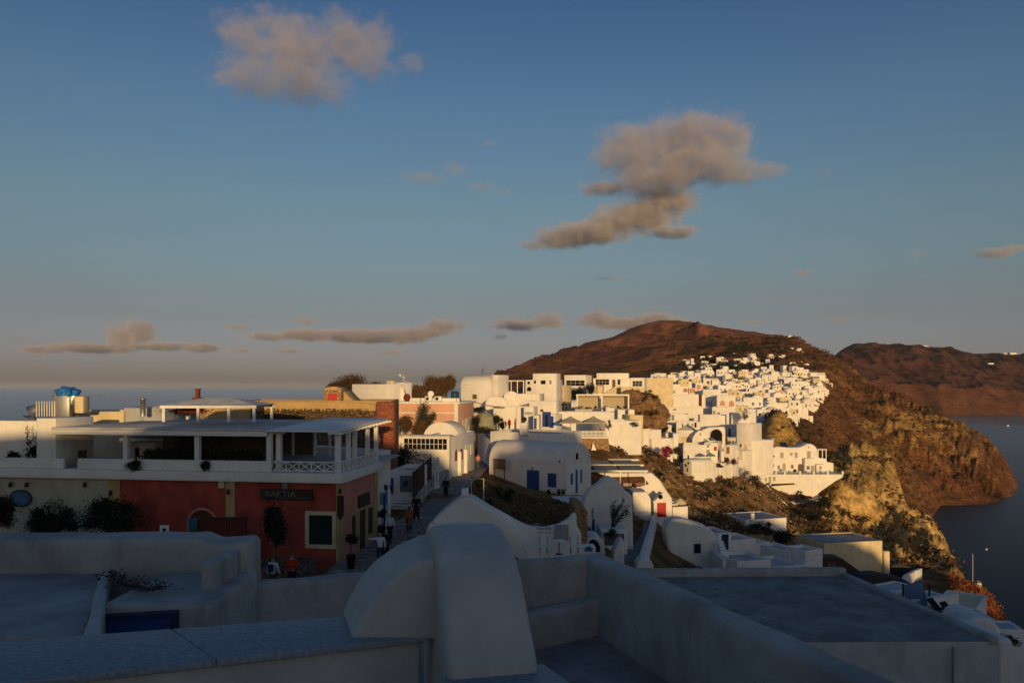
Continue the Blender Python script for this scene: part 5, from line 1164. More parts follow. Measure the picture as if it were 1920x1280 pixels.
# terraces on the far side of the big grey roof, stepping down to the right
for args in [('white lounge terrace with a blue canopy behind the grey roof',1618,1098,1135,66,1664,64,4,OLDW),('white stepped terrace beside the blue canopy',1664,1112,1150,62,1702,60,4,OLDW),('small white block right of the blue canopy posts',1738,1118,1160,58,1752,57.5,3,WHITE),
             ('sloping white stair block by the loungers',1742,1136,1180,54,1790,50,3,WHITE),('cream paved terrace above the cliff edge',1752,1130,1180,70,1832,68,6,CREAM),('small white terrace with dark cushions',1796,1158,1200,50,1820,48,3,OLDW)]:
    house(*args[:7],args[7],rmat=args[8],bevel=.06,par=.12,name='terrace',cat='terrace')
t,o_=outline_house('white dome-shaped wall at the lower right cliff edge',[(1812,1240),(1812,1180),(1822,1160),(1842,1155),(1862,1162),(1878,1178),(1886,1200),(1888,1240)],47,3,WHITE,bevel=.2)
t,o_=outline_house('white block at the bottom right corner with rubble on top',[(1872,1330),(1872,1198),(1900,1200),(1906,1330)],33,3,WHITE,bevel=.08)
shrub('heap of dark cut branches on the white block at the bottom right',P(1892,1212,34),.5,.35,LEAFB,700,.07,66,name='brush_pile',cat='brush pile')
o_=P(1716,1138,60); t=thing('canopy','tilted blue canvas sail canopy on dark posts behind the grey roof','canopy',o_)
part(t,'sail',mat('slate_blue_canvas',(.14,.19,.26),.8),lambda mb: mb.add([(-.55,0,-.05),(1.0,0,.05),(1.15,1.2,1.75),(-.35,1.2,1.35),(-.55,.05,-.08),(1.0,.05,.02),(1.15,1.25,1.71),(-.35,1.25,1.31)],[(0,1,2,3),(7,6,5,4),(0,4,5,1),(1,5,6,2),(2,6,7,3),(3,7,4,0)]))
for x_ in (-.75,1.25): part(t,'post',DMET,lambda mb,x_=x_: mb.box(x_-.05,x_+.05,.3,.4,-1,1.7))
for k,(px,py,D) in enumerate(((1722,1152,55),(1765,1150,52),(1790,1158,50))):
    c=thing('sun_lounger',['dark lounger under the blue canopy','dark lounger on the white stair terrace','dark lounger near the dome-shaped wall'][k],'lounger',P(px,py,D),.5)
    part(c,'frame',DMET,lambda mb: mb.box(-.3,.3,-.9,.9,.2,.28)); part(c,'cushion',BLKC,lambda mb: mb.box(-.28,.28,-.85,.3,.28,.38),bevel=.03); part(c,'backrest',BLKC,lambda mb: mb.add([(-.28,.3,.28),(.28,.3,.28),(.28,.85,.75),(-.28,.85,.75),(-.28,.3,.38),(.28,.3,.38),(.28,.8,.85),(-.28,.8,.85)],[(3,2,1,0),(4,5,6,7),(0,1,5,4),(1,2,6,5),(2,3,7,6),(3,0,4,7)]))
c=thing('pole','thin flag pole standing above the cliff against the sea','pole',P(1824,1088,122)); part(c,'mast',WPAINT,lambda mb: mb.tube([(0,0,-1),(0,0,4.1)],.03))
# dark tree and bushes among the lower houses
tree('dark round leafy tree between the lower right terraces',P(1464,1040,100),1.5,1.35,1.9,LEAFD,3200,.13,seed=41)
for k,(px,py,D,r,hz) in enumerate(((1395,1010,115,2.6,1.5),(1420,1008,118,2.2,1.4),(1436,1000,122,2.0,1.2))):
    shrub(['dark scrub on the slope above the rounded garden wall','dark scrub below the half-lit cave house','dark scrub right of the half-lit cave house'][k],P(px,py,D),r,hz,LEAFD,2200,.14,43+k)
# ============================================================ LEFT SKYLINE, PINK MANSION, STREET HOUSES
DK=dict(frame=WHITE,t=.1,proud=.04)
t,fm,H=house('long peach-pink mansion with a white cornice above the small vaulted shop',739,757,845,116,858,114,9,wmat=PINK,rmat=GREYR,bevel=.04,name='mansion',cat='house',
  ops=[('w',868,788,872,806,GLASS,dict(frame=WHITE,face='r',arch=True,t=.25,bars=1)),('w',874,786,877.5,804,GLASS,dict(frame=WHITE,face='r',arch=True,t=.25,bars=1)),('w',880,784,883,802,GLASS,dict(frame=WHITE,face='r',arch=True,t=.25,bars=1)),('w',745,802,752,822,DARK,dict(frame=WHITE,t=.2,bars=1))])
part(t,'cornice',WHITE,lambda mb:(mb.box(-.3,fm.W+.3,-.3,9.3,H+.0,H+.35)),bevel=.03)
part(t,'corner_quoin',WHITE,lambda mb: mb.box(fm.W-.5,fm.W+.05,-.05,.4,-2,H-.01)); part(t,'string_course',WHITE,lambda mb: mb.box(-.02,fm.W-.5,-.06,.1,H-1.35,H-1.2))
part(t,'roof_parapet',WHITE,lambda mb: mb.box(.8,fm.W-.2,1.5,1.8,H+.35,H+.85),bevel=.03)
def onroof(px,dy): v=fm.hit(px,750,1,dy); return fm.M@Vector((v.x,dy,H+.36))
for k,(px,dy) in enumerate(((804,1.0),(822,1.0))):
    c=thing('air_conditioner',['white rooftop air conditioner, left one of the pair on the mansion','white rooftop air conditioner, right one of the pair on the mansion'][k],'air conditioner',onroof(px,dy),fm.rz)
    part(c,'casing',WPAINT,lambda mb: mb.box(-.5,.5,-.3,.3,.05,.75),bevel=.02); part(c,'fan_grille',DMET,lambda mb: mb.lathe([(.01,0),(.24,0),(.24,.02),(.01,.02)],0,0,16) or setattr(mb,'v',[(x-.12,-.31-z,y+.4) for x,y,z in mb.v]))
c=thing('clay_jar','large dark red clay jar on the flat roof beside the white tower','jar',onroof(763,1.0)); part(c,'body',mat('dark_clay',(.16,.03,.02),.7),lambda mb: mb.lathe([(.01,0),(.3,.02),(.5,.45),(.48,.8),(.28,1.05),(.33,1.12),(.2,1.12)],0,0,16))
c=thing('satellite_dish','white satellite dish on the mansion roof','dish',onroof(808,1.3)); part(c,'dish',WPAINT,lambda mb: mb.lathe([(.01,0),(.2,.02),(.4,.1),(.45,.14),(.4,.13),(.01,.03)],0,0,14) or setattr(mb,'v',[(x,-z*1.0,y+1.1) for x,y,z in mb.v])); part(c,'arm',DMET,lambda mb: mb.tube([(0,0,0),(0,0,1.1)],.03))
c=thing('water_tank','blue plastic water tank on the roof next to the barrel-topped house','tank',onroof(853,3.0)); part(c,'barrel',mat('blue_plastic',(.02,.06,.13),.5),lambda mb: mb.lathe([(.01,0),(.6,0),(.62,1.3),(.4,1.5),(.01,1.52)],0,0,16)); 
for k,px in enumerate((789,856)): c=thing('aerial',['thin rooftop aerial in the middle of the mansion','thin rooftop aerial beside the blue tank'][k],'aerial',onroof(px,.8)); part(c,'mast',DMET,lambda mb: mb.tube([(0,0,0),(0,0,1.5)],.025)); 
house('small white vaulted shop with its round end toward the lane, in front of the mansion',793,822,868,92,861,91,3.6,roof='vy',rh=1.95,rmat=WHITE,name='shop',cat='house',bevel=.05,ops=[])
# glazed front with hedge
t,fg,H=house('low shop with a glazed veranda of thin white bars',742,818,862,82,842,81,1.0,roof='slab',rmat=OLDW,name='shop',cat='house',ops=[('w',758,822,838,842,DARK,dict(frame=WPAINT,bars=9,t=.08))])
t,fw,H=house('white shop with red-framed arched windows facing the sunny lane',790,818,902,83.9,847,83.4,12,bevel=.08,name='shop',cat='house',
  ops=[('w',853,842,857,864,mat('red_brown_paint',(.2,.05,.02),.6),dict(face='r',frame=None,arch=True)),('w',862,840,868,862,mat('red_brown_paint',(.2,.05,.02),.6),dict(face='r',frame=None,arch=True)),('d',873,836,877,866,CREAM,dict(face='r',frame=WHITE,t=.15)),('w',882,834,884.5,850,CREAM,dict(face='r',frame=WHITE,t=.1))])
for px in (859.5,871): 
    v=fw.hit(px,860,0,fw.W); part(t,'buttress',WHITE,lambda mb,v=v: mb.box(fw.W-.05,fw.W+.35,v.y-.25,v.y+.25,-1,H*.62),bevel=.08)
# low fence wall along the lane
def lanewall(label,pts,h,w,m,name,cat,bevel=.04,pn='masonry'):
    o_=Vector(((pts[0][0]-CX)/F*pts[0][1],pts[0][1],CZ-pts[0][2])); t=thing(name,label,cat,o_)
    def f(mb):
        for a,b in zip(pts[:-1],pts[1:]):
            A=Vector(((a[0]-CX)/F*a[1],a[1],CZ-a[2]))-o_; B=Vector(((b[0]-CX)/F*b[1],b[1],CZ-b[2]))-o_; d=B-A; d.z=0; d.normalize(); n=Vector((-d.y,d.x,0))*w
            mb.add([tuple(A+Vector((0,0,-1))),tuple(B+Vector((0,0,-1))),tuple(B+n+Vector((0,0,-1))),tuple(A+n+Vector((0,0,-1))),tuple(A+Vector((0,0,h))),tuple(B+Vector((0,0,h))),tuple(B+n+Vector((0,0,h))),tuple(A+n+Vector((0,0,h)))],[(3,2,1,0),(4,5,6,7),(0,1,5,4),(1,2,6,5),(2,3,7,6),(3,0,4,7)])
    part(t,pn,m,f,bevel=bevel); return t
CRAZY=stone_mat('whitewashed_crazy_stone',(.42,.40,.36),(.52,.49,.44),(.10,.09,.08),1.6)
lanewall('low crazy-paved stone wall along the left of the lane',[(777,57,9.15),(808,68,9.05),(842,80,9.5)],1.15,.4,CRAZY,'lane_wall','wall')
t=lanewall('brown board fence on the stone wall left of the lane',[(775,57.5,8.0),(806,68,7.9)],1.75,.06,WOODM,'board_fence','fence',0,'boards')
for k in range(8):
    u=k/7; px=775+31*u; D=57.5+10.5*u; part(t,'post',WPAINT if False else WOODD,lambda mb,px=px,D=D: mb.box((px-CX)/F*D-t.location.x-.0,(px-CX)/F*D-t.location.x+.14,D-t.location.y-.08,D-t.location.y+.08,-.6,1.85+.1*u))
# gateway columns
for k,px in enumerate((816,821)):
    c=thing('gate_column',['slim white gate column by the lane, the left one','slim white gate column by the lane, the right one'][k],'column',Vector(((px-CX)/F*(69.5+k),69.5+k,CZ-9.0)))
    part(c,'shaft',WPAINT,lambda mb: mb.lathe([(.16,0),(.16,.2),(.08,.3),(.07,2.3),(.15,2.4),(.15,2.5),(.01,2.5)],0,0,10)); part(c,'finial',WPAINT,lambda mb: mb.lathe([(.01,2.5),(.13,2.62),(.01,2.78)],0,0,10))
# small poster shop with steps
t,fs_,H=house('little white shop with a framed poster, blue shutter and doormats by the lane',731,881,952,60.2,774,60,5,bevel=.08,name='shop',cat='house',ops=[('d',733,896,737,925,BLUE,dict(frame=None)),('w',752,893,771,920,mat('poster_grey',(.20,.21,.23),.6),dict(frame=mat('grey_frame',(.13,.13,.14),.6),t=.06))])
v=fs_.hit(761,906); part(t,'poster_figure',mat('poster_blue',(.04,.06,.12),.6),lambda mb: mb.prism([(v.x-.2,v.z-.2),(v.x-.05,v.z-.3),(v.x+.15,v.z-.1),(v.x+.22,v.z+.2),(v.x+.02,v.z+.28),(v.x-.2,v.z+.1)][::-1],-.06,-.031,'y'))
for k in range(4): part(t,'step',WHITE2,lambda mb,k=k: mb.box(.2,2.1-.05*k,-2.2+.5*k,-.0,-1,.0+.16*(k+1)),bevel=.02)
for k in range(3): part(t,'doormat',BLKC,lambda mb,k=k: mb.box(.4+.1*k,1.3+.15*k,-2.1+.5*k,-1.75+.5*k,.161+.16*k,.175+.16*k))
# hedge behind the fence and the rubble base
t=thing('ivy_hedge','dark overgrown hedge between the brick pillar and the lane fence','hedge',Vector((-10.5,71,CZ-9)))
mb,_c=crown_mesh(random.Random(14),3.6,2.2,2.1,5200,.17,16,2.0,.6,-.9); mb.build('foliage',LEAFD,t)
# brick pillar + long wall
o_=Vector(((705-CX)/F*64,64,CZ-9.4)); t=thing('brick_pillar','tall rough red stone pillar, sunlit at the top','pillar',o_)
w_=(739-705)/F*64; part(t,'masonry',BRICK,lambda mb: mb.box(0,w_,0,2.2,-1,8.15),bevel=.08); 
o_=Vector(((470-CX)/F*66,66,CZ-9.4)); t=thing('old_wall','long old rubble wall with an ochre rendered top left of the brick pillar','wall',o_)
w_=(704-470)/F*66; part(t,'masonry',DRUB,lambda mb: mb.box(0,w_,0,.5,-1,7.35),bevel=.05); part(t,'rendered_top',OCHRE,lambda mb:(mb.prism([(0,7.35),(w_,7.35),(w_,7.9),(w_*.9,8.05),(w_*.6,8.1),(0,8.12)][::-1],.05,.45,'y')),bevel=.05)
rng=random.Random(2); mb=MB()
for i in range(1600):
    p=Vector((rng.uniform(1,w_-.5),rng.uniform(-.25,.1),rng.uniform(6.6,7.55))); u=Vector((rng.gauss(0,1),rng.gauss(0,1),rng.gauss(0,1))).normalized()*.09; q_=u.orthogonal().normalized()*.04
    mb.add([p-u,p+q_,p+u,p-q_],[(0,1,2,3)])
mb.build('ivy',LEAFB,t)
house('flat ochre-walled terrace building behind the old rubble wall',440,751,800,72,735,73,9,wmat=OCHRE,rmat=OCHRE,par=.1,name='building',cat='building')
house('cream flat wall block between the gazebo and the old wall',385,752,800,58,470,60,4,wmat=OCHRE,rmat=OCHRE,par=.1,name='building',cat='building')
t,fq,H=house('tiny stone outbuilding with a bright red door on the ochre roof',607,731,765,76,640,76,3.0,wmat=RUBBLE,roof='vy',rh=.35,rmat=OCHRE,name='outbuilding',cat='outbuilding',ops=[('d',614,737,632,754,REDP,dict(frame=None))])
t,o_=outline_house('low ochre curved vault beside the stone outbuilding',[(640,765),(640,730),(648,736),(655,744),(663,751),(672,756),(672,765)],77,4,OCHRE,'vault','vault','shell',bevel=.1)
t,fq,H=house('plain bright white cube house on the skyline',660,720,775,130,729,125,3.6,bevel=.05,ops=[]); 
part(t,'roof_box',CREAM,lambda mb:(mb.box(fq.W-1.2,fq.W-.3,1,1.8,H-.2,H+.45)),bevel=.03)
t,fq,H=house('narrow white stair tower right of the cube house',739,717,775,129,752,128,2.4,bevel=.05)
t,o_=outline_house('white stepped wall with a rounded shoulder right of the stair tower',[(751,790),(751,724),(756,728),(759,738),(764,745),(764,790)],127,2,WHITE,bevel=.05)
c=thing('aerial','tall rooftop aerial with a small white dish above the stair tower','aerial',P(757,745,127)); part(c,'mast',WPAINT,lambda mb: mb.tube([(0,0,0),(0,0,3.6)],.04)); part(c,'antenna',WPAINT,lambda mb:(mb.tube([(-.8,0,3.5),(.3,0,3.1)],.03),mb.lathe([(.01,3.4),(.25,3.45),(.3,3.7),(.01,3.72)],-.6,0,8),mb.tube([(.2,0,2.6),(.8,0,2.4)],.03)))
c=thing('roof_box_unit','small white box with a brown vent on the cube house roof','vent',P(732,722,127)); part(c,'casing',CREAM,lambda mb: mb.box(-.5,.5,-.4,.4,0,.7),bevel=.03); part(c,'vent_grille',WOODD,lambda mb: mb.box(-.25,.2,-.44,-.4,.15,.55))
# skyline trees
for k,(px,py,D,rx,rz,lab,lm) in enumerate([(665,722,150,4.6,2.3,'brown-green rounded tree on the skyline behind the cube house',LEAFB),(632,730,146,2.6,1.6,'lower brown tree left of the cube house on the skyline',LEAFB),(700,726,154,3.3,1.5,'low tree crown just above the cube house roof',LEAFB),(815,728,150,3.4,2.7,'large dense brown tree on the skyline behind the mansion',LEAFB),(785,736,148,2.0,1.8,'smaller tree at the left of the large skyline tree',LEAFB),(838,722,152,2.0,2.1,'tall right part tree of the skyline clump beside the barrel-topped house',LEAFB)]):
    p=P(px,py,D); g=CZ-9.5; h_=p.z-g; p.z=g; tree(lab,p,rx,rz,h_,lm,6500,.22,seed=100+k,blobs=14,low=-.8,spread=.6,tr=.25)
for k,px in enumerate((568,592)):
    p=P(px,755,100); p.z=CZ-5.6; bare_tree(['bare grey leafless tree on the left skyline, the left one','bare grey leafless tree on the left skyline, the right one'][k],p,4.2,3.0,k+5)
for k,(px,py,D,rx,rz,lab,lm) in enumerate([(762,793,104,1.5,1.4,'brown-leaved tree in front of the left end of the mansion',LEAFB),(800,778,103,1.7,1.9,'green sunlit tree in front of the middle of the mansion',LEAF),(788,800,101,1.2,1.0,'low tree between the two mansion trees',LEAFB)]):
    p=P(px,py,D); g=CZ-9.6; h_=p.z-g; p.z=g; tree(lab,p,rx,rz,h_,lm,4200,.14,seed=120+k,blobs=12,tr=.12,low=-.8)
# ---- barrel-topped tall house and its neighbours
t,fb,H=house('tall white barrel-roofed house with one small square window, left on the town skyline',864,722,795,150,921,147,5.0,roof='vx',rh=1.9,rmat=WHITE,bevel=.06,ops=[('w',886,739,894,748,WOODM,dict(frame=None)),('w',873,712,884,722,DARK,dict(frame=None))][:1])
part(t,'stair_shadow_step',WHITE,lambda mb: mb.box(1.1,2.4,-.25,.0,H+.05,H+.25),bevel=.03)
part(t,'parapet_fin',WHITE,lambda mb:(mb.box(fb.W+.02,fb.W+1.3,.0,4.5,-2,H+1.9)),bevel=.05)
c=thing('aerial','ring-shaped rooftop aerial on the barrel roof','aerial',P(905,702,148)); part(c,'mast',DMET,lambda mb: mb.tube([(0,0,-.3),(0,0,1.5)],.03)); part(c,'ring',DMET,lambda mb: mb.tube([(.3*math.cos(a),0,.6+.3*math.sin(a)) for a in [2*math.pi*k/12 for k in range(13)]],.03))
def terrace_roof(label,x0,x1,yt,yb,D,dep,posts,reed=True):
    o_=P(x0,yb,D); t=thing('pergola',label,'pergola',o_); w_=(x1-x0)/F*D; h_=(yb-yt)/F*D
    part(t,'beam',WPAINT,lambda mb: mb.box(-.1,w_+.1,-.1,.1,h_-.15,h_)); part(t,'beam',WPAINT,lambda mb: mb.box(-.1,w_+.1,dep-.1,dep+.1,h_-.15,h_))
    for k in range(posts): 
        for yy in (0,dep): part(t,'post',WPAINT,lambda mb,k=k,yy=yy: mb.box(w_*k/(posts-1)-.07,w_*k/(posts-1)+.07,yy-.07,yy+.07,0,h_-.15))
    if reed: part(t,'reed_roof',BAMBOO,lambda mb: mb.box(0,w_,.12,dep-.12,h_-.05,h_+.02))
    return t
terrace_roof('white-framed roof terrace between the barrel-topped house and the two-storey white house',935,982,713,741,158,4,5,False)
house('white terrace house below the white-framed roof terrace',930,738,790,153,985,152,6,bevel=.05)
house('two-storey white cube house with square windows, tallest in the middle of the skyline',985,712,800,176,1043,174,6,bevel=.05,par=.1,
  ops=[('w',989,709+6,994,714+6,DARK,DK),('w',1001,713,1005,719,DARK,DK),('w',1014,713,1023,720,DARK,DK),('w',1030,713,1034,720,TEAL,DK),('a',988,725,996,733,DARK,dict(frame=None,arch=True))])
house('white upper storey block on the two-storey cube house',999,700,713,177,1043,175.5,4.5,bevel=.04,name='roof_block',z0=-.2)
house('white walled courtyard left of the two-storey house',965,738,800,150,1012,149,5,bevel=.05,rmat=OLDW,par=.5)
for k,(x0,x1,yt,ye,D,rh) in enumerate(((910,952,743,757,140,1.25),(944,972,733,745,146,1.0))):
    t,o_=outline_house(['white arch-shaped vault front with a lit face, lower left of the two','smaller white arch-shaped vault behind it'][k],[(x0,790)]+[((x0+x1)/2-(x1-x0)/2*math.cos(a),ye-(ye-yt)*math.sin(a)) for a in [math.pi*j/12 for j in range(13)]]+[(x1,790)],D,4,WHITE,'vaulted_house','house',bevel=.05)
house('long white garden wall block below the arch-shaped vaults',925,762,800,130,984,129,5,bevel=.05,rmat=OLDW)
house('white block with a small brown window above the parasols',992,752,800,138,1043,137,5,bevel=.05,ops=[('w',1013,767,1019,772,WOODM,dict(frame=None))])
house('narrow grey-shaded white block with a stone band',982,762,805,126,1000,125.6,3,bevel=.04,ops=[('w',984,772,999,777,GREYR,dict(frame=None))])
house('blue-painted shop front below the white block, by the upper lane',1000,778,815,121,1012,120.8,3,wmat=WHITE,name='shop',ops=[('d',1001,784,1006,804,BLUE,dict(frame=WHITE)),('d',1007,782,1011,804,WHITE,dict(frame=WHITE))])
house('blue-shaded shop with a tall dark doorway left of the parasols',1013,776,815,120,1041,119,3,wmat=WHITE,name='shop',ops=[('d',1023,778,1027,800,DARK,dict(frame=BLUE,t=.5)),('w',1030,780,1038,802,BLUE,dict(frame=None))])
# greenish dome among trees
o_=P(909,806,118); t=thing('domed_roof','dull green-grey rounded dome roof among dark trees','dome',o_); part(t,'shell',mat('dull_green_plaster',(.30,.30,.20),.9,stain=.5),lambda mb: mb.lathe([(1.8,-1.5),(1.8,.6),(1.76,1.2),(1.5,1.9),(1.0,2.4),(.4,2.65),(.02,2.68)],0,0,24))
for k,(px,py,D,rx,rz) in enumerate(((893,795,114,.9,1.5),(931,786,117,.7,1.1),(942,793,116,.8,1.0),(915,806,111,2.0,.6),(897,768,126,1.3,.7))):
    p=P(px,py,D); g=CZ-9.8; h_=p.z-g; p.z=g; tree(['dark cypress-like shrub left of the green-grey dome','slim dark tree just right of the green-grey dome','dark bush at the far right of the green-grey dome','low dark hedge-like tree in front of the green-grey dome','small dark tree above the green-grey dome'][k],p,rx,rz,h_,LEAFD,2200,.12,seed=140+k,low=-.9,tr=.08)
ribbon('grey shade sail edge sweeping from the mansion to the white wall',[(888,752,128),(905,758,128),(930,762,128),(948,763,128)],1.5,.12,CANVAS,'shade_sail','sail')
c=thing('lamp_post','thin white lamp post by the upper lane','post',P(946,795,112)); part(c,'mast',WPAINT,lambda mb: mb.tube([(0,0,-1),(0,0,2.8)],.03))
c=thing('lamp_post','thin white pole right of the green-grey dome','post',P(987,790,119)); part(c,'mast',WPAINT,lambda mb: mb.tube([(0,0,-1),(0,0,3.2)],.03))
# ---- middle skyline
t,fx,H=house('white building with a dark shaded veranda behind dark trees',1058,703,760,212,1098,210,7,bevel=.05,ops=[('w',1062,713,1096,723,DARK,dict(frame=WPAINT,bars=3))])
tree('very dark broad tree under the veranda building',Vector((P(1082,740,200).x,200,CZ-9)),4.0,2.0,7.0,LEAFD,5000,.25,seed=160,low=-.9)
tree('dark tree at the right end of the veranda building',Vector((P(1107,740,202).x,202,CZ-9)),1.5,2.6,7.6,LEAFD,2500,.22,seed=161,low=-.9)
house('small grey-roofed white block left of the dark trees',1040,722,760,190,1057,189,5,bevel=.05,wmat=CREAM)
t,fx,H=house('long white building with an arcaded upper floor and outside stairs on the skyline',1112,709,765,215,1182,213,7,bevel=.05,rmat=WHITE,
  ops=[('w',1117,711,1142,721,DARK,dict(frame=WHITE,bars=3,t=.12)),('a',1148,711,1154,728,WOODM,dict(frame=WHITE,arch=True)),('w',1158,711,1163,721,GLASS,DK),('d',1120,723,1130,738,CREAM,dict(frame=WOODM,t=.25)),('w',1156,727,1160,731,WOODM,DK)])
part(t,'upper_block',WHITE,lambda mb: mb.box(.8,fx.W-.6,1.5,6,H-.2,H+1.4),bevel=.05)
part(t,'stair_ramp',CREAM,lambda mb: mb.prism([(fx.hit(1128,742).x,fx.hit(1128,742).z),(fx.hit(1164,742).x,fx.hit(1164,742).z),(fx.hit(1164,722).x,fx.hit(1164,722).z),(fx.hit(1157,722).x,fx.hit(1157,722).z)][::-1],-1.6,-.02,'y'))
house('white greenhouse-like veranda building right of the arcaded one',1182,708,765,216,1208,215,6,bevel=.04,ops=[('w',1186,714,1204,724,GLASS,dict(frame=WPAINT,bars=2))])
house('yellow-ochre house front below the greenhouse veranda',1164,725,765,208,1206,207,5,bevel=.04,wmat=CREAM,ops=[('w',1173,731,1180,738,mat('shop_yellow',(.5,.36,.16),.8),dict(frame=ORNG)),('d',1184,727,1187,738,WOODM,DK),('w',1190,730,1200,738,mat('shop_yellow',(.5,.36,.16),.8),dict(frame=ORNG))])
house('long pale wall on the skyline right of the greenhouse veranda',1208,708,750,235,1262,236,4,bevel=.04,wmat=CREAM)
# open pavilion
o_=P(1081,766,165); t=thing('pavilion','wide open pavilion with two framed reed screens','pavilion',o_); w_=(1178-1081)/F*165; h_=(766-742)/F*165
for u in (0,.475,.99): part(t,'post',WPAINT,lambda mb,u=u: mb.box(w_*u,w_*u+.28,-.15,.15,-1,h_))
part(t,'beam',WPAINT,lambda mb: mb.box(-.1,w_+.2,-.2,.2,h_,h_+.35),bevel=.03)
for a,b in ((.03,.47),(.51,.985)): part(t,'reed_screen',BAMBOO,lambda mb,a=a,b=b: mb.box(w_*a,w_*b,2.5,2.6,-.5,h_)); 
part(t,'roof',OLDW,lambda mb: mb.box(0,w_,.2,3,h_+.1,h_+.25)); part(t,'floor',OLDW,lambda mb: mb.box(-.5,w_+.5,-2.5,3,-3,.0))
rng=random.Random(9)
for k,px in enumerate((1088,1100,1118,1135,1160,1172)):
    shrub('potted bush at the front of the open pavilion, number %s from the left'%['one','two','three','four','five','six'][k],P(px,767,163),.8,.45,[LEAFD,LEAF,LEAFB][k%3],500,.1,180+k)
rock('rugged brown rock outcrop right of the pavilion','rock_outcrop',1206,778,188,5.2,5,4.4,mat('brown_rock',(.24,.14,.07),.95,.3,1.2,1,2),'rock',5,.75,fr_=1.1)
for k,(px,py,D,r,hz) in enumerate(((1215,740,186,1.4,.8),(1228,752,184,1.6,1.0),(1190,778,178,1.2,.8),(1212,780,176,1.5,.8),(1232,778,180,1.3,.9))):
    shrub(['dry bush on top of the rock outcrop','dry bush on the right shoulder of the rock outcrop','dry bush left below the rock outcrop','dry bush below the rock outcrop','dark bush right below the rock outcrop'][k],P(px,py,D),r,hz,LEAFB,900,.14,190+k)
# ---- white blocks behind the parasols and down the slope
for a in [('long white wall block running behind the square parasols',1041,772,830,140,1152,139,5,{}),('white block with a slate coloured lean roof right of the parasols',1135,789,824,124,1203,126,6,dict(rmat=GREYR)),
  ('cream block with a dark barred window above the slope',1181,778,810,136,1206,136.5,4,dict(wmat=CREAM)),('white low block on the terrace above the parasols',1136,764,800,150,1152,150,5,{}),
  ('white pier block left of the rock outcrop',1158,768,790,158,1172,158,3,{}),('small white pillar block right of the pavilion',1178,768,790,160,1190,160,3,{}),
  ('white sloping garden wall between the slope and the pink vault',1195,806,850,150,1240,152,4,{}),('long white terrace wall under the pink vault',1222,822,868,150,1262,152,5,{}),
  ('white block left of the bougainvillea',1262,812,868,158,1272,158,5,{})]:
    house(*a[:8],bevel=.08,**a[8])
shrub('dark barred shrubbery against the cream block window',P(1192,800,124),.9,.6,LEAFD,500,.1,201)
house('small pink vaulted house with dark red windows',1203,806,826,188,1237,188,6,roof='vy',rh=1.7,wmat=SALMON if False else PINK,rmat=PINK,bevel=.03,
  ops=[('w',1216,802,1220,808,mat('dark_red_window',(.10,.01,.01),.5),dict(frame=None)),('w',1215,812,1221,819,mat('dark_red_window',(.10,.01,.01),.5),dict(frame=None)),('w',1226,812,1230,818,mat('dark_red_window',(.10,.01,.01),.5),dict(frame=None))])
G3=dict(frame=WHITE,t=.06,proud=.05,bars=1)
DW=mat('grey_window',(.10,.11,.12),.4)
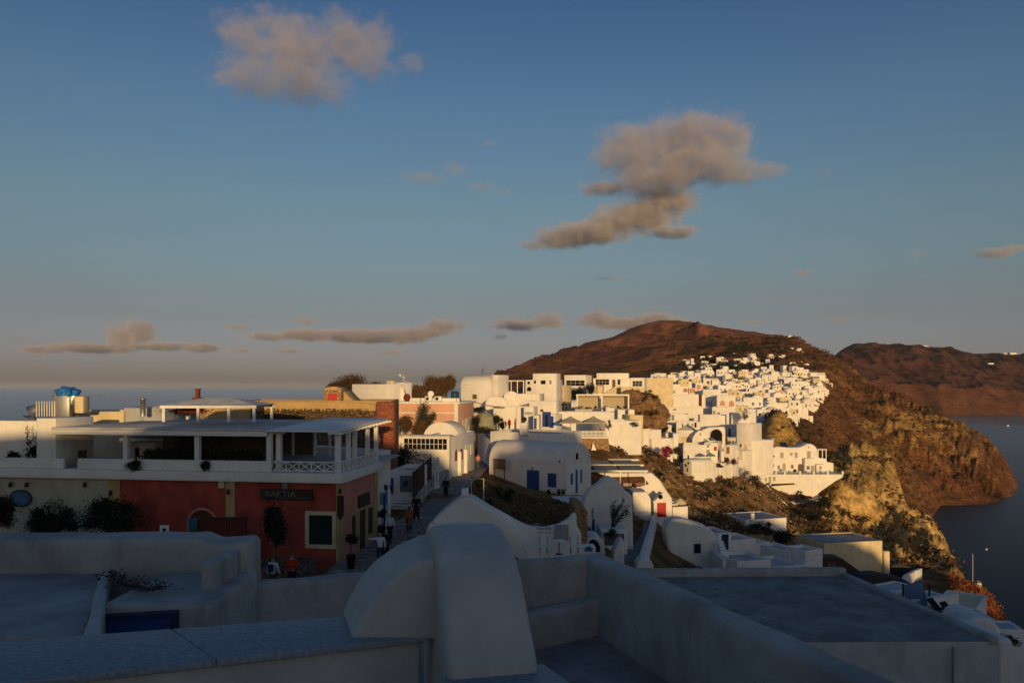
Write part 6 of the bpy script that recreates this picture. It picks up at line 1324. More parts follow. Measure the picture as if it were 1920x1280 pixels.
for a in [
 ('wide white hillside house with a balcony and three tall windows',1196,776,822,205,1292,203,6,[('w',1245,778,1249,787,DW,G3),('w',1252,778,1257,789,DW,G3),('w',1259,778,1264,788,DW,G3),('w',1208,778,1213,784,DW,G3)],{}),
 ('white house with two teal doors right of the pink vault',1236,796,840,194,1272,193,4,[('d',1246,801,1252,812,TEAL,dict(frame=WHITE)),('d',1259,801,1264,811,TEAL,dict(frame=WHITE))],{}),
 ('white house with a row of three dark tall windows and an outside stair',1244,740,800,242,1285,241,6,[('w',1251,748,1254.5,760,DARK,G3),('w',1255.5,748,1258.5,760,DARK,G3),('w',1259.5,748,1262.5,760,DARK,G3)],{}),
 ('white block with a tall dark red doorway slit',1286,739,800,243,1316,242,6,[('d',1310,739,1316,761,mat('dark_red_door',(.08,.015,.01),.6),dict(frame=None))],{}),
 ('white house with four thin teal windows',1316,740,800,243,1344,242,6,[('w',1324,751,1326.5,760,TEAL,G3),('w',1328,753,1330.5,761,TEAL,G3),('w',1332,753,1335,763,TEAL,G3)],{}),
 ('white house with two arched orange-shuttered windows',1344,741,800,234,1379,233,6,[('w',1350,751,1359,760,ORNG,dict(frame=WHITE,arch=True,bars=2)),('w',1367,751,1376,762,ORNG,dict(frame=WHITE,arch=True,bars=2))],{}),
 ('long upper white house with orange-red shutters on the ridge',1228,725,780,292,1292,291,7,[('w',1281,728,1289,735,mat('faded_orange',(.45,.24,.13),.8),dict(frame=None)),('w',1254,732,1258,735,DW,G3),('w',1262,732,1266,737,DW,G3)],{}),
 ('white house with a wide orange shuttered front on the ridge',1292,727,780,290,1306,290,6,[('w',1293,728,1303,736.5,ORNG,dict(frame=WHITE,bars=2))],{}),
 ('taller white house with orange shutters, topmost of the three on the ridge',1304,718,780,294,1318,294,6,[('w',1306.5,721,1313.5,730,ORNG,dict(frame=WHITE,bars=2))],{}),
 ('white flat house with a pale roof right of the orange shutters',1318,730,780,282,1352,281,7,[],dict(rmat=WHITE)),
 ('white stepped block below the three-window house',1232,764,820,222,1335,220,6,[('w',1262,766,1268,769,DW,G3)],{}),
 ('white block with a small window pair above the big smooth wall',1335,763,830,214,1362,213,6,[('w',1337,770,1341,776,DW,G3),('w',1345,773,1350,776,DARK,G3)],{}),
 ('big smooth white wall above the dark arch',1312,778,840,196,1360,195,6,[],{}),
 ('white house above the arch with small dark doors',1268,790,840,190,1313,189,5,[('d',1279,794,1281,801,DARK,{}),('d',1288,793,1292,801,TEAL,{}),('d',1302,792,1306,801,DARK,{}),('w',1297,794,1300,799,DW,G3)],{}),
 ('white block with a brown square window by the pale plant',1371,776,840,200,1387,199.5,5,[('w',1375.5,782,1384,789,WOODM,dict(frame=None))],{}),
 ('white parapet block with a rounded plant, right end of the white quarter',1385,774,836,197,1418,198,5,[],{}),
 ('tall bright white tower-like block at the cliff edge',1381,794,855,180,1409,178,7,[('w',1387,832,1391,838,DW,dict(frame=WHITE,t=.06)),('d',1396,833,1400,842,PINK,dict(frame=WHITE,t=.06))],{}),
 ('lower white wing right of the tower-like block',1409,805,855,184,1418,184,5,[],{}),
 ('white blue-shaded recess wall with a narrow blue door',1360,795,850,192,1382,188,4,[('d',1366,803,1370,822,BLUE,dict(frame=None))],{}),
 ('white house with a red shuttered window beside the ramp stairs',1320,829,890,160,1345,159,6,[('w',1338.5,837,1344,844.5,REDP,dict(frame=None))],{}),
 ('white house front with two narrow windows and a round hole',1281,833,888,158,1333,157,6,[('w',1325,843,1327,850,DARK,{}),('w',1328.5,843,1330.5,850,DARK,{}),('w',1326,835,1329,838,DARK,{}),('d',1289,853,1292,862,DARK,{})],{}),
 ('narrow yellow-brown door block between the ramps',1357,834,880,164,1372,163,4,[('d',1362,837,1368,850,mat('yellow_brown_door',(.30,.16,.05),.6),dict(frame=None))],{}),
 ('cream boxy lift housing in front of the blue recess',1364,821,850,172,1379,171.5,3,[],dict(wmat=CREAM,roof='slab')),
 ('white sunlit low house at the cliff edge below the tower block',1408,826,870,178,1450,181,5,[],{}),
 ('long smooth white retaining wall below the ramps',1343,848,900,168,1410,174,5,[],{}),
 ]:
    kw=dict(a[9]); kw.setdefault('rmat',OLDW)
    house(*a[:8],bevel=.07,ops=a[8],**kw)
# gable cottages
house('white cottage with a grey pitched roof above the bougainvillea',1270,806,850,170,1299,169,5.5,roof='gable',rh=1.0,rmat=GREYR,bevel=.04,ops=[('w',1276,818,1292,836,CREAM,dict(frame=WHITE,t=.1))])
t,o_=outline_house('white curved-gable house beside the pitched-roof cottage',[(1298,870),(1298,822),(1304,812),(1311,807),(1318,808),(1326,817),(1333,830),(1336,870)],166,5,WHITE,bevel=.06)
part(t,'window',mat('pale_green_door',(.35,.38,.24),.7),lambda mb: mb.box((P(1319,822,166)-o_).x,(P(1326,822,166)-o_).x,-.04,.03,(P(1319,834,166)-o_).z,(P(1319,822,166)-o_).z)); part(t,'vent',WOODM,lambda mb: mb.box((P(1312,822,166)-o_).x,(P(1314,822,166)-o_).x,-.04,.03,(P(1319,816,166)-o_).z,(P(1319,811,166)-o_).z))
# big arch
t,o_=outline_house('broad white vault with a big dark arched opening',[(1316,862),(1316,806),(1330,801),(1358,800),(1360,806),(1360,862)],186,5,WHITE,bevel=.05)
A_=lambda x,y:((P(x,y,186)-o_).x,(P(x,y,186)-o_).z)
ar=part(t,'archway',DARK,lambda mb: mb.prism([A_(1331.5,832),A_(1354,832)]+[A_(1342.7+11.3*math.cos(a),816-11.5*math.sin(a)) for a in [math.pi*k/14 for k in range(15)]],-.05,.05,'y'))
part(ar,'frame',WHITE2,lambda mb: mb.tube([(A_(1342.7+12.2*math.cos(a),816-12.6*math.sin(a))[0],-.1,A_(1342.7+12.2*math.cos(a),816-12.6*math.sin(a))[1]) for a in [math.pi*k/14 for k in range(15)]],.14,n=6))
part(t,'blue_railing',mat('blue_rail',(.08,.14,.3),.6),lambda mb: mb.tube([(A_(1331,830)[0],-.2,A_(1331,826)[1]),(A_(1345,832)[0],-.2,A_(1345,828)[1])],.06))
ribbon('white ramp wall slanting down left of the red shutter',[(1331,820,170),(1346,834,162),(1352,846,158)],.6,2,WHITE,'ramp_wall')
ribbon('white ramp wall slanting down right of the yellow-brown door',[(1372,826,170),(1382,838,166),(1392,846,164)],.6,2,WHITE,'ramp_wall')
ribbon('pale cliff-edge path wall above the sea scrub',[(1418,834,190),(1430,830,196),(1442,824,204),(1452,820,212)],.8,1.5,WHITE,'path_wall')
def snap(px,py,D,do=True):
    p=P(px,py,D)
    if do:
        z=float(terrain_fields(np.array([[p.x]]),np.array([[p.y]]))[1][0,0]); p.z=min(p.z,z)
    return p
# bougainvillea
tree('big magenta bougainvillea in front of the white houses',Vector((P(1250,856,140).x,140,P(1250,858,140).z)),1.25,1.0,1.05,FLOW,3000,.13,seed=210,blobs=18,spread=.8,low=-.9,cat='flowering shrub',name='bougainvillea')
tree('dark bush right of the magenta bougainvillea',Vector((P(1271,858,139).x,139,P(1271,858,139).z)),1.3,.95,1.2,LEAFB,2400,.14,seed=211,name='bush',cat='bush')
# small cliff chapel
t,fc,H=house('tiny white barrel chapel with a round window on the brown slope',1281,868,894,150,1297,148,5.5,roof='vy',rh=.85,rmat=WHITE,name='chapel',cat='chapel',bevel=.04,ops=[('w',1289,866,1292,870,DARK,dict(frame=None,arch=True)),('d',1288,877,1290,884,DARK,{})])
for a in [('low white terrace with parasols right of the tiny barrel chapel',1297,872,900,152,1343,156,5,{}),('white garden wall under the long smooth wall',1343,868,900,160,1362,162,4,{})]:
    house(*a[:8],bevel=.06,**a[8])
umbrella('small green-grey parasol on the low terrace right of the tiny chapel',1332,868,152,1.0,TEAL,2.0)
for k,(px,py,D,r,hz,lm) in enumerate(((1362,868,160,1.0,.9,LEAFB),(1376,872,160,1.1,.8,LEAFB),(1350,876,158,.8,.5,LEAFD),(1398,788,194,1.3,1.6,LEAF),(1392,880,172,3.2,1.6,LEAFD),(1380,890,168,2.6,1.4,LEAFD),(1410,896,172,2.2,1.2,LEAFD))):
    shrub(['bushy plant on the terrace below the long smooth wall, left one','bushy plant on the terrace below the long smooth wall, right one','low dark plant at the terrace wall','pale green climbing plant on the white parapet block','large dark bush in the hollow left of the cliff hotel','dark bush at the left of the hollow','dark bush below the hotel stairs'][k],snap(px,py,D,k>3),r,hz,lm,1300,.13,220+k)
# ---- hotel terraces on the cliff
Dh=222; o_=P(1428,888,Dh); t=thing('hotel','long two-storey white cliff hotel with rounded parapets and many windows','hotel',o_)
g=lambda x,y,D=Dh:((P(x,y,D)-o_).x,(P(x,y,D)-o_).z)
part(t,'wall',WHITE,lambda mb: mb.prism([g(*p) for p in ((1427,892),(1427,852),(1430,846),(1437,842),(1448,840),(1458,837),(1470,838),(1482,839),(1500,838.5),(1506,836),(1512,832.5),(1518,831.5),(1524,833),(1530,838),(1533,846),(1534,892))][::-1],0,6,'y'),bevel=.12)
part(t,'solar_panel',GLASS,lambda mb: mb.add([(*g(1466,838)[:1],.5,g(1466,838)[1]-.1),(g(1480,838)[0],.5,g(1480,838)[1]-.1),(g(1480,838)[0],2.6,g(1480,838)[1]+1.2),(g(1466,838)[0],2.6,g(1466,838)[1]+1.2)],[(0,1,2,3)]))
part(t,'wing',WHITE,lambda mb: mb.box(g(1505,888)[0],g(1524,888)[0],-1.6,-.02,g(1505,892)[1],g(1505,858)[1]),bevel=.08)
part(t,'wing',WHITE,lambda mb: mb.box(g(1525,888)[0],g(1540,888)[0],-2.2,-.03,g(1505,892)[1],g(1505,869)[1]),bevel=.08)
part(t,'annex',WHITE,lambda mb: mb.prism([g(*p) for p in ((1534,892),(1534,858),(1551,860),(1552,866),(1564,868),(1565,892))][::-1],.5,5,'y'),bevel=.1)
part(t,'annex',WHITE,lambda mb: mb.prism([g(*p) for p in ((1405,892),(1405,846),(1424,844),(1426,862),(1426,892))][::-1],-.6,5,'y'),bevel=.1)
part(t,'roof_terrace_frame',WPAINT,lambda mb:[mb.box(g(x,860)[0],g(x,860)[0]+.2,.6,.8,g(x,860)[1],g(x,843)[1]) for x in (1535,1543,1550)]+[mb.box(g(1533,843)[0],g(1552,843)[0],.4,3.5,g(1533,843.5)[1],g(1533,842)[1])] and None)
def hop(kind,x0,y0,x1,y1,pane,yy=0,**kw):
    a=g(x0,y1); b=g(x1,y0); o=opening(t,kind,a[0],b[0],a[1],b[1],pane,**kw)
    if yy:
        o.location.y=yy
    return o
GW=mat('pale_grey_shutter',(.36,.34,.32),.7)
for (k_,a,b,c_,d_,m_,yy,kw) in [('w',1436,849,1442,856,GW,0,{}),('w',1449,853,1452,857,DARK,0,{}),('d',1463,848,1469,858,GW,0,{}),('w',1481,848,1486,854,GW,0,{}),('d',1490,848,1495.5,858,GW,0,{}),('d',1513,845,1520,858,GW,0,{}),('w',1515.5,836,1517,841,DW,0,{}),
   ('w',1432,870,1437,877,GW,0,{}),('d',1440,869,1445,881,GW,0,{}),('w',1447,869,1452,876,GW,0,{}),('w',1458,872,1462,879,DW,0,{}),('a',1467,868,1473,882,GW,0,dict(arch=True)),('w',1483,871,1488,878,DW,0,{}),('a',1496,869,1504,883,WOODM,0,dict(arch=True)),('w',1508,872,1514,879,DW,-1.6,{}),('d',1516,871,1523,884,GW,-1.6,{}),('w',1530,872,1535,879,GW,-2.2,{}),
   ('w',1416,844+3,1420,851,DW,-.6,{}),('w',1415,871,1419,877,DW,-.6,{}),('d',1422,869,1427,882,GW,-.6,{})]:
    k2=dict(kw); k2.setdefault('frame',WHITE2); k2.setdefault('t',.12); hop(k_,a,b,c_,d_,m_,yy,**k2)
Dt=216; o2=P(1428,886,Dt); t=thing('terrace_wall','tall smooth white terrace wall carrying the hotel terrace and its railing','wall',o2)
g2=lambda x,y:((P(x,y,Dt)-o2).x,(P(x,y,Dt)-o2).z)
part(t,'wall',WHITE,lambda mb: mb.prism([g2(*p) for p in ((1420,889),(1581,889),(1581,894),(1566,902),(1552,912),(1540,920),(1533,926),(1544,934),(1540,950),(1470,950),(1448,915),(1430,900))][::-1] if False else [g2(*p) for p in ((1420,889),(1430,903),(1446,915),(1470,950),(1540,950),(1546,935),(1533,926),(1540,920),(1552,912),(1566,902),(1581,894),(1581,889))],0,6,'y'),bevel=.1)
for x in (1428,1455,1472,1500,1526,1552,1580): part(t,'pier',WHITE,lambda mb,x=x: mb.box(g2(x,888)[0]-.25,g2(x,888)[0]+.25,-.05,.35,g2(x,889)[1],g2(x,883)[1]),bevel=.03)
part(t,'railing',mat('grey_blue_rail',(.13,.15,.20),.6),lambda mb:[mb.box(g2(1420,0)[0],g2(1592,0)[0],.1,.16,z,z+.05) for z in (g2(0,884)[1],g2(0,886.5)[1])]+[mb.box(g2(x,0)[0]-.03,g2(x,0)[0]+.03,.1,.15,g2(0,889)[1],g2(0,884)[1]) for x in np.arange(1422,1592,2.2)] and None)
for (x0,y0,x1,y1) in ((1434,895,1438,902),(1441,893,1446,906),(1449,893,1454,901)):
    a=g2(x0,y1); b=g2(x1,y0); opening(t,'w',a[0],b[0],a[1],b[1],GW,frame=WHITE2,t=.12)
part(t,'shade_strip',DARK,lambda mb: mb.add([(g2(1446,909)[0],-1.2,g2(1446,909)[1]),(g2(1488,906)[0],-1.2,g2(1488,906)[1]),(g2(1488,906)[0],0,g2(1488,906)[1]+.1),(g2(1446,909)[0],0,g2(1446,909)[1]+.3),(g2(1446,909)[0],-1.2,g2(1446,909)[1]-.1),(g2(1488,906)[0],-1.2,g2(1488,906)[1]-.1),(g2(1488,906)[0],0,g2(1488,906)[1]),(g2(1446,909)[0],0,g2(1446,909)[1]+.2)],[(0,1,2,3),(7,6,5,4),(0,4,5,1)]))  # near-black ledge stands in for the long shadow on this wall
t,o3=outline_house('lower white terrace with a dark striped step under the hotel wall',[(1484,990),(1484,945),(1500,936),(1546,937),(1548,945),(1536,950),(1526,958),(1514,966),(1502,962),(1494,950)][0:1]+[(1484,940),(1546,937),(1548,946),(1530,956),(1516,966),(1504,960),(1490,952)],211,5,WHITE,'terrace','terrace',bevel=.08)
part(t,'awning_stripe',mat('mauve_grey_awning',(.20,.16,.18),.8),lambda mb:(mb.box((P(1489,940,211)-o3).x,(P(1528,940,211)-o3).x,-.1,-.0,(P(1489,941.5,211)-o3).z,(P(1489,936.5,211)-o3).z)))
ribbon('white stair wall dropping along the left of the hotel terrace',[(1405,868,205),(1412,885,206),(1432,902,208),(1452,922,208),(1470,940,208),(1486,955,209)],.9,2,WHITE,'stair_wall')
ribbon('curved white garden wall left of the hotel annex',[(1394,862,198),(1402,856,202),(1412,858,206),(1410,872,206)],.5,3,WHITE,'garden_wall')
for k,(px,py,D,r,hz) in enumerate(((1560,925,205,3.6,1.3),(1548,932,203,2.6,1.5),(1575,915,208,3.0,1.0),(1490,884,214,.5,.45),(1434,884,212,.5,.4),(1540,945,200,2.5,1.6),(1590,950,192,4.0,1.5),(1500,985,180,4.5,1.4),(1530,975,184,4,1.8))):
    shrub(['dark green creeping shrub right of the hotel wall, middle one','dark green shrub at the foot of the hotel wall corner','dark creeping shrub under the railing end','potted plant by the hotel arch','potted plant at the left of the hotel terrace','dark shrub beside the lower hotel terrace','dark scrub patch on the crag left of the yellow face','dry brown scrub patch below the hotel, the left one','dark scrub patch below the hotel, the right one'][k],snap(px,py,D,k not in(3,4)),r,hz,LEAFD if k not in (7,) else LEAFB,1700,.2,240+k)
# ============================================================ DENSE TOWN BEYOND, SCATTERED UP THE RIDGE
def proto(kind, seed):
    """hillside house prototype about 6 m wide; origin at foot of its facade"""
    rng=random.Random(seed); wm=[WHITE,WHITE,WHITE2,CREAM,OCHRE,PINK][kind[1]]
    t=thing('house','x','house',(0,-5000,-300)); W_=rng.uniform(5,8); d=rng.uniform(4.5,6.5); h=rng.uniform(2.9,3.6)*(2 if kind[0]=='tall' else 1)
    roof={'flat':'flat','tall':'flat','vault':'vy','long':'vx','dome':'dome'}[kind[0]]
    shell(W_,d,h,roof,rh=W_*.28 if roof=='vy' else (d*.3 if roof=='vx' else None),rmat=OLDW if roof=='flat' else wm,wmat=wm,parent=t,bevel=.08,par=.3)
    part(t,'terrace',WHITE,lambda mb: mb.box(-.6,W_+1.2,-3.2,-.01,-4,-.2),bevel=.06)
    part(t,'terrace_parapet',WHITE,lambda mb: mb.box(-.6,W_+1.2,-3.2,-2.95,-.2,.55),bevel=.04)
    n=2 if W_<6 else 3
    for s_ in range(2 if kind[0]=='tall' else 1):
        for k in range(n):
            x=W_*(k+.5)/n+rng.uniform(-.2,.2); isd=(k==n//2 and s_==0)
            pm=rng.choice([DARK,DW,BLUE,TEAL,WOODM,DW,DARK]); z0=s_*3.1
            if isd: opening(t,'d',x-.45,x+.45,z0+.02,z0+2.1,pm,frame=None)
            else: opening(t,'w',x-.4,x+.4,z0+.9,z0+2.0,pm,frame=None)
    if rng.random()<.5: part(t,'chimney',wm,lambda mb: mb.box(W_*.7,W_*.7+.5,d*.6,d*.6+.5,h-.2,h+.9))
    if rng.random()<.45: part(t,'outside_stair',WHITE,lambda mb: mb.prism([(-1.2,-1),(0,-1),(0,h*.8),(-.3,h*.8),(-1.2,.2)],.2,3,'x') if False else mb.prism([(W_+.02,-2),(W_+3,-2),(W_+3,.2),(W_+.02,h*.8)][::1],.3,1.4,'y'))
    return t
KIND=[('flat',0),('flat',0),('flat',1),('tall',0),('vault',0),('long',0),('flat',3),('tall',2),('dome',0),('vault',2),('flat',5),('long',2),('flat',4),('tall',3)]
PROT=[proto(k,300+i) for i,k in enumerate(KIND)]
DESC={('flat',0):'small flat-roofed white house',('flat',1):'plain flat-roofed white house',('tall',0):'two-storey white house',('vault',0):'white vault-ended house',('long',0):'white barrel-roofed house',('flat',3):'flat-roofed cream house',('tall',2):'two-storey bright white house',('dome',0):'white house with a round dome',('vault',2):'bright white vaulted cave house',('flat',5):'flat-roofed pink house',('long',2):'bright long-roofed house',('flat',4):'flat-roofed ochre house',('tall',3):'two-storey cream house'}
used=set(); rngT=random.Random(77); placed=[]
def put(px,D,sc,where,group,kinds=None,rz=None):
    X_=(px-CX)/F*D; z=float(ground_base(X_,D))
    if z<8: return False
    for (a,b,r) in placed:
        if (a-X_)**2+(b-D)**2<(r+1.9*sc)**2: return False
    placed.append((X_,D,1.9*sc))
    i=rngT.choice(kinds or range(len(PROT))); 
    o=PROT[i] if i not in used else copy_tree(PROT[i])
    used.add(i); o.location=(X_-3*sc,D,z+.5); o.scale=(sc,sc,sc); o.rotation_euler=(0,0,rz if rz is not None else rngT.uniform(-.35,.35))
    a_,b_=WH[where]; f_=(LU(D)-LU(b_[0]))/(LU(b_[1])-LU(b_[0])); g_=(px-a_[0])/(a_[1]-a_[0])
    o['label']=DESC[KIND[i]]+', '+('nearest rows' if f_<.33 else 'middle rows' if f_<.66 else 'farthest rows')+(' at the left' if g_<.33 else ' in the centre' if g_<.66 else ' at the right')+' '+where; o['group']=group; return True
WH={}; LU=math.log
def cluster(n,pxr,Dr,sc,where,group,clip=None,tries=40,kinds=None):
    WH[where]=(pxr,Dr)
    c=0
    for _ in range(n*tries):
        if c>=n: break
        D=math.exp(rngT.uniform(math.log(Dr[0]),math.log(Dr[1]))); px=rngT.uniform(*pxr)
        if clip and not clip(px,D): continue
        if put(px,D,rngT.uniform(*sc),where,group,kinds): c+=1
    return c
edge=lambda px,D: px<np.interp(D,[260,300,400,550,700,850,1000],[1412,1425,1462,1512,1540,1552,1540])
nA=cluster(62,(1225,1470),(262,420),(.85,1.15),'of the packed town','houses in the packed middle rows',edge)
nB=cluster(135,(1330,1556),(400,860),(.95,1.5),'of the cliff-top village','houses along the cliff top',edge)
nD=cluster(24,(1050,1330),(245,520),(.8,1.1),'behind the skyline terraces','houses behind the skyline terraces',lambda px,D: D>300 or px>1215)
nC=cluster(50,(1290,1510),(1000,1700),(.9,1.7),'of the upper hill village','houses of the upper village',lambda px,D: px>1280+max(0,(D-1000))*.02 and (px-1395)**2/115**2+(math.log(D/1280))**2/.28**2<1,kinds=[0,1,2,3,4,5,7,12])
nE=cluster(26,(1222,1345),(400,760),(.9,1.25),'of the gentle rise','houses on the gentle rise')
HN=(nA,nB,nC,nD)
for i,p in enumerate(PROT):
    if i not in used:
        for ch in list(p.children_recursive)[::-1]: bpy.data.objects.remove(ch)
        bpy.data.objects.remove(p)
# the many tiny houses filling the gaps of the far village, too many to place one by one
def filler(n):
    mb=MB(); rng=random.Random(91); c=0; tr=0
    while c<n and tr<n*30:
        tr+=1
        if rng.random()<.72: D=math.exp(rng.uniform(LU(430),LU(900))); px=rng.uniform(1225,1552)
        else: D=math.exp(rng.uniform(LU(950),LU(1500))); px=rng.gauss(1400,55)
        if D<930 and not edge(px,D): continue
        X_=(px-CX)/F*D; z=float(ground_base(X_,D)); w=rng.uniform(4,8); d=rng.uniform(4,6); h=rng.choice([3,3,3.4,6])
        if any((a-X_)**2+(b-D)**2<(r+1.2)**2 for a,b,r in placed): continue
        placed.append((X_,D,1.6)); c+=1
        a=rng.uniform(-.4,.4); v0=len(mb.v)
        mb.box(-w/2,w/2,0,d,-4,h,0); mb.box(-w/2-.6,w/2+1,-2.6,-.02,-5,rng.uniform(-.4,.5),0)
        for k in range(rng.choice([2,2,3])): 
            x=-w/2+w*(k+.5)/3+.3; mb.box(x-.45,x+.45,-.05,.02,.7,rng.uniform(1.7,2.2),1)
        for i in range(v0,len(mb.v)):
            x,y,zz=mb.v[i]; mb.v[i]=(X_+x*math.cos(a)-y*math.sin(a),D+x*math.sin(a)+y*math.cos(a),z+.6+zz)
    o=mb.build('distant_houses',[WHITE,DARK]); o['kind']='stuff'; o['label']='many more tiny white houses filling the gaps of the far villages'
filler(330)
for k,(px,D,L_) in enumerate(((1850,512,2.2),(1890,2100,16))):
    b=thing('boat',['tiny white boat alone on the dark water at the right','distant pale boat below the far caldera cliff'][k],'boat',((px-CX)/F*D,D,.0),.5)
    part(b,'hull',WPAINT,lambda mb: mb.add([(-L_/2,-L_*.16,.5),(L_/2,0,.7),(-L_/2,L_*.16,.5),(-L_*.45,-L_*.1,-.3),(L_*.4,0,-.3),(-L_*.45,L_*.1,-.3)],[(0,1,2),(0,3,4,1),(1,4,5,2),(2,5,3,0),(3,5,4)])); part(b,'cabin',WPAINT,lambda mb: mb.box(-L_*.2,L_*.1,-L_*.07,L_*.07,.5,.5+L_*.18))
# ridge chapels and hamlets
def far_house(px,D,w,h,label,dy=None,group=None):
    X_=(px-CX)/F*D; z=float(ground_base(X_,D)); t=thing('house',label,'house',(X_-w/2,D,z+6),0,group)
    part(t,'wall',WHITE,lambda mb: mb.box(0,w,0,w*.7,-25,h)); part(t,'roof',WHITE,lambda mb: mb.lathe([(w*.3,h),(w*.2,h+w*.15),(.1,h+w*.25)],w*.5,w*.35,12)); return t
far_house(1482,2150,12,9,'lone white chapel on the shoulder of the far ridge')
for k,(px,y,D,w) in enumerate(((1708,650,3900,16),(1718,651,3900,22),(1726,652,3880,12),(1838,684,3500,24),(1868,664,3960,14),(1880,665,3950,30),(1888,666,3960,18),(1898,667,3950,12))):
    p=P(px,y,D); t=thing('house','tiny white building on the rim of the far caldera cliff, number %s from the left'%['one','two','three','four','five','six','seven','eight'][k],'house',(p.x,p.y-60,p.z))
    part(t,'wall',WHITE,lambda mb: mb.box(0,w,0,w*.6,-45,w*.25)); part(t,'roof',OLDW,lambda mb: mb.box(-.5,w+.5,-.5,w*.6+.5,w*.25+.02,w*.25+1))
# dark vegetation between the houses and dry scrub on the slopes (too many to count)
def samples(rng,n,fn):
    q=np.array([fn(rng) for _ in range(n*3)]); X_=(q[:,0]-CX)/F*q[:,1]; Y_=q[:,1]
    z=terrain_fields(X_[None,:],Y_[None,:])[1][0]; b_=ground_base(X_,Y_)
    ok=np.where(b_>4)[0][:n]; return [(X_[i],Y_[i],z[i]) for i in ok]
def scrub(label,n,fn,size,m,seed,leaves=9):
    rng=random.Random(seed); npr=np.random.RandomState(seed); S_=np.array(samples(rng,n,fn)); s=np.array([size(d,rng) for d in S_[:,1]])
    c=np.repeat(S_,leaves,0); s=np.repeat(s,leaves)[:,None]; m_=len(c)
    p=c+np.concatenate([npr.normal(0,.45,(m_,2)),npr.uniform(0,.8,(m_,1))],1)*s
    u=npr.normal(0,1,(m_,3)); u/=np.linalg.norm(u,axis=1,keepdims=True); w=npr.normal(0,1,(m_,3)); v=np.cross(u,w); v/=np.linalg.norm(v,axis=1,keepdims=True)
    u=u*s*npr.uniform(.2,.5,(m_,1)); v=v*s*.2
    co_=np.stack([p-u,p+v,p+u,p-v],1).reshape(-1,3)
    me=bpy.data.meshes.new('scrub'); me.vertices.add(len(co_)); me.vertices.foreach_set('co',co_.ravel()); me.loops.add(len(co_)); me.loops.foreach_set('vertex_index',np.arange(len(co_),dtype=np.int32))
    me.polygons.add(m_); me.polygons.foreach_set('loop_start',np.arange(0,4*m_,4,dtype=np.int32)); me.polygons.foreach_set('loop_total',np.full(m_,4,dtype=np.int32)); me.update(); me.materials.append(m)
    o=link(bpy.data.objects.new('scrub',me)); o['kind']='stuff'; o['label']=label; return o
LU=math.log
def f1_(rng):
    D=math.exp(rng.uniform(LU(98),LU(235))); lo=np.interp(D,[98,115,150,190,235],[1185,1150,1190,1260,1330]); hi=np.interp(D,[98,115,150,190,235],[1240,1440,1540,1560,1560]); return rng.uniform(lo,hi),D
scrub('dry brown scrub and grass tufts on the slope under the town',1500,f1_,lambda D,r: r.uniform(.25,.9),LEAFB,1,10)
scrub('dark low bushes on the slope under the town',140,f1_,lambda D,r: r.uniform(.5,1.3),LEAFD,2,16)
def f2_(rng):
    D=math.exp(rng.uniform(LU(240),LU(1500))); e=np.interp(D,[240,300,400,550,700,850,1000,1500],[1440,1430,1465,1515,1545,1556,1500,1400]); return rng.uniform(e,e+240),D
scrub('dark scrub covering the steep cliff side below the dense village',2600,f2_,lambda D,r: r.uniform(.003,.009)*D*.5,mat('dark_brown_scrub',(.10,.055,.025),.9,.3,3,0,10,col2=(.05,.03,.014)),3,10)
def f3_(rng):
    D=rng.uniform(920,1600); return rng.gauss(1395,55),D
scrub('dark trees and hedges between the houses of the upper village',900,f3_,lambda D,r: r.uniform(2,5),LEAFD,4,12)
def f4_(rng):
    return rng.uniform(1225,1545),math.exp(rng.uniform(LU(270),LU(860)))
scrub('garden shrubs between the packed houses',420,f4_,lambda D,r: r.uniform(.8,2.0),LEAFD,5,14)
def f5_(rng): return rng.uniform(885,1085),rng.uniform(58,80)
scrub('dry grass on the garden slope before the blue-door chapel',1500,f5_,lambda D,r: r.uniform(.12,.4),DRY,6,7)
def f6_(rng): return rng.uniform(1540,1800),rng.uniform(150,250)
scrub('brown scrub clinging to the yellow crag',500,f6_,lambda D,r: r.uniform(.4,1.8),LEAFB,7,12)
def f7_(rng): return rng.uniform(1780,1935),rng.uniform(85,135)
scrub('rust-coloured dry grass on the red slope at the right edge',1500,f7_,lambda D,r: r.uniform(.15,.6),mat('rust_grass',(.27,.085,.03),.9,.3,3,0,10,col2=(.12,.05,.02)),8,8)
# loose rocks on the slope
def rocks(label,n,fn,size,m,seed):
    rng=random.Random(seed); mb=MB()
    for X_,D,z in samples(rng,n,fn):
        s=size(rng)
        vs=[]
        for (a,b,c_) in ((1,0,0),(.3,.9,0),(-.8,.5,0),(-.7,-.6,0),(.4,-.9,0),(.1,.05,.75),(0,0,-.8)): vs.append((X_+s*a*rng.uniform(.7,1.2),D+s*b*rng.uniform(.7,1.2),z+s*.2+s*c_*rng.uniform(.6,1.1)+s*rng.uniform(-.15,.15)))
        mb.add(vs,[(0,1,5),(1,2,5),(2,3,5),(3,4,5),(4,0,5),(1,0,6),(2,1,6),(3,2,6),(4,3,6),(0,4,6)])
    o=mb.build('rubble',m); o['kind']='stuff'; o['label']=label
rocks('loose stones scattered over the brown slope',1100,f1_,lambda r: r.uniform(.08,.5),mat('slope_stone',(.38,.26,.14),.95,.2),11)
rocks('angular boulders on the yellow crag',170,f6_,lambda r: r.uniform(.2,1.3),mat('tuff_boulder',(.42,.27,.11),.95,.2),12)
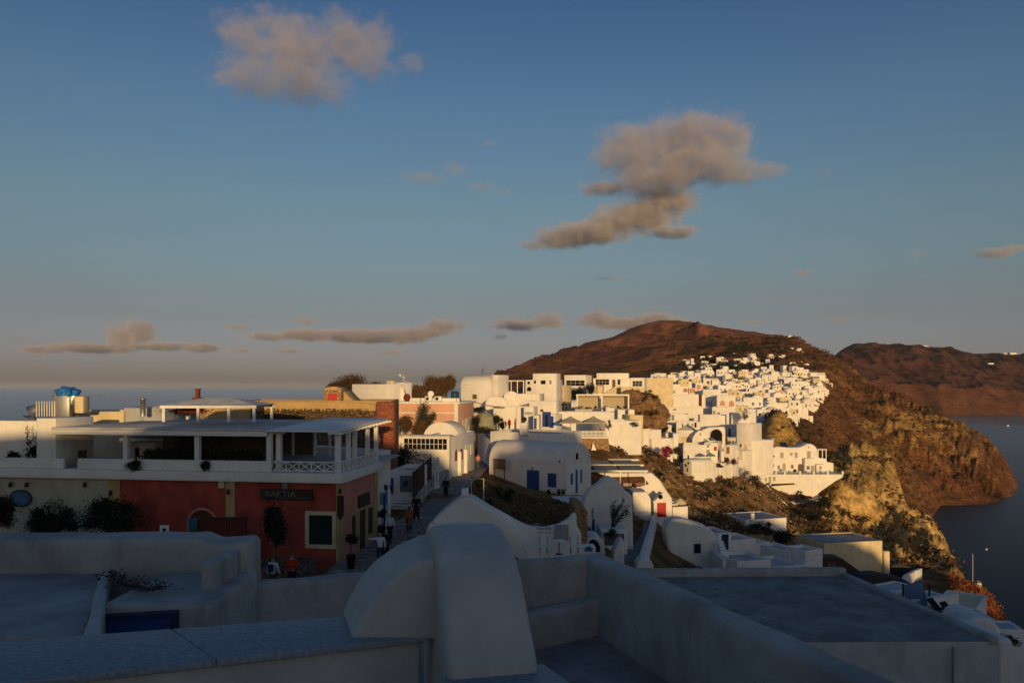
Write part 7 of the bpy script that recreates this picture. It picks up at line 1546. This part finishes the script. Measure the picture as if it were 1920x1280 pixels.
# ============================================================ PEOPLE
SKIN=mat('skin',(.42,.24,.16),.6,.05,4,.05,20)
def skinmesh(name, joints, bones, m, parent, sub=2):
    me=bpy.data.meshes.new(name); me.from_pydata([j[0] for j in joints],bones,[]); o=bpy.data.objects.new(name,me); COL.objects.link(o)
    sk=o.modifiers.new('s','SKIN'); 
    for i,j in enumerate(joints):
        r=j[1]; me.skin_vertices[0].data[i].radius=(r,r) if not isinstance(r,tuple) else r
    me.skin_vertices[0].data[0].use_root=True
    sb=o.modifiers.new('b','SUBSURF'); sb.levels=sub; sb.render_levels=sub
    dg=bpy.context.evaluated_depsgraph_get(); dg.update(); m2=bpy.data.meshes.new_from_object(o.evaluated_get(dg)); COL.objects.unlink(o); bpy.data.objects.remove(o)
    m2.materials.clear(); m2.materials.append(m); m2.name=name
    for p in m2.polygons: p.use_smooth=True
    o=bpy.data.objects.new(name,m2); return link(o,parent)
def person(label,loc,rz,top,legs,hair,h=1.7,coat=False,stride=.12,arms=((-.05,.03),(.05,.03)),raise_l=None,hat=None,bag=None,longhair=False):
    """facing -y in its own frame"""
    t=thing('person',label,'person',loc,rz); k=h/1.72
    def J(x,y,z,r): return ((x*k,y*k,z*k),r*k)
    fl,fr_=(-stride,stride)
    def arm(s):
        if raise_l and s<0: return [(-.20,0,1.40),(-.42,-.03,1.36),(-.66,-.06,1.40)]
        return [(s*.19,0,1.40),(s*.25,.02+stride*s*.4,1.13),(s*.24,-.08+stride*s*.7,.90)]
    L=arm(-1); Rr=arm(1)
    js=[J(0,0,.95,.13),J(0,.01,1.15,.115),J(0,0,1.34,.14),J(0,0,1.47,.055),J(0,-.01,1.53,.062),J(0,-.02,1.62,.088),J(0,-.015,1.70,.06),
        J(*L[0],.055),J(*L[1],.042),J(*L[2],.030),J(*Rr[0],.055),J(*Rr[1],.042),J(*Rr[2],.030),
        J(-.09,fl*.2,.88,.09),J(-.10,fl*.6,.48,.06),J(-.10,fl+.02,.09,.04),J(-.10,fl-.14,.03,.03),
        J(.09,fr_*.2,.88,.09),J(.10,fr_*.6,.48,.06),J(.10,fr_+.02,.09,.04),J(.10,fr_-.14,.03,.03)]
    bo=[(0,1),(1,2),(2,3),(3,4),(4,5),(5,6),(2,7),(7,8),(8,9),(2,10),(10,11),(11,12),(0,13),(13,14),(14,15),(15,16),(0,17),(17,18),(18,19),(19,20)]
    body=skinmesh('body',js,bo,SKIN,t)
    # fingers, nose and ears are joined into the one body mesh
    mb=MB()
    for A,B in ((L[1],L[2]),(Rr[1],Rr[2])):
        a=Vector(A)*k; b=Vector(B)*k; d=(b-a).normalized(); sdv=d.cross(Vector((1,0,.2))).normalized()
        pal=b+d*.045*k; mb.tube([b,pal,b+d*.09*k],[.026*k,.034*k,.03*k],n=7)
        for f in range(4):
            o_=pal+d*.04*k+sdv*(f-1.5)*.017*k; ln=(.07,.08,.075,.06)[f]*k; bend=Vector((0,-.35,0)); mb.tube([o_,o_+d*ln*.5,o_+(d+bend*.5).normalized()*ln],[.009*k,.008*k,.006*k],n=5)
        mb.tube([pal-d*.02*k+sdv*.03*k,pal+sdv*.055*k+d*.02*k,pal+sdv*.06*k+d*.05*k],[.011*k,.009*k,.007*k],n=5)
    mb.tube([(0,-.10*k,1.63*k),(0,-.125*k,1.60*k)],[.010*k,.014*k],n=5); mb.box(-.02*k,.02*k,-.108*k,-.09*k,1.565*k,1.572*k)
    for s in (-1,1): mb.tube([(s*.085*k,-.0,1.60*k),(s*.092*k,.01,1.64*k)],[.014*k,.018*k],n=5); mb.lathe([(.001,1.635*k),(.011*k,1.64*k),(.001,1.648*k)],s*.034*k,-.098*k,6)
    f=mb.build('hands',SKIN,t); 
    bm=bmesh.new(); bm.from_mesh(body.data); bm.from_mesh(f.data); bm.to_mesh(body.data); bm.free(); bpy.data.objects.remove(f)
    # clothing grown as slightly larger shells
    tj=[J(0,0,.90,.155),J(0,.01,1.12,.145),J(0,0,1.34,.165),J(0,0,1.435,.085),J(*L[0],.075),J(*L[1],.06),J(*[l*.93+m_*.07 for l,m_ in zip(L[2],L[1])],.046),J(*Rr[0],.075),J(*Rr[1],.06),J(*[l*.93+m_*.07 for l,m_ in zip(Rr[2],Rr[1])],.046)]
    tb=[(0,1),(1,2),(2,3),(2,4),(4,5),(5,6),(2,7),(7,8),(8,9)]
    if coat: tj+= [J(0,.01,.62,.19),J(0,.01,.38,.21)]; tb+= [(0,10),(10,11)]
    skinmesh('coat' if coat else 'jacket',tj,tb,top,t)
    lj=[J(0,0,.93,.14),J(-.09,fl*.2,.86,.105),J(-.10,fl*.6,.48,.078),J(-.10,fl+.02,.12,.06),J(.09,fr_*.2,.86,.105),J(.10,fr_*.6,.48,.078),J(.10,fr_+.02,.12,.06)]
    skinmesh('trousers',lj,[(0,1),(1,2),(2,3),(0,4),(4,5),(5,6)],legs,t)
    for s,yy in ((-1,fl),(1,fr_)): skinmesh('shoe',[J(s*.10,yy+.05,.05,.048),J(s*.10,yy-.06,.045,.045),J(s*.10,yy-.15,.04,.035)],[(0,1),(1,2)],BLKC,t,1)
    hj=[J(0,.02,1.69,.085),J(0,.035,1.62,.088)]; hb=[(0,1)]
    if longhair: hj.append(J(0,.06,1.48,.075)); hb.append((1,2))
    skinmesh('hair',hj,hb,hair,t)
    if bag: part(t,'backpack',bag,lambda mb: mb.box(-.14*k,.14*k,.14*k,.30*k,1.05*k,1.42*k),bevel=.05)
    return t
HB=mat('dark_hair',(.02,.013,.01),.7); HR=mat('brown_hair',(.09,.045,.02),.7); DNM=mat('dark_denim',(.03,.04,.07),.9); WSH=mat('white_shirt_cloth',(.62,.63,.66),.9); ORJ=mat('orange_brown_coat_cloth',(.28,.10,.035),.9); RDJ=mat('red_jacket_cloth',(.42,.03,.015),.9); PKT=mat('salmon_top_cloth',(.60,.20,.14),.9); TLC=mat('teal_trouser_cloth',(.05,.11,.10),.9); BLU=mat('pale_blue_cloth',(.30,.38,.60),.9)
def gp(px,py,D,drop): return Vector(((px-CX)/F*D,D,CZ-drop+.1))
person('person in a long black coat and hat walking alone up the lane',gp(836,0,63,9.0),3.1,BLKC,BLKC,HB,1.72,coat=True)
person('person in a salmon top walking at the sunny end of the lane',gp(896,0,97,10.05),.2,PKT,TLC,HR,1.68,longhair=True,bag=mat('red_bag',(.4,.03,.02),.8))
person('tall person in a black coat seen from behind, rear of the close pair',gp(781,0,53.5,9.2),3.0,BLKC,BLKC,HB,1.85,coat=True)
person('person in an orange-brown patterned coat walking in front of the tall black-coated one',gp(767,0,50,9.3),3.3,ORJ,BLKC,HR,1.66,coat=True,longhair=True)
person('person in a black and white top at the street corner by the topiary pot',gp(731,0,47.5,9.35),.3,WSH,BLKC,HB,1.68,bag=BLKC)
person('person in a white shirt pointing left with an outstretched arm',gp(713,0,41.8,9.47),0,WSH,DNM,HB,1.72,raise_l=True)
person('person in dark clothes beside the pointing one, half hidden by the buttress',gp(724,0,42.6,9.46),.5,BLKC,BLKC,HB,1.74)
person('person in white with a dark backpack seen over the parapet, left of the red jacket',gp(512,0,36.2,9.5),2.9,WSH,DNM,HB,1.66,bag=mat('navy_bag',(.02,.025,.06),.8))
person('person in a red jacket seen over the near parapet',gp(547,0,36.6,9.5),3.2,RDJ,BLKC,HB,1.74)
c0_=person('person in blue among a small group by the upper lane rail, left one',Vector((P(1048,770,143).x,143,P(1048,771,143).z)),0,BLU,DNM,HB,1.7)
person('person in black among the small group by the upper lane rail, middle one',Vector((P(1055,770,143).x,143,P(1055,771,143).z)),.4,BLKC,BLKC,HB,1.72)
person('person in dark purple among the small group by the upper lane rail, right one',Vector((P(1062,770,143).x,143,P(1062,771,143).z)),-.4,mat('dark_purple_cloth',(.06,.02,.06),.9),BLKC,HB,1.7)
person('person in a red top on the shop forecourt left of the capped chimney',Vector((P(955,805,112).x,112,P(955,806,112).z)),.5,RDJ,DNM,HB,1.65); person('person in a coral top next to the capped chimney behind the flat roof',Vector((P(966,805,111).x,111,P(966,806,111).z)),1.2,PKT,DNM,HR,1.7)
# topiary pots and street lamp by the corner
for k,(px,D) in enumerate(((658,41.0),(716,48.5))):
    t=thing('potted_topiary',['dark ball topiary in a tall dark pot at the restaurant corner','dark ball topiary in a dark pot farther up the street'][k],'topiary',gp(px,0,D,9.5-.15*k)); pot(t,.24,.75,DMET)
    part(t,'stem',BARK,lambda mb: mb.tube([(0,0,.6),(0,0,1.3)],.03)); mb,_c=crown_mesh(random.Random(k),.42,.42,.4,1300,.07,9,1.45); mb.build('foliage',LEAFD,t)
t=thing('street_lamp','black street lamp on the side of the white building','lamp',Vector((P(726,920,50).x,50,CZ-9.3))); part(t,'post',DMET,lambda mb: mb.tube([(0,0,0),(0,0,2.9),(.1,0,3.1),(.25,0,3.1)],.03)); part(t,'lantern',DMET,lambda mb: mb.lathe([(.02,2.75),(.09,2.8),(.12,3.0),(.02,3.12)],.27,0,6))
# plant pots by the chapel
for k,px in enumerate((1029,1048,1056)):
    v=P(px,926,85.5); t=thing('flower_pot','small dark plant pot at the foot of the chapel wall, %s of three'%['leftmost','middle','rightmost'][k],'pot',v); pot(t,.2,.3,DMET); mb,_c=crown_mesh(random.Random(k+9),.3,.3,.2,300,.06,5,.4); mb.build('foliage',LEAFD,t)
# ============================================================ CASTLE RUIN ON THE HILL BEHIND THE VIEWER (unseen; outline shaped so its shadow fills the foreground)
SKY_U=[(-60,4.3),(-34,4.05),(-25,4.0),(-19,4.15),(-14,4.4),(-12.8,5.2),(-9,5.6),(-6,5.5),(-3.5,4.9),(-2,4.2),(-1,3.7),(1,3.5),(2.8,3.4),(4,2.6),(5,1.5),(6.5,.2),(8,-.2),(10.2,.0),(10.8,3.0),(13.5,3.4),(14.3,5.7),(16,6.0),(21.5,5.6),(23.3,3.6),(24.5,1.0),(26,-1.2),(28,-4.0),(36,-5.4),(44,-6.4),(57,-7.6),(62,-9.6),(67,-11.6),(70,-14.5),(74,-18.5),(90,-21.5),(99,-24),(112,-28),(130,-36)]
def castle():
    az=R(8); s=Vector((math.sin(az),-math.cos(az),0)); pr=Vector((math.cos(az),math.sin(az),0))
    rng=random.Random(4); pts=[]
    for (u0,z0),(u1,z1) in zip(SKY_U[:-1],SKY_U[1:]):
        n=max(1,int((u1-u0)/.9))
        for k in range(n):
            u=u0+(u1-u0)*k/n; pts.append((u,z0+(z1-z0)*k/n+(rng.uniform(-.12,.12) if 0<k else 0)))
    pts.append(SKY_U[-1])
    def piece(name,label,cat,ua,ub,m,th,d0=30):
        pp=[p for p in pts if ua<=p[0]<=ub]; o_=s*d0+pr*ua; o_.z=CZ-14
        t=thing(name,label,cat,o_)
        def f(mb):
            poly=[(pp[0][0],-34)]+pp+[(pp[-1][0],-34)]; n=len(poly)
            # the top slopes slightly so the ruin has real thickness without adding height
            vs=[tuple(s*d0+pr*u+Vector((0,0,CZ+z))-o_) for u,z in poly]+[tuple(s*(d0+th)+pr*u+Vector((0,0,CZ+z-(0 if i in(0,n-1) else .5)))-o_) for i,(u,z) in enumerate(poly)]
            fs=[(i,(i+1)%n,n+(i+1)%n,n+i) for i in range(n)]+[list(range(n))[::-1],[n+i for i in range(n)]]
            mb.add(vs,fs)
        part(t,'masonry',m,f)
    piece('castle_shade_wall','unseen castle ruin walls behind the viewpoint, outline shaped to shade the foreground','ruin',-60,28,DRUB,4)
    piece('terrace_shade_wall','unseen stepped wall behind the viewpoint, shaped to carry the shade down the cliffside','wall',28,130,OLDW,4)  # unseen wall added to carry the shade edge on toward the cliff
castle()
# ------------------------------------------------------------ the air over the sea
def haze(dens):
    mb=MB(); mb.box(-90000,90000,-90000,90000,-60,345)
    m=bpy.data.materials.new('haze_air'); nt=nodes(m); L=nt.links.new
    out=N(nt,'ShaderNodeOutputMaterial'); v=N(nt,'ShaderNodeVolumePrincipled')
    v.inputs['Color'].default_value=(.80,.86,.95,1); v.inputs['Density'].default_value=dens; v.inputs['Anisotropy'].default_value=0
    L(v.outputs[0],out.inputs['Volume'])
    o=mb.build('haze',m); o['kind']='stuff'; o['label']='pale evening haze in the air over the sea and hills'
haze(1.6e-5)
# ------------------------------------------------------------ sun, sky, camera
AZ, EL = R(8), R(5.0)       # the sun stands low behind the viewer, a little to the right
sd=Vector((math.sin(AZ)*math.cos(EL),-math.cos(AZ)*math.cos(EL),math.sin(EL)))
sl=bpy.data.lights.new('sun','SUN'); sl.energy=3.5; sl.angle=R(.6); sl.color=(1,.655,.285)
so=bpy.data.objects.new('sun',sl); link(so); so.rotation_euler=sd.to_track_quat('Z','Y').to_euler()
so.location=(0,-60,200)
w=bpy.data.worlds.new('World'); SC.world=w; w.use_nodes=True; nt=w.node_tree; nt.nodes.clear(); L=nt.links.new
out=N(nt,'ShaderNodeOutputWorld'); bg=N(nt,'ShaderNodeBackground'); bg.inputs['Strength'].default_value=.1
sky=N(nt,'ShaderNodeTexSky',sky_type='NISHITA'); sky.sun_disc=False; sky.sun_elevation=EL
sky.sun_rotation=math.atan2(sd.x,sd.y); sky.altitude=100; sky.air_density=1.0; sky.dust_density=1.0; sky.ozone_density=1.6
tc=N(nt,'ShaderNodeTexCoord'); sx=N(nt,'ShaderNodeSeparateXYZ'); L(tc.outputs['Generated'],sx.inputs[0])
cr=N(nt,'ShaderNodeValToRGB'); L(sx.outputs['Z'],cr.inputs[0]); el=cr.color_ramp.elements
SKYR=[(0,(1,1,1)),(1,(1,1,1))]
L(cr.outputs[0],sky.inputs[0]) if False else None
mx=N(nt,'ShaderNodeMix',data_type='RGBA',blend_type='MULTIPLY'); mx.inputs[0].default_value=1
L(sky.outputs[0],mx.inputs[6]); L(cr.outputs[0],mx.inputs[7])
def setramp(st):
    while len(el)>1: el.remove(el[-1])
    el[0].position=st[0][0]; el[0].color=(*st[0][1],1)
    for p,c in st[1:]:
        e=el.new(p); e.color=(*c,1)
setramp([(0.0,(.80,.95,2.4)),(.023,(.77,.85,2.1)),(.05,(.74,.75,1.45)),(.083,(.72,.67,.98)),(.109,(.76,.70,.88)),(.148,(.80,.80,.94)),(.212,(.87,.90,.97)),(.325,(.75,.91,1.12)),(.43,(.54,.74,1.05)),(1,(.5,.7,1.05))])
# the half of the sky behind the viewer is cooler and dimmer than the plain model gives
rg=N(nt,'ShaderNodeMapRange',interpolation_type='SMOOTHSTEP'); rg.inputs[1].default_value=-.35; rg.inputs[2].default_value=.35; L(sx.outputs['Y'],rg.inputs[0])
m3=N(nt,'ShaderNodeMix',data_type='RGBA'); L(rg.outputs[0],m3.inputs[0]); m3.inputs[6].default_value=(1.02,1.02,1.0,1); m3.inputs[7].default_value=(1,1,1,1)
m4=N(nt,'ShaderNodeMix',data_type='RGBA',blend_type='MULTIPLY'); m4.inputs[0].default_value=1; L(mx.outputs[2],m4.inputs[6]); L(m3.outputs[2],m4.inputs[7])
L(m4.outputs[2],bg.inputs['Color']); L(bg.outputs[0],out.inputs[0])
cam=bpy.data.cameras.new('camera'); co=bpy.data.objects.new('camera',cam); link(co)
co.location=(0,0,CZ); co.rotation_euler=(R(90),0,0)
cam.sensor_width=36; cam.lens=F/1920*36; cam.shift_y=(HY-640)/1920; cam.clip_start=.05; cam.clip_end=300000
SC.camera=co
SC.view_settings.view_transform='Standard'; SC.view_settings.look='None'; SC.view_settings.exposure=0; SC.view_settings.gamma=1
SC.render.engine='CYCLES'
SC.cycles.max_bounces=5; SC.cycles.diffuse_bounces=3; SC.cycles.volume_bounces=1; SC.cycles.volume_max_steps=96
SC.cycles.use_denoising=True
